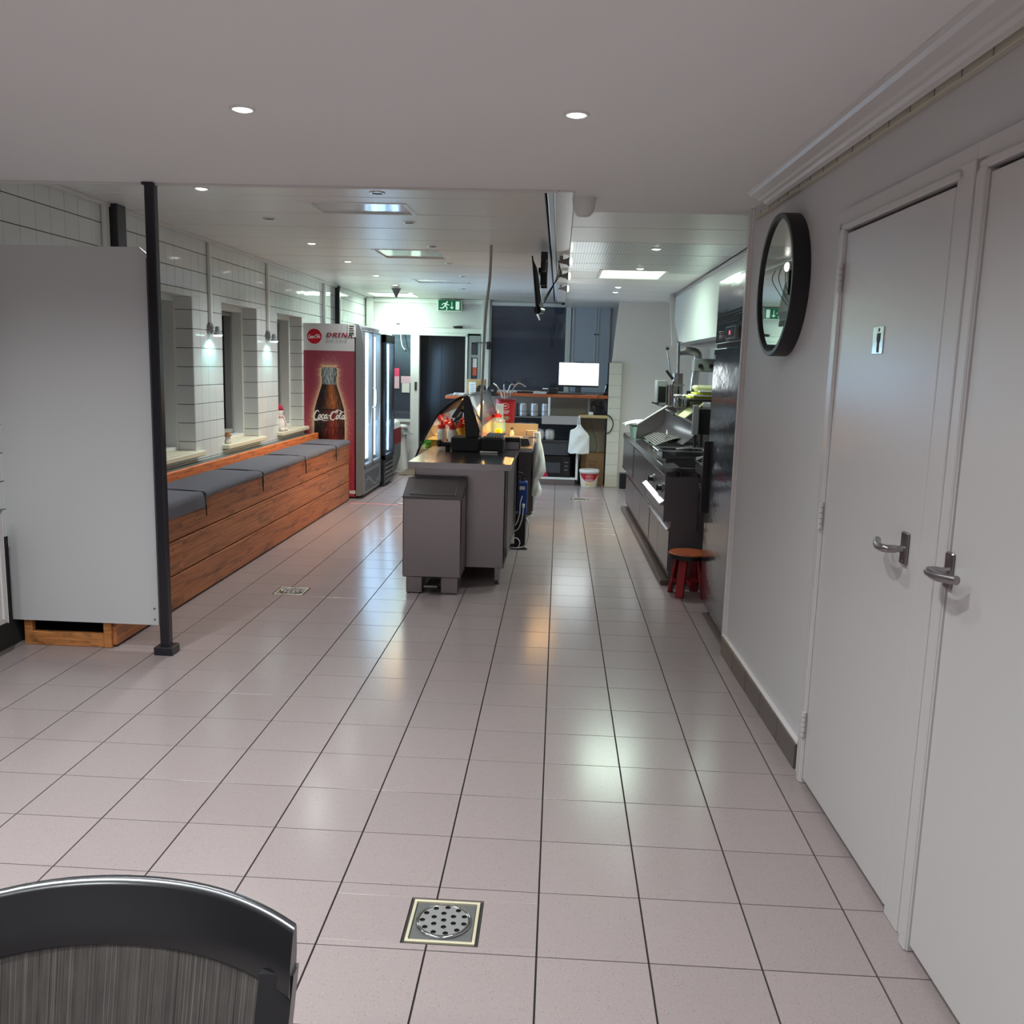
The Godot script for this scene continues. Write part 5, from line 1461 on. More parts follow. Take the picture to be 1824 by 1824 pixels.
# ---------- cooking line ----------
func fryers() -> void:
	# local frame of the line: x into the line, z towards the viewer
	var F := Transform3D(Basis(Vector3(1, 0, -0.0138).normalized(), Vector3.UP, Vector3(0.0138, 0, 1).normalized()), V(0.795, 0, -3.43))
	var put := func(called: String, label: String, cat: String, at: Vector3, group := "") -> Node3D:
		var k := thing(called, label, cat, F * at, group)
		k.basis = F.basis
		return k
	var names2 := ["near steel fryer unit with two control knobs on its apron", "far steel fryer unit with plain panels beside the grey partition"]
	for m in 2:
		var z0: float = [0.0, -1.255][m]
		var z1: float = [-1.25, -3.62][m]
		var t: Node3D = put.call("fryer_unit", names2[m], "fryer", V(0.4, 0, (z0 + z1) * 0.5))
		var o := V(0.4, 0, (z0 + z1) * 0.5)
		part("end_panel", Mb.new(o).prism([Vector2(0.058, 0.06), Vector2(0.058, 0.475), Vector2(0.002, 0.475), Vector2(0.002, 0.835), Vector2(0.24, 0.845), Vector2(0.27, 0.835), Vector2(0.29, 0.80), Vector2(0.75, 0.80), Vector2(0.75, 0.06)], z0, z0 - 0.006), mat("steel_end", rgb(116, 112, 116), 0.5, 0.35), t)
		part("body", Mb.new(o).bb(V(0.06, 0.06, z0 - 0.007), V(0.75, 0.80, z1), 0.003), "steel_dark", t)
		part("apron", Mb.new(o).bb(V(0.004, 0.49, z0 - 0.007), V(0.07, 0.81, z1), 0.004), "steel_satin", t)
		part("apron_lip", Mb.new(o).bb(V(0.0, 0.47, z0 - 0.007), V(0.07, 0.492, z1), 0.004), "steel", t)
		# work top: rim round a sunk basin
		var top := Mb.new(o)
		top.prism([Vector2(-0.004, 0.815), Vector2(0.002, 0.86), Vector2(0.105, 0.868), Vector2(0.105, 0.80), Vector2(0.0, 0.80)], z0, z1)
		top.bb(V(0.105, 0.80, z0), V(0.75, 0.866, z0 - 0.05), 0.003)
		top.bb(V(0.105, 0.80, z1 + 0.04), V(0.75, 0.866, z1), 0.003)
		top.bb(V(0.66, 0.80, z0), V(0.75, 0.866, z1), 0.003)
		part("top_rim", top, "steel", t)
		part("basin", Mb.new(o).bb(V(0.10, 0.79, z0 - 0.03), V(0.68, 0.822, z1 + 0.03), 0.003), "steel_satin", t)
		if m == 0:
			part("ledge", Mb.new(o).prism([Vector2(-0.03, 0.60), Vector2(0.006, 0.625), Vector2(0.006, 0.585), Vector2(-0.03, 0.59)], -0.02, -1.23), "steel", t)
			for k in 2:
				var kz: float = [-0.16, -0.72][k]
				var kb := part("knob", Mb.new(o).cyl(V(0.004, 0.70, kz), V(-0.03, 0.70, kz), 0.024, 0.02, 16).box(V(-0.034, 0.70, kz), V(0.012, 0.046, 0.012), 0.003), "black_satin", t)
				part("dial", Mb.new(o).cyl(V(0.004, 0.70, kz), V(-0.002, 0.70, kz), 0.036, -1.0, 20), "steel_mirror", kb)
		else:
			part("seam_strip", Mb.new(o).bb(V(-0.002, 0.50, -2.4), V(0.006, 0.80, -2.39)), "steel_dark", t)
		var n := 2 if m == 0 else 3
		for k in n:
			var a := lerpf(z0 - 0.02, z1 + 0.01, float(k) / n) - 0.004
			var b := lerpf(z0 - 0.02, z1 + 0.01, float(k + 1) / n) + 0.004
			var d := part("door", Mb.new(o).bb(V(0.05, 0.1, a), V(0.062, 0.40, b), 0.003), "steel_satin", t)
			part("handle_strip", Mb.new(o).prism([Vector2(0.03, 0.405), Vector2(0.062, 0.43), Vector2(0.062, 0.40), Vector2(0.045, 0.40)], a, b), "steel", d)
		part("plinth", Mb.new(o).bb(V(0.08, 0.0, z0 - 0.05), V(0.7, 0.1, z1), 0.003), "dark_tile", t)
	struct("trim_9", Mb.new().bb(V(0.0, 0, 0.0), V(0.12, 0.035, -3.6), 0.006), "dark_tile", Vector3.ZERO, "low dark tiled plinth along the foot of the cooking line", "plinth").transform = F * Transform3D(Basis(), V(0.004, 0, 0))
	# chip scuttle: high sheet metal bin on the line
	var sc: Node3D = put.call("chip_scuttle", "sloping sheet-steel chip scuttle with a bright edge on the fryer line", "chip scuttle", V(0.3, 0.866, -2.0))
	var so := V(0.3, 0.866, -2.0)
	part("end_plate", Mb.new(so).prism([Vector2(0.03, 0.868), Vector2(0.045, 1.02), Vector2(0.33, 1.208), Vector2(0.42, 1.2), Vector2(0.42, 0.868)], -2.57, -2.578), "steel_satin", sc)
	part("edge_strip", Mb.new(so).tube([V(0.042, 1.018, -2.573), V(0.33, 1.21, -2.573)], 0.008, 8), mat("bright_edge", rgb(236, 240, 236), 0.3, 0.4), sc)
	var rows := []
	for i in 7:
		var f := i / 6.0
		var z := lerpf(-2.57, -1.25, f)
		var l := []
		for j in 6:
			var g := j / 5.0
			l.append(V(lerpf(0.30, 0.40, f) + 0.02 * sin(g * PI) - 0.10 * pow(g, 2.0), lerpf(lerpf(1.18, 1.10, f), 0.93, g), z) - so)
		rows.append(l)
	part("back_plate", Mb.new().sheet(rows, 0.006), "steel_satin", sc)
	part("rim", Mb.new(so).prism([Vector2(0.29, 1.17), Vector2(0.29, 1.185), Vector2(0.34, 1.195), Vector2(0.34, 1.17)], -2.57, -2.5).bb(V(0.31, 1.14, -2.55), V(0.36, 1.17, -2.0), 0.004), "steel", sc)
	var rim2 := Mb.new(so)
	rim2.tube([V(0.305, 1.18, -2.56), V(0.355, 1.145, -1.9), V(0.405, 1.105, -1.25)], 0.016, 8)
	part("rim", rim2, "steel", sc)
	var rows2 := []
	for i in 5:
		var l := []
		for j in 8:
			var g := j / 7.0
			l.append(V(lerpf(0.10, 0.40, g), 0.90 + 0.075 * sin(g * 1.9), lerpf(-2.5, -1.5, i / 4.0)) - so)
		rows2.append(l)
	part("drain_plate", Mb.new().sheet(rows2, 0.004), mat("mesh_steel", rgb(150, 148, 142), 0.45, 0.9), sc)
	# perforations as rows of small dark slots
	var sl := Mb.new(so)
	for i in 34:
		for j in 14:
			var g := 0.05 + j * 0.066
			sl.box(V(lerpf(0.10, 0.40, g), 0.9005 + 0.075 * sin(g * 1.9), -2.47 + i * 0.0285), V(0.009, 0.003, 0.012))
	part("slots", sl, "black_matt", sc).set_meta("kind", "stuff")
	# steel tray with tongs
	var tr: Node3D = put.call("steel_tray", "shallow steel food tray with tongs at the near end of the fryer line", "tray", V(0.2, 0.868, -0.62))
	var p := V(0.2, 0.868, -0.62)
	part("tray", Mb.new(p).bb(V(0.04, 0.885, -0.46), V(0.37, 0.89, -0.80)).bb(V(0.03, 0.885, -0.455), V(0.04, 0.945, -0.805), 0.003).bb(V(0.37, 0.885, -0.455), V(0.38, 0.945, -0.805), 0.003).bb(V(0.03, 0.885, -0.455), V(0.38, 0.945, -0.465), 0.003).bb(V(0.03, 0.885, -0.795), V(0.38, 0.945, -0.805), 0.003), "steel_mirror", tr)
	part("tray_rim", Mb.new(p).bb(V(-0.005, 0.942, -0.44), V(0.035, 0.95, -0.82), 0.002).bb(V(0.375, 0.942, -0.44), V(0.40, 0.95, -0.82), 0.002).bb(V(-0.005, 0.942, -0.44), V(0.40, 0.95, -0.462), 0.002).bb(V(-0.005, 0.942, -0.798), V(0.40, 0.95, -0.82), 0.002), "chrome", tr)
	part("stand", Mb.new(p).bb(V(0.06, 0.82, -0.48), V(0.35, 0.885, -0.78), 0.003), "steel_dark", tr)
	var tg: Node3D = put.call("food_tongs", "chrome tongs lying across the steel tray", "tongs", V(0.25, 0.952, -0.62))
	part("arm", Mb.new().tube([V(-0.1, 0.0, 0.03), V(0.0, 0.016, 0.0), V(0.16, 0.01, -0.02)], 0.007, 6), "chrome", tg)
	part("arm", Mb.new().tube([V(-0.1, 0.0, 0.03), V(0.0, 0.012, 0.04), V(0.16, 0.006, 0.05)], 0.007, 6), "chrome", tg)
	var bs: Node3D = put.call("fry_basket", "chrome wire basket handle and rack standing in the middle basin", "basket", V(0.25, 0.825, -1.75))
	for k in 5:
		part("wire", Mb.new().tube([V(-0.14, 0.0, -0.3 + k * 0.1), V(-0.14, 0.06, -0.3 + k * 0.1), V(0.16, 0.06, -0.3 + k * 0.1), V(0.16, 0.0, -0.3 + k * 0.1)], 0.005, 6), "chrome", bs)
	part("handle", Mb.new().tube(curve([V(-0.05, 0.06, 0.1), V(-0.04, 0.16, 0.12), V(-0.02, 0.2, 0.02), V(0.0, 0.13, -0.1)]), 0.006, 6), "chrome", bs)
	part("rail", Mb.new().bb(V(-0.15, 0.055, 0.12), V(0.18, 0.085, 0.15), 0.003).bb(V(-0.15, 0.05, -0.34), V(0.18, 0.075, -0.31), 0.003), "steel_mirror", bs)
	var bx: Node3D = put.call("food_box", "pale green food box under a white cloth at the far end of the fryer line", "box", V(0.15, 0.824, -3.0))
	part("box", Mb.new().prism([Vector2(-0.11, 0), Vector2(0.13, 0), Vector2(0.15, 0.15), Vector2(-0.13, 0.15)], -0.2, 0.2), "mint_box", bx)
	var cl := []
	for i in 9:
		var l := []
		for j in 9:
			var f := i / 8.0 * 2.0 - 1.0
			var g := j / 8.0 * 2.0 - 1.0
			l.append(V(g * 0.18 - 0.02, 0.165 - 0.03 * g * g + 0.012 * sin(f * 5.0 + g * 4.0), f * 0.2))
		cl.append(l)
	var cn: Node3D = put.call("dish_cloth", "white cloth spread over the pale green food box", "cloth", V(0.15, 0.978, -3.0))
	for i in 9:
		for j in 9:
			cl[i][j] -= V(0, 0.12, 0)
	part("cloth", Mb.new().sheet(cl, 0.01), "towel", cn)
	# rear shelf with mugs, papers and dark screens
	var sh: Node3D = put.call("order_shelf", "dark upper shelf above the fryers with a lime-edged clear guard", "shelf", V(0.42, 0.866, -1.5))
	var q := V(0.42, 0.866, -1.5)
	part("shelf", Mb.new(q).bb(V(0.30, 1.305, -1.15), V(0.72, 1.325, -1.75), 0.004), "black_satin", sh)
	part("lower_shelf", Mb.new(q).bb(V(0.25, 1.235, -1.5), V(0.5, 1.248, -1.72), 0.003), "steel", sh)
	part("guard", Mb.new(q).prism([Vector2(0.28, 1.17), Vector2(0.285, 1.165), Vector2(0.44, 1.29), Vector2(0.435, 1.296)], -1.1, -1.7), "pale_lime", sh)
	part("upright", Mb.new(q).bb(V(0.60, 0.866, -1.2), V(0.63, 1.31, -1.23), 0.003).bb(V(0.60, 0.866, -1.7), V(0.63, 1.31, -1.73), 0.003), "steel_satin", sh)
	for k in 2:
		var mg: Node3D = put.call("clear_beaker", ["left of two upturned clear beakers on the upper shelf", "right of two upturned clear beakers on the upper shelf"][k], "beaker", V(0.285 + k * 0.075, 1.248, -1.58), "upturned beakers on the upper shelf")
		part("beaker", Mb.new().lathe([Vector2(0.032, 0), Vector2(0.034, 0.05), Vector2(0.026, 0.095), Vector2(0, 0.1)], 18, true), "steel_mirror", mg)
		part("base_ring", Mb.new().cyl(V(0, 0.09, 0), V(0, 0.102, 0), 0.038, 0.034, 18), "plastic_white", mg)
	var pp: Node3D = put.call("paper_stack", "stack of white and lime papers on the dark upper shelf", "papers", V(0.5, 1.325, -1.45))
	for k in 4:
		part("sheet", Mb.new().box(V(0.01 * k, 0.008 + k * 0.018, 0.02 * (k % 2)), V(0.3 - 0.03 * k, 0.014, 0.3), 0.002), ["lime", "paper", "lime", "paper"][k], pp)
	part("bag", Mb.new().box(V(0.03, 0.09, -0.02), V(0.26, 0.04, 0.22), 0.015), "pale_lime", pp)
	for k in 2:
		var m: Node3D = put.call("order_screen", ["dark upright order screen nearest the fridge", "second dark order screen standing behind the fridge edge"][k], "screen", V(0.30 + k * 0.055, 0.866, -0.62 - k * 0.05))
		part("screen", Mb.new().bb(V(-0.03, 0.2, -0.02), V(0.012 + 0.05 * k, 0.43 - 0.03 * k, 0.02), 0.004), "plastic_grey" if k == 0 else "black_gloss", m)
		part("stand", Mb.new().bb(V(-0.012, 0, -0.012), V(0.012, 0.21, 0.012), 0.003), "black_satin", m)
	# press, pot, duct and control box by the far wall
	var st: Node3D = put.call("rear_counter", "steel rear stand on the far fryer top carrying the press", "stand", V(0.75, 0.868, -2.95))
	part("body", Mb.new().bb(V(-0.3, 0.0, 0.35), V(0.35, 0.312, -0.45), 0.004), "steel_dark", st)
	part("top", Mb.new().bb(V(-0.44, 0.312, 0.4), V(0.38, 0.337, -0.5), 0.004), "steel_satin", st)
	var pr: Node3D = put.call("lever_press", "steel chip press with a tall mast and a ball-ended lever", "press", V(0.42, 1.205, -2.8))
	part("barrel", Mb.new().cyl(V(0, 0, 0), V(0, 0.2, 0), 0.088, -1.0, 28), "steel", pr)
	part("collar", Mb.new().cyl(V(0, 0.2, 0), V(0, 0.212, 0), 0.105, -1.0, 28), "steel_mirror", pr)
	part("head", Mb.new().cyl(V(0.03, 0.212, 0), V(0.03, 0.325, 0), 0.056, 0.05, 24), "steel_satin", pr)
	part("mast", Mb.new().cyl(V(0.03, 0.325, 0), V(0.02, 0.63, 0), 0.014, -1.0, 14).cyl(V(0.02, 0.63, 0), V(0.02, 0.642, 0), 0.03, -1.0, 16), "steel", pr)
	var lv := part("lever", Mb.new().tube([V(-0.02, 0.27, 0.06), V(-0.045, 0.30, 0.07), V(-0.07, 0.4, 0.07), V(-0.10, 0.555, 0.06)], 0.006, 8), "chrome", pr)
	var ball := Mb.new()
	ball.xf = Transform3D(Basis(), V(-0.10, 0.57, 0.06))
	ball.lathe([Vector2(0, -0.02), Vector2(0.014, -0.014), Vector2(0.02, 0), Vector2(0.014, 0.014), Vector2(0, 0.02)], 14, true)
	part("ball_knob", ball, "black_gloss", lv)
	part("grip", Mb.new().tube([V(-0.03, 0.265, 0.07), V(-0.085, 0.33, 0.08), V(-0.1, 0.35, 0.08)], 0.014, 8), "black_satin", pr)
	var cm: Node3D = put.call("warming_oven", "small grey appliance with a dark front left of the press", "appliance", V(0.29, 1.205, -2.85))
	part("body", Mb.new().bb(V(-0.05, 0.0, -0.12), V(0.05, 0.25, 0.1), 0.006), "plastic_grey", cm)
	part("front", Mb.new().bb(V(-0.038, 0.03, 0.1), V(0.04, 0.19, 0.106), 0.003), "black_gloss", cm)
	part("tap", Mb.new().tube([V(-0.03, 0.02, 0.1), V(-0.08, 0.02, 0.12), V(-0.1, 0.03, 0.12)], 0.008, 6), "black_satin", cm)
	var du: Node3D = put.call("flexible_duct", "ribbed silver flexible duct bending down behind the press", "duct", V(0.62, 1.205, -3.0))
	var path := curve([V(-0.16, 0.545, 0.1), V(-0.06, 0.55, 0.1), V(0.02, 0.53, 0.1), V(0.04, 0.44, 0.1), V(0.02, 0.3, 0.1), V(0.01, 0.0, 0.1)], 8)
	part("hose", Mb.new().tube(path, 0.04, 14), "silver_duct", du)
	for i in range(1, path.size() - 1, 2):
		var d: Vector3 = (path[i + 1] - path[i - 1]).normalized() * 0.006
		part("rib", Mb.new().cyl(path[i] - d, path[i] + d, 0.044, -1.0, 14), "silver_duct", du)
	var cb: Node3D = put.call("control_box", "grey control box with black knobs on the kitchen side wall", "control box", V(0.75, 1.55, -2.75))
	part("box", Mb.new().bb(V(-0.16, 0, -0.1), V(0.45, 0.13, 0.06), 0.006), "plastic_grey", cb)
	for k in 3:
		part("knob", Mb.new().cyl(V(-0.1 + k * 0.11, 0.06, 0.06), V(-0.1 + k * 0.11, 0.06, 0.08), 0.024, 0.02, 14).box(V(-0.1 + k * 0.11, 0.06, 0.085), V(0.008, 0.04, 0.012), 0.002), "black_satin", cb)
	part("bracket", Mb.new().bb(V(0.38, -0.35, -0.1), V(0.42, 0.0, -0.06), 0.003), "plastic_grey", cb)
	solo("tall_carton", Mb.new(F * V(0.62, 1.205, -2.65)).bb(F * V(0.52, 1.205, -2.6), F * V(0.60, 1.36, -2.66), 0.004).bb(F * V(0.57, 1.205, -2.55), F * V(0.67, 1.40, -2.6), 0.004), "black_satin", "pair of tall black boxes in front of the silver duct", "box", F * V(0.62, 1.205, -2.65))
	# extractor hood
	var hd := thing("extractor_hood", "large white extractor hood with a slanted far end over the fryers", "hood", V(1.6, 1.82, -5.0))
	var ho := hd.position
	var hb := Mb.new(ho)
	hb.xf = Transform3D(Basis(V(0, 0, 1), V(0, 1, 0), V(1, 0, 0)), Vector3.ZERO)
	hb.prism([Vector2(-2.0, 2.41), Vector2(-8.15, 2.41), Vector2(-7.0, 1.845), Vector2(-2.82, 1.845), Vector2(-2.82, 2.16), Vector2(-2.0, 2.16)], 1.30, 1.94)
	part("shell", hb, mat("hood_white", rgb(216, 222, 218), 0.25), hd)
	part("lip", Mb.new(ho).bb(V(1.285, 1.815, -2.82), V(1.94, 1.847, -7.02), 0.004), "steel_satin", hd)
	part("end_flange", Mb.new(ho).prism([Vector2(1.235, 2.41), Vector2(1.30, 2.41), Vector2(1.30, 1.84), Vector2(1.285, 1.84)], -7.6, -7.55), "white_paint", hd)
	part("top_trim", Mb.new(ho).bb(V(1.285, 2.385, -2.0), V(1.31, 2.415, -8.1), 0.004), "steel_satin", hd)
	# griddle and oven between fryer and fridge
	var gr := thing("oven_unit", "dark oven with a silver knob squeezed between fridge and fryers", "oven", V(1.3, 0, -3.15))
	var go := gr.position
	part("body", Mb.new(go).bb(V(1.05, 0.40, -2.85), V(1.7, 0.84, -3.40), 0.004).bb(V(1.12, 0.03, -2.85), V(1.7, 0.40, -3.40), 0.004), "charcoal", gr)
	part("door", Mb.new(go).bb(V(1.03, 0.42, -2.9), V(1.05, 0.70, -3.38), 0.004), "black_gloss", gr)
	part("drawer", Mb.new(go).bb(V(1.10, 0.06, -2.9), V(1.12, 0.40, -3.38), 0.004), "black_satin", gr)
	part("control_panel", Mb.new(go).bb(V(1.035, 0.72, -2.88), V(1.05, 0.83, -3.39), 0.004), "steel_dark", gr)
	part("knob", Mb.new(go).cyl(V(1.035, 0.77, -3.2), V(1.0, 0.77, -3.2), 0.022, 0.018, 14), "steel", gr)
	part("knob", Mb.new(go).cyl(V(1.10, 0.36, -3.2), V(1.075, 0.36, -3.2), 0.022, 0.018, 14), "black_gloss", gr)
	var gd := thing("griddle", "black griddle with a chrome slatted rack on top of the dark oven", "griddle", V(1.25, 0.84, -3.15))
	part("body", Mb.new(gd.position).bb(V(1.0, 0.845, -2.9), V(1.6, 0.915, -3.40), 0.006), "black_satin", gd)
	for k in 7:
		part("slat", Mb.new(gd.position).bb(V(0.99 + k * 0.05, 0.915, -3.05), V(1.015 + k * 0.05, 0.932, -3.4), 0.003), "chrome", gd)
	part("splash_guard", Mb.new(gd.position).bb(V(1.04, 0.93, -3.38), V(1.5, 1.0, -3.40), 0.003), "black_gloss", gd)
	part("angled_bar", Mb.new(gd.position).tube([V(1.0, 0.945, -3.36), V(1.1, 0.99, -3.2), V(1.2, 1.03, -3.15)], 0.01, 8), "chrome", gd)
	# stool
	var sl2 := thing("low_stool", "low round stool with red legs and a worn wooden seat", "stool", V(0.955, 0, -3.16))
	part("seat", Mb.new().lathe([Vector2(0, 0.272), Vector2(0.135, 0.272), Vector2(0.14, 0.278), Vector2(0.14, 0.302), Vector2(0.135, 0.308), Vector2(0, 0.308)], 36), "shelf_wood", sl2)
	part("seat_edge", Mb.new().lathe([Vector2(0.1405, 0.27), Vector2(0.143, 0.27), Vector2(0.143, 0.3), Vector2(0.1405, 0.3)], 36), "black_satin", sl2)
	for k in 4:
		var a := TAU * (k + 0.35) / 4.0
		var d := V(cos(a), 0, sin(a))
		var l := Mb.new()
		l.xf = Transform3D(Basis(d.cross(Vector3.UP).normalized(), (V(0, 0.275, 0) - d * 0.045).normalized(), d), d * 0.125)
		l.box(V(0, 0.138, 0), V(0.06, 0.275, 0.022), 0.004)
		part("leg", l, "red_paint", sl2)
	part("stretcher", Mb.new().bb(V(-0.11, 0.09, -0.012), V(0.11, 0.115, 0.012), 0.003).bb(V(-0.012, 0.09, -0.11), V(0.012, 0.115, 0.11), 0.003), "red_paint", sl2)
	# tall fridge
	var fo := V(1.35, 0, -2.3)
	var fr := thing("steel_fridge", "tall polished steel fridge with a rippled door and red display", "fridge", fo)
	part("body", Mb.new(fo).bb(V(1.01, 0.085, -1.87), V(1.75, 2.115, -2.75), 0.006), "steel_satin", fr)
	part("door", Mb.new(fo).bb(V(0.975, 0.09, -1.9), V(1.01, 1.70, -2.735), 0.006), "steel_door", fr)
	var hp := part("head_panel", Mb.new(fo).bb(V(0.98, 1.728, -1.9), V(1.01, 2.112, -2.735), 0.005), "steel_door", fr)
	part("side_strip", Mb.new(fo).bb(V(0.982, 0.09, -1.868), V(1.01, 2.112, -1.897), 0.004), "steel_dark", fr)
	part("door_gap", Mb.new(fo).bb(V(0.99, 1.70, -1.875), V(1.012, 1.728, -2.735)), "black_matt", fr)
	for k in 5:
		part("vent_slot", Mb.new(fo).bb(V(0.976, 1.838 + k * 0.0155, -1.97), V(0.982, 1.847 + k * 0.0155, -2.66), 0.001), "black_matt", hp)
	var ds := part("display", Mb.new(fo).bb(V(0.958, 1.745, -2.0), V(0.982, 1.815, -2.29), 0.004), "plastic_grey", hp)
	part("display_glass", Mb.new(fo).bb(V(0.956, 1.752, -2.02), V(0.959, 1.808, -2.27)), "black_gloss", ds)
	part("digit", Mb.new(fo).bb(V(0.9545, 1.768, -2.13), V(0.9565, 1.79, -2.16)), "red_led", ds)
	part("lock", Mb.new(fo).cyl(V(0.98, 1.775, -2.56), V(0.965, 1.775, -2.56), 0.026, 0.024, 18), "steel_mirror", hp)
	part("switch", Mb.new(fo).cyl(V(0.98, 1.752, -2.4), V(0.962, 1.752, -2.4), 0.012, -1.0, 12), "chrome", hp)
	part("door_badge", Mb.new(fo).bb(V(0.973, 1.635, -2.66), V(0.976, 1.66, -2.71), 0.001), "steel_dark", fr)
	part("handle", Mb.new(fo).bb(V(0.945, 0.655, -2.715), V(0.978, 1.12, -2.745), 0.004), "black_satin", fr)
	for z in [-1.95, -2.67]:
		part("caster", Mb.new(fo).cyl(V(1.05, 0.0, z), V(1.05, 0.09, z), 0.022, -1.0, 12), "black_matt", fr)
		part("caster", Mb.new(fo).cyl(V(1.7, 0.0, z), V(1.7, 0.09, z), 0.022, -1.0, 12), "black_matt", fr)

# ---------- counter at the far end of the kitchen ----------
func kitchen_back() -> void:
	var Z := -8.88
	var o := V(-0.3, 0, -9.1)
	var c := thing("back_counter", "back counter with a wooden top shelf and open bays under the window", "counter", o)
	part("top_shelf", Mb.new(o).bb(V(-0.95, 1.163, Z), V(0.652, 1.205, -9.35), 0.005), "shelf_wood", c)
	part("side_ledge", Mb.new(o).bb(V(-1.45, 1.12, -8.55), V(-0.955, 1.16, -9.35), 0.005), "shelf_wood", c)
	part("ledge_top", Mb.new(o).bb(V(-1.44, 1.16, -8.56), V(-0.83, 1.166, -9.34), 0.002), "ledge_grey", c)
	part("rear_board", Mb.new(o).bb(V(-1.3, 0.0, -9.33), V(0.652, 1.163, -9.36)), "beige_board", c)
	part("post", Mb.new(o).bb(V(-0.13, 0.90, Z), V(-0.10, 1.163, Z - 0.04), 0.003), "frame_white", c)
	part("post", Mb.new(o).bb(V(0.405, 0.945, -9.2), V(0.43, 1.163, -9.24), 0.003), "frame_white", c)
	part("lower_shelf", Mb.new(o).bb(V(-0.9, 0.885, Z - 0.02), V(0.292, 0.905, -9.33), 0.003), "ledge_grey", c)
	part("wood_shelf", Mb.new(o).bb(V(0.292, 0.906, Z), V(0.656, 0.945, -9.33), 0.004), "light_wood", c)
	part("sink_front", Mb.new(o).bb(V(-0.205, 0.812, Z + 0.03), V(0.29, 0.925, Z - 0.02), 0.004), "steel_can", c)
	part("bay_frame", Mb.new(o).bb(V(0.262, 0.08, Z), V(0.292, 0.82, Z - 0.03), 0.003).bb(V(-0.9, 0.08, Z), V(0.262, 0.108, Z - 0.03), 0.003), "frame_white", c)
	part("bay_back", Mb.new(o).bb(V(-0.9, 0.1, -9.25), V(0.27, 0.88, -9.3)), "charcoal", c)
	part("bay_side", Mb.new(o).bb(V(0.27, 0.08, Z - 0.03), V(0.292, 0.885, -9.3)), "charcoal", c)
	part("bay_shelf", Mb.new(o).bb(V(-0.9, 0.577, Z - 0.03), V(0.27, 0.595, -9.25), 0.003), "charcoal", c)
	part("bay_floor", Mb.new(o).bb(V(-0.9, 0.085, Z - 0.03), V(0.27, 0.105, -9.25), 0.003), "charcoal", c)
	part("kick_plate", Mb.new(o).bb(V(-0.9, 0.0, Z - 0.03), V(0.262, 0.08, Z - 0.06), 0.003), "steel", c)
	var mo := thing("monitor", "white glowing computer monitor on the back counter shelf", "monitor", V(0.26, 1.205, -9.0))
	part("bezel", Mb.new(mo.position).bb(V(-0.008, 1.305, -8.985), V(0.528, 1.622, -9.01), 0.004), "black_satin", mo)
	part("screen", Mb.new(mo.position).bb(V(0.0, 1.328, -8.984), V(0.522, 1.618, -8.982)), "screen_white", mo)
	part("camera_bar", Mb.new(mo.position).bb(V(0.2, 1.622, -8.99), V(0.33, 1.632, -9.005), 0.002), "black_satin", mo)
	part("stand", Mb.new(mo.position).bb(V(0.22, 1.215, -9.0), V(0.3, 1.31, -9.02), 0.003).bb(V(0.14, 1.206, -8.93), V(0.38, 1.216, -9.08), 0.003), "charcoal", mo)
	area(mo, V(0.26, 1.475, -8.97) - mo.position, V(0, 0, 1), Vector2(0.5, 0.28), Color(0.95, 1.0, 1.0), 0.25, Vector3.UP)
	var kb := thing("keyboard", "dark keyboard lying under the glowing monitor", "keyboard", V(0.15, 1.205, -8.92))
	part("case", Mb.new().box(V(0, 0.009, 0), V(0.36, 0.018, 0.06), 0.004), "black_satin", kb)
	part("keys", Mb.new().box(V(0, 0.02, 0), V(0.34, 0.006, 0.045), 0.002), "charcoal", kb)
	var ph := thing("desk_phone", "black cordless phone standing in its cradle at the right end of the shelf", "phone", V(0.615, 1.205, -8.95))
	part("cradle", Mb.new().box(V(0, 0.02, 0), V(0.06, 0.04, 0.07), 0.008), "black_gloss", ph)
	var hs := Mb.new()
	hs.xf = Transform3D(Basis(Vector3.BACK, -0.2), V(0, 0.03, 0))
	hs.box(V(0, 0.06, 0), V(0.032, 0.12, 0.025), 0.008)
	part("handset", hs, "black_gloss", ph)
	part("handset_trim", Mb.new().tube([V(-0.01, 0.04, 0.016), V(0.008, 0.13, 0.016)], 0.003, 6), "chrome", ph)
	var bx := thing("label_printer", "squat black printer left of the glowing monitor", "printer", V(-0.06, 1.205, -8.97))
	part("body", Mb.new().bb(V(-0.08, 0, -0.08), V(0.055, 0.085, 0.08), 0.012), "black_satin", bx)
	part("paper", Mb.new().bb(V(-0.15, 0.06, -0.03), V(-0.06, 0.075, 0.05), 0.002), "paper", bx)
	for k in 3:
		var t := thing("paper_pile", ["loose white papers on the wooden shelf behind the bucket tongs", "curled paper roll end on the wooden shelf left of the label printer", "ragged pile of receipts at the left end of the grey ledge"][k], "papers", [V(-0.68, 1.205, -8.97), V(-0.24, 1.205, -8.92), V(-1.28, 1.166, -8.7)][k])
		for i in 3:
			var sh := part("sheet", Mb.new().box(V(0, 0.004 + i * 0.009, 0), V(0.2 - 0.03 * k, 0.006, 0.14), 0.001), "paper", t)
			sh.rotation.y = 0.2 * i - 0.2
	for k in 2:
		var t := thing("dark_tray", ["long dark tray lying on the wooden shelf under the window", "flat dark folder beside the label printer on the shelf"][k], "tray", V(-0.42 + 0.24 * k, 1.205, -9.0))
		part("tray", Mb.new().box(V(0, 0.012, 0), V(0.26, 0.024, 0.12), 0.004), "black_satin", t)
		part("insert", Mb.new().box(V(0.02, 0.027, 0.01), V(0.18, 0.008, 0.08), 0.002), "card", t)
	var kx := thing("kraft_box", "brown cardboard box with a pale label on the grey ledge", "box", V(-1.08, 1.166, -8.85))
	part("box", Mb.new().bb(V(-0.12, 0, -0.09), V(0.12, 0.205, 0.05), 0.003), "kraft", kx)
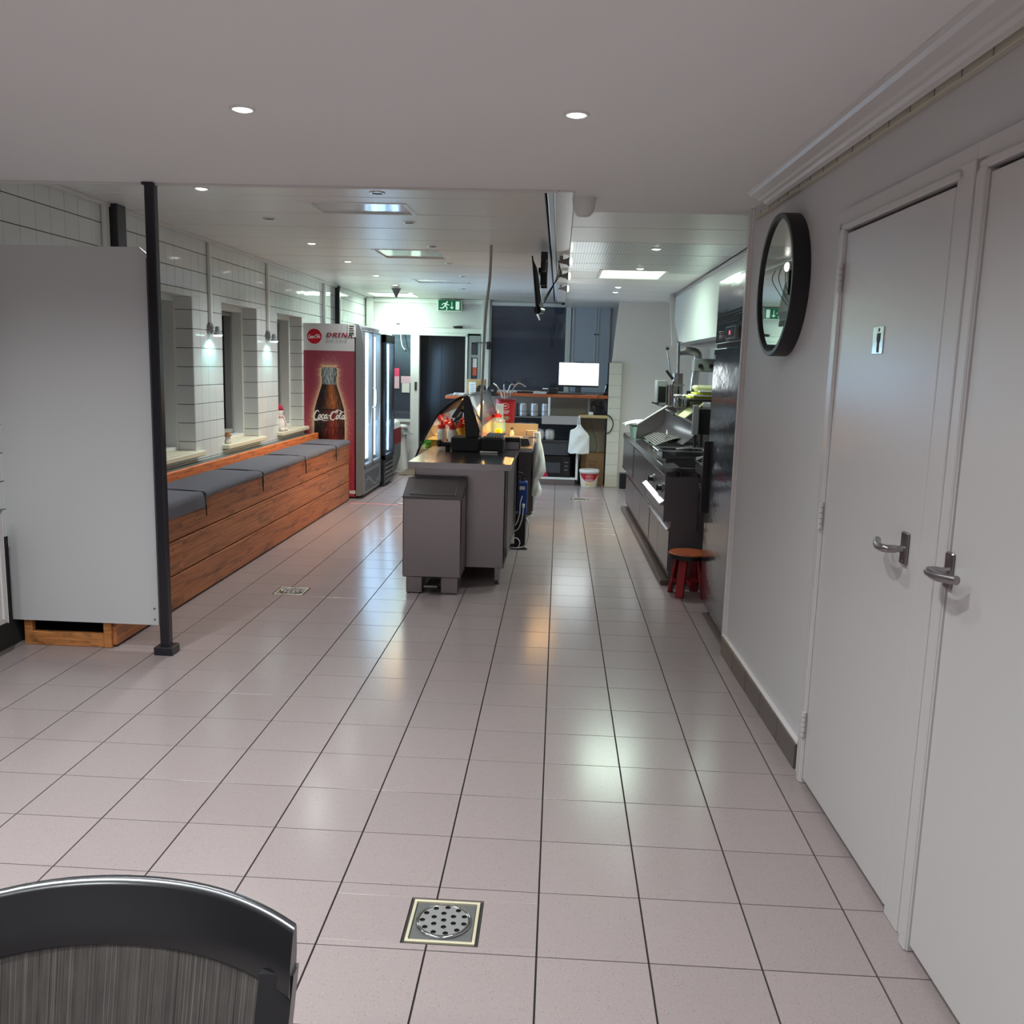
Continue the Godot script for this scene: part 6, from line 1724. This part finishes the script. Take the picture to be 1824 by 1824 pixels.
	part("label_sheet", Mb.new().bb(V(-0.09, 0.0, 0.05), V(0.0, 0.17, 0.053), 0.001), "paper", kx)
	var print_ := Mb.new()
	for i in 5:
		print_.bb(V(-0.075, 0.03 + i * 0.026, 0.053), V(-0.02 - 0.008 * (i % 2), 0.036 + i * 0.026, 0.0538))
	part("print", print_, "plastic_grey", kx)
	for k in 2:
		var t := thing("tape_dispenser", ["round black tape dispenser in front of the brown box", "black tape dispenser right of the round one on the ledge"][k], "tape dispenser", V(-1.0 + 0.14 * k, 1.166, -8.72))
		var w := Mb.new()
		w.xf = Transform3D(Basis(V(1, 0, 0), V(0, 0, 1), V(0, -1, 0)), V(0, 0.075, -0.015))
		w.lathe([Vector2(0.02, 0), Vector2(0.065, 0), Vector2(0.065, 0.03), Vector2(0.02, 0.03), Vector2(0.02, 0)], 24)
		part("wheel", w, "black_satin", t)
		part("base", Mb.new().box(V(0.0, 0.015, 0), V(0.15, 0.03, 0.05), 0.005), "black_satin", t)
	# steel canisters under the shelf
	for k in 4:
		var t := thing("steel_canister", ["dark grey canister at the left under the wooden shelf", "first bright steel canister under the wooden shelf", "middle bright steel canister under the wooden shelf", "right steel canister beside the white post"][k], "canister", V([-0.58, -0.46, -0.31, -0.165][k], 0.905, -8.98), "canisters under the wooden shelf")
		part("body", Mb.new().lathe([Vector2(0, 0), Vector2(0.052, 0), Vector2(0.055, 0.01), Vector2(0.055, 0.15), Vector2(0.05, 0.17), Vector2(0, 0.172)], 24), "steel_dark" if k == 0 else "steel_can", t)
		part("band", Mb.new().lathe([Vector2(0.0555, 0.06), Vector2(0.057, 0.06), Vector2(0.057, 0.066), Vector2(0.0555, 0.066)], 24), "charcoal", t)
	var mw := thing("microwave", "black microwave in the lower bay of the back counter", "microwave", V(-0.05, 0.105, -9.05))
	part("case", Mb.new(mw.position).bb(V(-0.30, 0.108, -8.93), V(0.195, 0.39, -9.22), 0.006), "black_gloss", mw)
	part("window", Mb.new(mw.position).bb(V(-0.24, 0.16, -8.926), V(0.06, 0.30, -8.931), 0.003), "charcoal", mw)
	part("panel", Mb.new(mw.position).bb(V(0.09, 0.13, -8.926), V(0.185, 0.37, -8.931), 0.003), "black_satin", mw)
	for k in 3:
		part("button", Mb.new(mw.position).bb(V(0.115, 0.2 + k * 0.05, -8.922), V(0.16, 0.21 + k * 0.05, -8.927), 0.001), "plastic_grey", mw)
	solo("red_cloth", Mb.new(V(-0.17, 0.108, -8.9)).prism([Vector2(-0.23, 0.112), Vector2(-0.1, 0.112), Vector2(-0.12, 0.18), Vector2(-0.16, 0.21), Vector2(-0.2, 0.2)], -8.905, -8.92), "crimson", "small red cloth corner before the microwave", "cloth", V(-0.17, 0.108, -8.9))
	var ov := thing("dark_crate", "dark grey crate on the shelf above the microwave", "crate", V(-0.05, 0.395, -9.05))
	part("body", Mb.new(ov.position).bb(V(-0.3, 0.395, -8.94), V(0.17, 0.575, -9.2), 0.006), "charcoal", ov)
	part("rim", Mb.new(ov.position).bb(V(-0.31, 0.555, -8.935), V(0.175, 0.575, -9.2), 0.004), "steel_dark", ov)
	for k in 2:
		var t := thing("cup_pack", ["left clear pack of plastic cups in the upper bay", "right clear pack of plastic cups in the upper bay"][k], "cup pack", V(-0.235 + 0.14 * k, 0.595, -8.98), "clear packs of cups in the upper bay")
		part("bag", Mb.new().lathe([Vector2(0, 0), Vector2(0.06, 0.005), Vector2(0.07, 0.05), Vector2(0.068, 0.1), Vector2(0.055, 0.135), Vector2(0.02, 0.15), Vector2(0, 0.15)], 16, true), "clear_bag", t)
		for i in 2:
			part("cups", Mb.new().cyl(V(-0.03 + 0.06 * i, 0.006, 0), V(-0.03 + 0.06 * i, 0.13, 0), 0.022, 0.03, 12), "plastic_white", t)
	# white carrier bag hung on the sink front
	var bg := thing("carrier_bag", "white plastic carrier bag hanging from the sink front", "bag", V(0.28, 0.44, -8.83))
	var lay := []
	var outl := [[0.82, 0.265, 0.305], [0.795, 0.262, 0.318], [0.765, 0.235, 0.345], [0.74, 0.18, 0.372], [0.70, 0.172, 0.405], [0.66, 0.17, 0.424], [0.58, 0.166, 0.426], [0.5, 0.158, 0.428], [0.455, 0.156, 0.428], [0.44, 0.17, 0.42]]
	for q in outl:
		var l := []
		for j in 21:
			var a := TAU * j / 20.0
			var w: float = (q[2] - q[1]) * 0.5
			var th := 0.035 if q[0] < 0.74 else 0.015
			l.append(V((q[1] + q[2]) * 0.5 + w * cos(a), q[0] + 0.004 * sin(a * 5.0 + q[0] * 40.0), -8.83 + th * sin(a) * (1.0 + 0.25 * sin(a * 4.0 + q[0] * 30.0))) - bg.position)
		lay.append(l)
	part("bag", Mb.new().sheet(lay, 0.003), "towel", bg)
	part("handle", Mb.new(bg.position).tube(curve([V(0.27, 0.81, -8.83), V(0.275, 0.90, -8.835), V(0.285, 0.935, -8.85), V(0.295, 0.90, -8.835), V(0.30, 0.81, -8.83)]), 0.006, 6), "towel", bg)
	# right bay: carton, bucket, cables
	var ct := thing("carton", "brown cardboard carton standing behind the white bucket", "box", V(0.49, 0, -9.15))
	part("box", Mb.new(ct.position).bb(V(0.33, 0.0, -9.05), V(0.645, 0.43, -9.28), 0.003), "card", ct)
	var words := TextMesh.new()
	var sf := SystemFont.new()
	sf.font_names = PackedStringArray(["Droid Sans Mono"])
	words.font = sf
	words.text = "EXTRA\nRACE"
	words.font_size = 32
	words.pixel_size = 0.0012
	words.depth = 0.001
	part("print", words, "charcoal", ct, V(0.0, 0.29, 0.1005))
	var bk := thing("mayonnaise_bucket", "white lidded bucket with a red label on the floor by the pillar", "bucket", V(0.445, 0, -8.86))
	part("bucket", Mb.new().lathe([Vector2(0, 0), Vector2(0.102, 0), Vector2(0.105, 0.005), Vector2(0.125, 0.2), Vector2(0, 0.2)], 32), "plastic_white", bk)
	part("print", Mb.new().lathe([Vector2(0.1062, 0.008), Vector2(0.1248, 0.185)], 40, false, true), "bucket_print_0", bk)
	part("lid", Mb.new().lathe([Vector2(0, 0.2), Vector2(0.132, 0.196), Vector2(0.134, 0.2), Vector2(0.134, 0.222), Vector2(0.128, 0.232), Vector2(0.12, 0.232), Vector2(0.115, 0.226), Vector2(0, 0.226)], 32), "plastic_white", bk)
	var cn := thing("cable_nest", "nest of black cables and adapters on the light wooden shelf", "cables", V(0.57, 0.945, -9.0))
	for k in 9:
		var p := []
		for i in 7:
			p.append(V(rng.randf_range(-0.13, 0.07), rng.randf_range(0.01, 0.17 if k < 6 else 0.05), rng.randf_range(-0.1, 0.08)))
		part("cable", Mb.new().tube(curve(p, 5), 0.005, 5), "cord_black", cn)
	part("adapter", Mb.new().bb(V(-0.16, 0, 0.04), V(-0.10, 0.04, 0.09), 0.005), "plastic_white", cn)
	part("power_strip", Mb.new().bb(V(-0.1, 0, 0.0), V(0.09, 0.05, 0.06), 0.006), "black_satin", cn)
	part("box", Mb.new().bb(V(0.045, 0.0, -0.05), V(0.082, 0.21, 0.05), 0.004), "charcoal", cn)
	part("loop", Mb.new().tube(curve([V(0.06, 0.02, 0.1), V(0.13, -0.02, 0.11), V(0.165, -0.1, 0.11), V(0.14, -0.19, 0.11), V(0.095, -0.23, 0.11), V(0.06, -0.18, 0.11), V(0.05, -0.08, 0.11), V(0.06, 0.0, 0.1)], 5), 0.007, 6), "cord_black", cn)
	part("drop_wire", Mb.new().tube(curve([V(-0.13, -0.02, 0.1), V(-0.11, -0.15, 0.1), V(-0.06, -0.3, 0.1), V(-0.04, -0.42, 0.1), V(-0.06, -0.5, 0.1)]), 0.003, 5), "cord_black", cn)
	part("wire", Mb.new().tube(curve([V(0.03, 0.27, 0.09), V(-0.05, 0.24, 0.13), V(-0.02, 0.15, 0.13), V(0.04, 0.1, 0.12), V(0.05, 0.03, 0.08)]), 0.004, 5), "cord_black", cn)
	solo("bottle_crate", Mb.new(V(0.90, 0, -8.8)).bb(V(0.845, 0.0, -8.75), V(0.95, 0.2, -8.9), 0.006), "black_satin", "dark box on the floor between the pillar and the fryers", "box", V(0.90, 0, -8.8))

# ---------- far left corner ----------
func far_left() -> void:
	var b := thing("slim_bin", "slim white waste bin with a grey liner beside the exit", "bin", V(-2.28, 0, -10.15))
	part("body", Mb.new().lathe([Vector2(0, 0), Vector2(0.085, 0), Vector2(0.087, 0.015), Vector2(0.068, 0.57), Vector2(0, 0.57)], 28), "plastic_white", b)
	part("lid", Mb.new().lathe([Vector2(0.0, 0.605), Vector2(0.072, 0.605), Vector2(0.074, 0.64), Vector2(0.05, 0.66), Vector2(0, 0.665)], 28, true), "plastic_white", b)
	var rows := []
	for i in 4:
		var l := []
		for j in 25:
			var a := TAU * j / 24.0
			var r := 0.07 + i * 0.012 + 0.012 * sin(a * 5.0 + i) + (0.05 if i == 3 and cos(a) > 0.4 else 0.0)
			l.append(V(r * cos(a), 0.60 - i * 0.028 + 0.01 * sin(a * 7.0), r * sin(a)))
		rows.append(l)
	part("liner", Mb.new().sheet(rows, 0.003), mat("liner", rgb(120, 128, 122), 0.35), b)
	var f := thing("ice_chest", "low rounded red and grey ice chest behind the black cooler", "freezer", V(-2.45, 0, -9.4))
	var o := f.position
	part("body", Mb.new(o).prism([Vector2(-2.80, 0.03), Vector2(-2.29, 0.03), Vector2(-2.225, 0.25), Vector2(-2.218, 0.45), Vector2(-2.80, 0.45)], -9.1, -9.7), "plastic_grey", f)
	part("band", Mb.new(o).prism([Vector2(-2.80, 0.45), Vector2(-2.216, 0.45), Vector2(-2.222, 0.66), Vector2(-2.80, 0.66)], -9.1, -9.7), "red_paint", f)
	part("lid", Mb.new(o).prism([Vector2(-2.80, 0.66), Vector2(-2.222, 0.66), Vector2(-2.24, 0.735), Vector2(-2.30, 0.765), Vector2(-2.80, 0.78)], -9.1, -9.7), "plastic_white", f)
	part("foot", Mb.new(o).bb(V(-2.78, 0, -9.12), V(-2.32, 0.03, -9.68)), "black_matt", f)
	var P := [["pink and white sheet taped inside the narrow far window", V(-2.432, 1.177, -10.413), Vector2(0.112, 0.3)], ["rose paper label taped high in the narrow far window", V(-2.274, 1.262, -10.413), Vector2(0.15, 0.1)], ["small white note under the rose label in the far window", V(-2.278, 1.12, -10.413), Vector2(0.115, 0.14)]]
	for k in 3:
		var t := thing("taped_paper", P[k][0], "paper", P[k][1], "papers taped in the far window")
		var s: Vector2 = P[k][2]
		if k == 0:
			part("sheet", Mb.new().bb(V(-s.x / 2, 0, 0), V(s.x / 2, s.y * 0.6, 0.004), 0.001), "rose_paper", t)
			part("print", Mb.new().bb(V(-s.x / 2, s.y * 0.6, 0), V(s.x / 2, s.y, 0.004), 0.001), "pink_paper", t)
		else:
			part("sheet", Mb.new().bb(V(-s.x / 2, 0, 0), V(s.x / 2, s.y, 0.004), 0.001), "rose_paper" if k == 1 else "paper", t)
	var n := thing("window_sticker", "white and red sticker on the lower pane of the slim window", "sticker", V(-1.25, 1.4, -10.395))
	part("upper", Mb.new().bb(V(-0.03, 0.12, 0), V(0.03, 0.25, 0.003), 0.001), "paper", n)
	part("lower", Mb.new().bb(V(-0.03, 0.0, 0), V(0.03, 0.12, 0.003), 0.001), mat("orange_print", rgb(196, 92, 60), 0.6), n)
	var k := thing("door_closer", "small black door closer on the rail above the exit", "door closer", V(-1.5, 2.075, -10.36))
	part("body", Mb.new().box(V(0, 0.015, 0), V(0.13, 0.03, 0.04), 0.005), "black_satin", k)
	part("arm", Mb.new().tube([V(-0.08, 0.025, 0.01), V(0.02, 0.035, 0.02), V(0.07, 0.03, 0.02)], 0.006, 6), "black_satin", k)
	var s := thing("column_speaker", "black bracketed box on the white column beside the dark window", "speaker", V(-1.04, 1.84, -10.27))
	part("box", Mb.new().box(V(0.0, 0, 0), V(0.06, 0.11, 0.07), 0.01), "black_satin", s)
	part("bracket", Mb.new().bb(V(-0.2, 0.03, -0.03), V(-0.02, 0.045, 0.0), 0.003), "charcoal", s)
	var w := thing("loose_wire", "loose white wire with a small black end above the narrow window", "cable", V(-2.35, 2.0, -10.36))
	part("wire", Mb.new().tube(curve([V(0, 0.0, 0), V(0.01, -0.1, 0.02), V(0.03, -0.2, 0.02), V(0.07, -0.25, 0.02)]), 0.006, 6), "plastic_white", w)
	part("plug", Mb.new().box(V(0.08, -0.265, 0.02), V(0.03, 0.03, 0.025), 0.006), "black_satin", w)
	part("clip", Mb.new().box(V(-0.04, 0.12, 0), V(0.05, 0.02, 0.02), 0.004), "charcoal", w)
	solo("door_mat", Mb.new(V(-1.75, 0, -10.0)).bb(V(-2.2, 0.0, -9.42), V(-1.38, 0.012, -10.3), 0.004), "mat_brown", "brown entrance mat in front of the exit door", "mat", V(-1.75, 0, -10.0))
	solo("floor_tape", Mb.new(V(-2.0, 0, -6.75)).prism([Vector2(-2.28, -6.67), Vector2(-1.74, -6.79), Vector2(-1.735, -6.83), Vector2(-2.28, -6.71)], 0.0, 0.0), "pink_tape", "faded pink tape line stuck on the floor by the red cooler", "tape", V(-2.0, 0, -6.75)).mesh = Mb.new(V(-2.0, 0, -6.75)).box(V(-2.0, 0.0012, -6.75), V(0.54, 0.0012, 0.035)).mesh()
	solo("floor_cable", Mb.new(V(-1.6, 0, -6.8)).tube(curve([V(-1.75, 0.008, -6.84), V(-1.7, 0.01, -6.76), V(-1.55, 0.008, -6.78), V(-1.3, 0.008, -6.8), V(-1.15, 0.008, -6.7)]), 0.006, 6), "plastic_white", "white cable end lying on the floor before the display case", "cable", V(-1.6, 0, -6.8))

# ---------- floor drains and the chair ----------
func drain(called: String, label: String, r: Rect2, domed: bool) -> void:
	var c := r.get_center()
	var t := thing(called, label, "floor drain", V(c.x, 0, c.y))
	var h := r.size * 0.5
	part("bed", Mb.new().bb(V(-h.x, -0.012, -h.y), V(h.x, -0.005, h.y)), "wall_grout", t)
	var f := Mb.new()
	var g := h - Vector2(0.008, 0.008)
	var w := 0.009
	f.bb(V(-g.x, -0.008, -g.y), V(g.x, 0.0015, -g.y + w), 0.001)
	f.bb(V(-g.x, -0.008, g.y - w), V(g.x, 0.0015, g.y), 0.001)
	f.bb(V(-g.x, -0.008, -g.y + w), V(-g.x + w, 0.0015, g.y - w), 0.001)
	f.bb(V(g.x - w, -0.008, -g.y + w), V(g.x, 0.0015, g.y - w), 0.001)
	part("frame", f, "brass_cream", t)
	part("plate", Mb.new().bb(V(-g.x + w + 0.002, -0.007, -g.y + w + 0.002), V(g.x - w - 0.002, -0.003, g.y - w - 0.002), 0.001), mat("drain_steel", rgb(136, 138, 136), 0.42, 0.75), t)
	if not domed:
		for i in 6:
			part("slot", Mb.new().bb(V(-g.x * 0.7 + i * g.x * 0.25, -0.003, -g.y * 0.6), V(-g.x * 0.7 + i * g.x * 0.25 + 0.012, -0.0022, g.y * 0.6)), "black_matt", t)
		return
	var rad := g.x * 0.78
	var cs := CSGCombiner3D.new()
	cs.name = "strainer"
	t.add_child(cs)
	var top := CSGCylinder3D.new()
	top.radius = rad
	top.height = 0.006
	top.sides = 48
	top.name = "disc"
	top.material = mat("strainer", rgb(176, 176, 174), 0.32, 0.55)
	top.position.y = 0.0
	cs.add_child(top)
	var ring := [[0.0, 1], [0.42, 6], [0.8, 11]]
	for q in ring:
		for k in q[1]:
			var a: float = TAU * k / q[1] + q[0]
			var hole := CSGCylinder3D.new()
			hole.name = "hole"
			hole.radius = rad * 0.105
			hole.height = 0.02
			hole.sides = 16
			hole.operation = CSGShape3D.OPERATION_SUBTRACTION
			hole.material = M.black_matt
			hole.position = V(cos(a) * rad * q[0], 0, sin(a) * rad * q[0])
			cs.add_child(hole, true)
	part("rim_ring", Mb.new().lathe([Vector2(rad, -0.004), Vector2(rad + 0.004, -0.001), Vector2(rad + 0.003, 0.003), Vector2(rad - 0.004, 0.0045), Vector2(rad - 0.007, 0.0028)], 48, true), "steel_mirror", t)
	part("sump", Mb.new().cyl(V(0, -0.0028, 0), V(0, -0.0022, 0), rad * 0.95, -1.0, 32), "black_matt", t)

func foreground() -> void:
	drain("floor_drain", "square steel floor drain with a round pierced strainer, nearest the viewer", DRAINS[0], true)
	drain("floor_drain", "square floor drain with a round strainer beside the bench", DRAINS[1], true)
	drain("floor_drain", "small slotted floor drain far down the kitchen aisle", DRAINS[2], false)
	# chair in the corner, facing the viewer
	var o := V(-0.532, 0, 2.2)
	var c := thing("dining_chair", "black wooden chair with a streaked brown fabric back, in the near left corner", "chair", o)
	var bow := func(f: float, y: float) -> Vector3:   # f from -1 to 1 along the back
		return V(f * 0.228, y, -0.19 + 0.062 * f * f + (0.86 - y) * 0.24)
	# curved top rail: section swept along the bow
	var rows := []
	for i in 25:
		var f := i / 24.0 * 2.0 - 1.0
		var l := []
		var drop := 0.016 * pow(absf(f), 3.0)
		for p in [[0.0, 0.862], [0.004, 0.868], [0.012, 0.868], [0.017, 0.86], [0.022, 0.825], [0.021, 0.79], [0.014, 0.782], [0.0, 0.783], [-0.008, 0.79], [-0.007, 0.83], [0.0, 0.862]]:
			var b: Vector3 = bow.call(f, p[1])
			l.append(b + V(0, -drop, p[0] - 0.01))
		rows.append(l)
	var rail := Mb.new().sheet(rows)
	for e in [0, 24]:
		var l: Array = rows[e]
		for k in range(1, l.size() - 2):
			rail.tri(l[0], l[k], l[k + 1], V(-1 if e == 0 else 1, 0, 0))
	part("top_rail", rail, mat("chair_black", rgb(34, 33, 36), 0.24, 0.0, {"clearcoat_enabled": true, "clearcoat": 0.4, "clearcoat_roughness": 0.25}), c)
	for s in [-1.0, 1.0]:
		var st := Mb.new()
		var rr := []
		for i in 9:
			var y := lerpf(0.795, 0.42, i / 8.0)
			var b: Vector3 = bow.call(s * (0.915 - 0.10 * i / 8.0), y)
			rr.append([b + V(-0.022, 0, -0.016), b + V(0.022, 0, -0.016), b + V(0.022, 0, 0.009), b + V(-0.022, 0, 0.009), b + V(-0.022, 0, -0.016)])
		for i in 8:
			for k in 4:
				st.quad(rr[i][k], rr[i][k + 1], rr[i + 1][k + 1], rr[i + 1][k], [V(0, 0, -1), V(1, 0, 0), V(0, 0, 1), V(-1, 0, 0)][k])
		st.quad(rr[0][0], rr[0][1], rr[0][2], rr[0][3], V(0, 1, 0))
		part("stile", st, "chair_black", c)
	var pad := []
	for i in 9:
		var y := lerpf(0.80, 0.46, i / 8.0)
		var l := []
		for j in 17:
			var f := (j / 16.0 * 2.0 - 1.0) * (0.86 - 0.08 * i / 8.0)
			l.append(bow.call(f, y) + V(0, 0, 0.003 + 0.006 * (1.0 - f * f)))
		pad.append(l)
	part("back_fabric", Mb.new().sheet(pad, 0.012, true), "streak_cloth", c)
	part("lower_rail", Mb.new().bb(V(-0.2, 0.43, -0.10), V(0.2, 0.47, -0.07), 0.006), "chair_black", c)
	part("seat", Mb.new().prism([Vector2(-0.2, -0.1), Vector2(0.2, -0.1), Vector2(0.235, 0.36), Vector2(-0.235, 0.36)], 0.0, 0.06), "charcoal", c)
	var seat: MeshInstance3D = c.get_node("seat")
	seat.basis = Basis(V(1, 0, 0), V(0, 0, 1), V(0, -1, 0))
	seat.position = V(0, 0.47, 0)
	for p in [[-0.2, -0.08, -0.02, -0.06], [0.2, -0.08, 0.02, -0.06], [-0.21, 0.33, 0.0, 0.0], [0.21, 0.33, 0.0, 0.0]]:
		part("leg", Mb.new().cyl(V(p[0], 0.42, p[1]), V(p[0] + p[2], 0.0, p[1] + p[3]), 0.02, 0.014, 12), "chair_black", c)
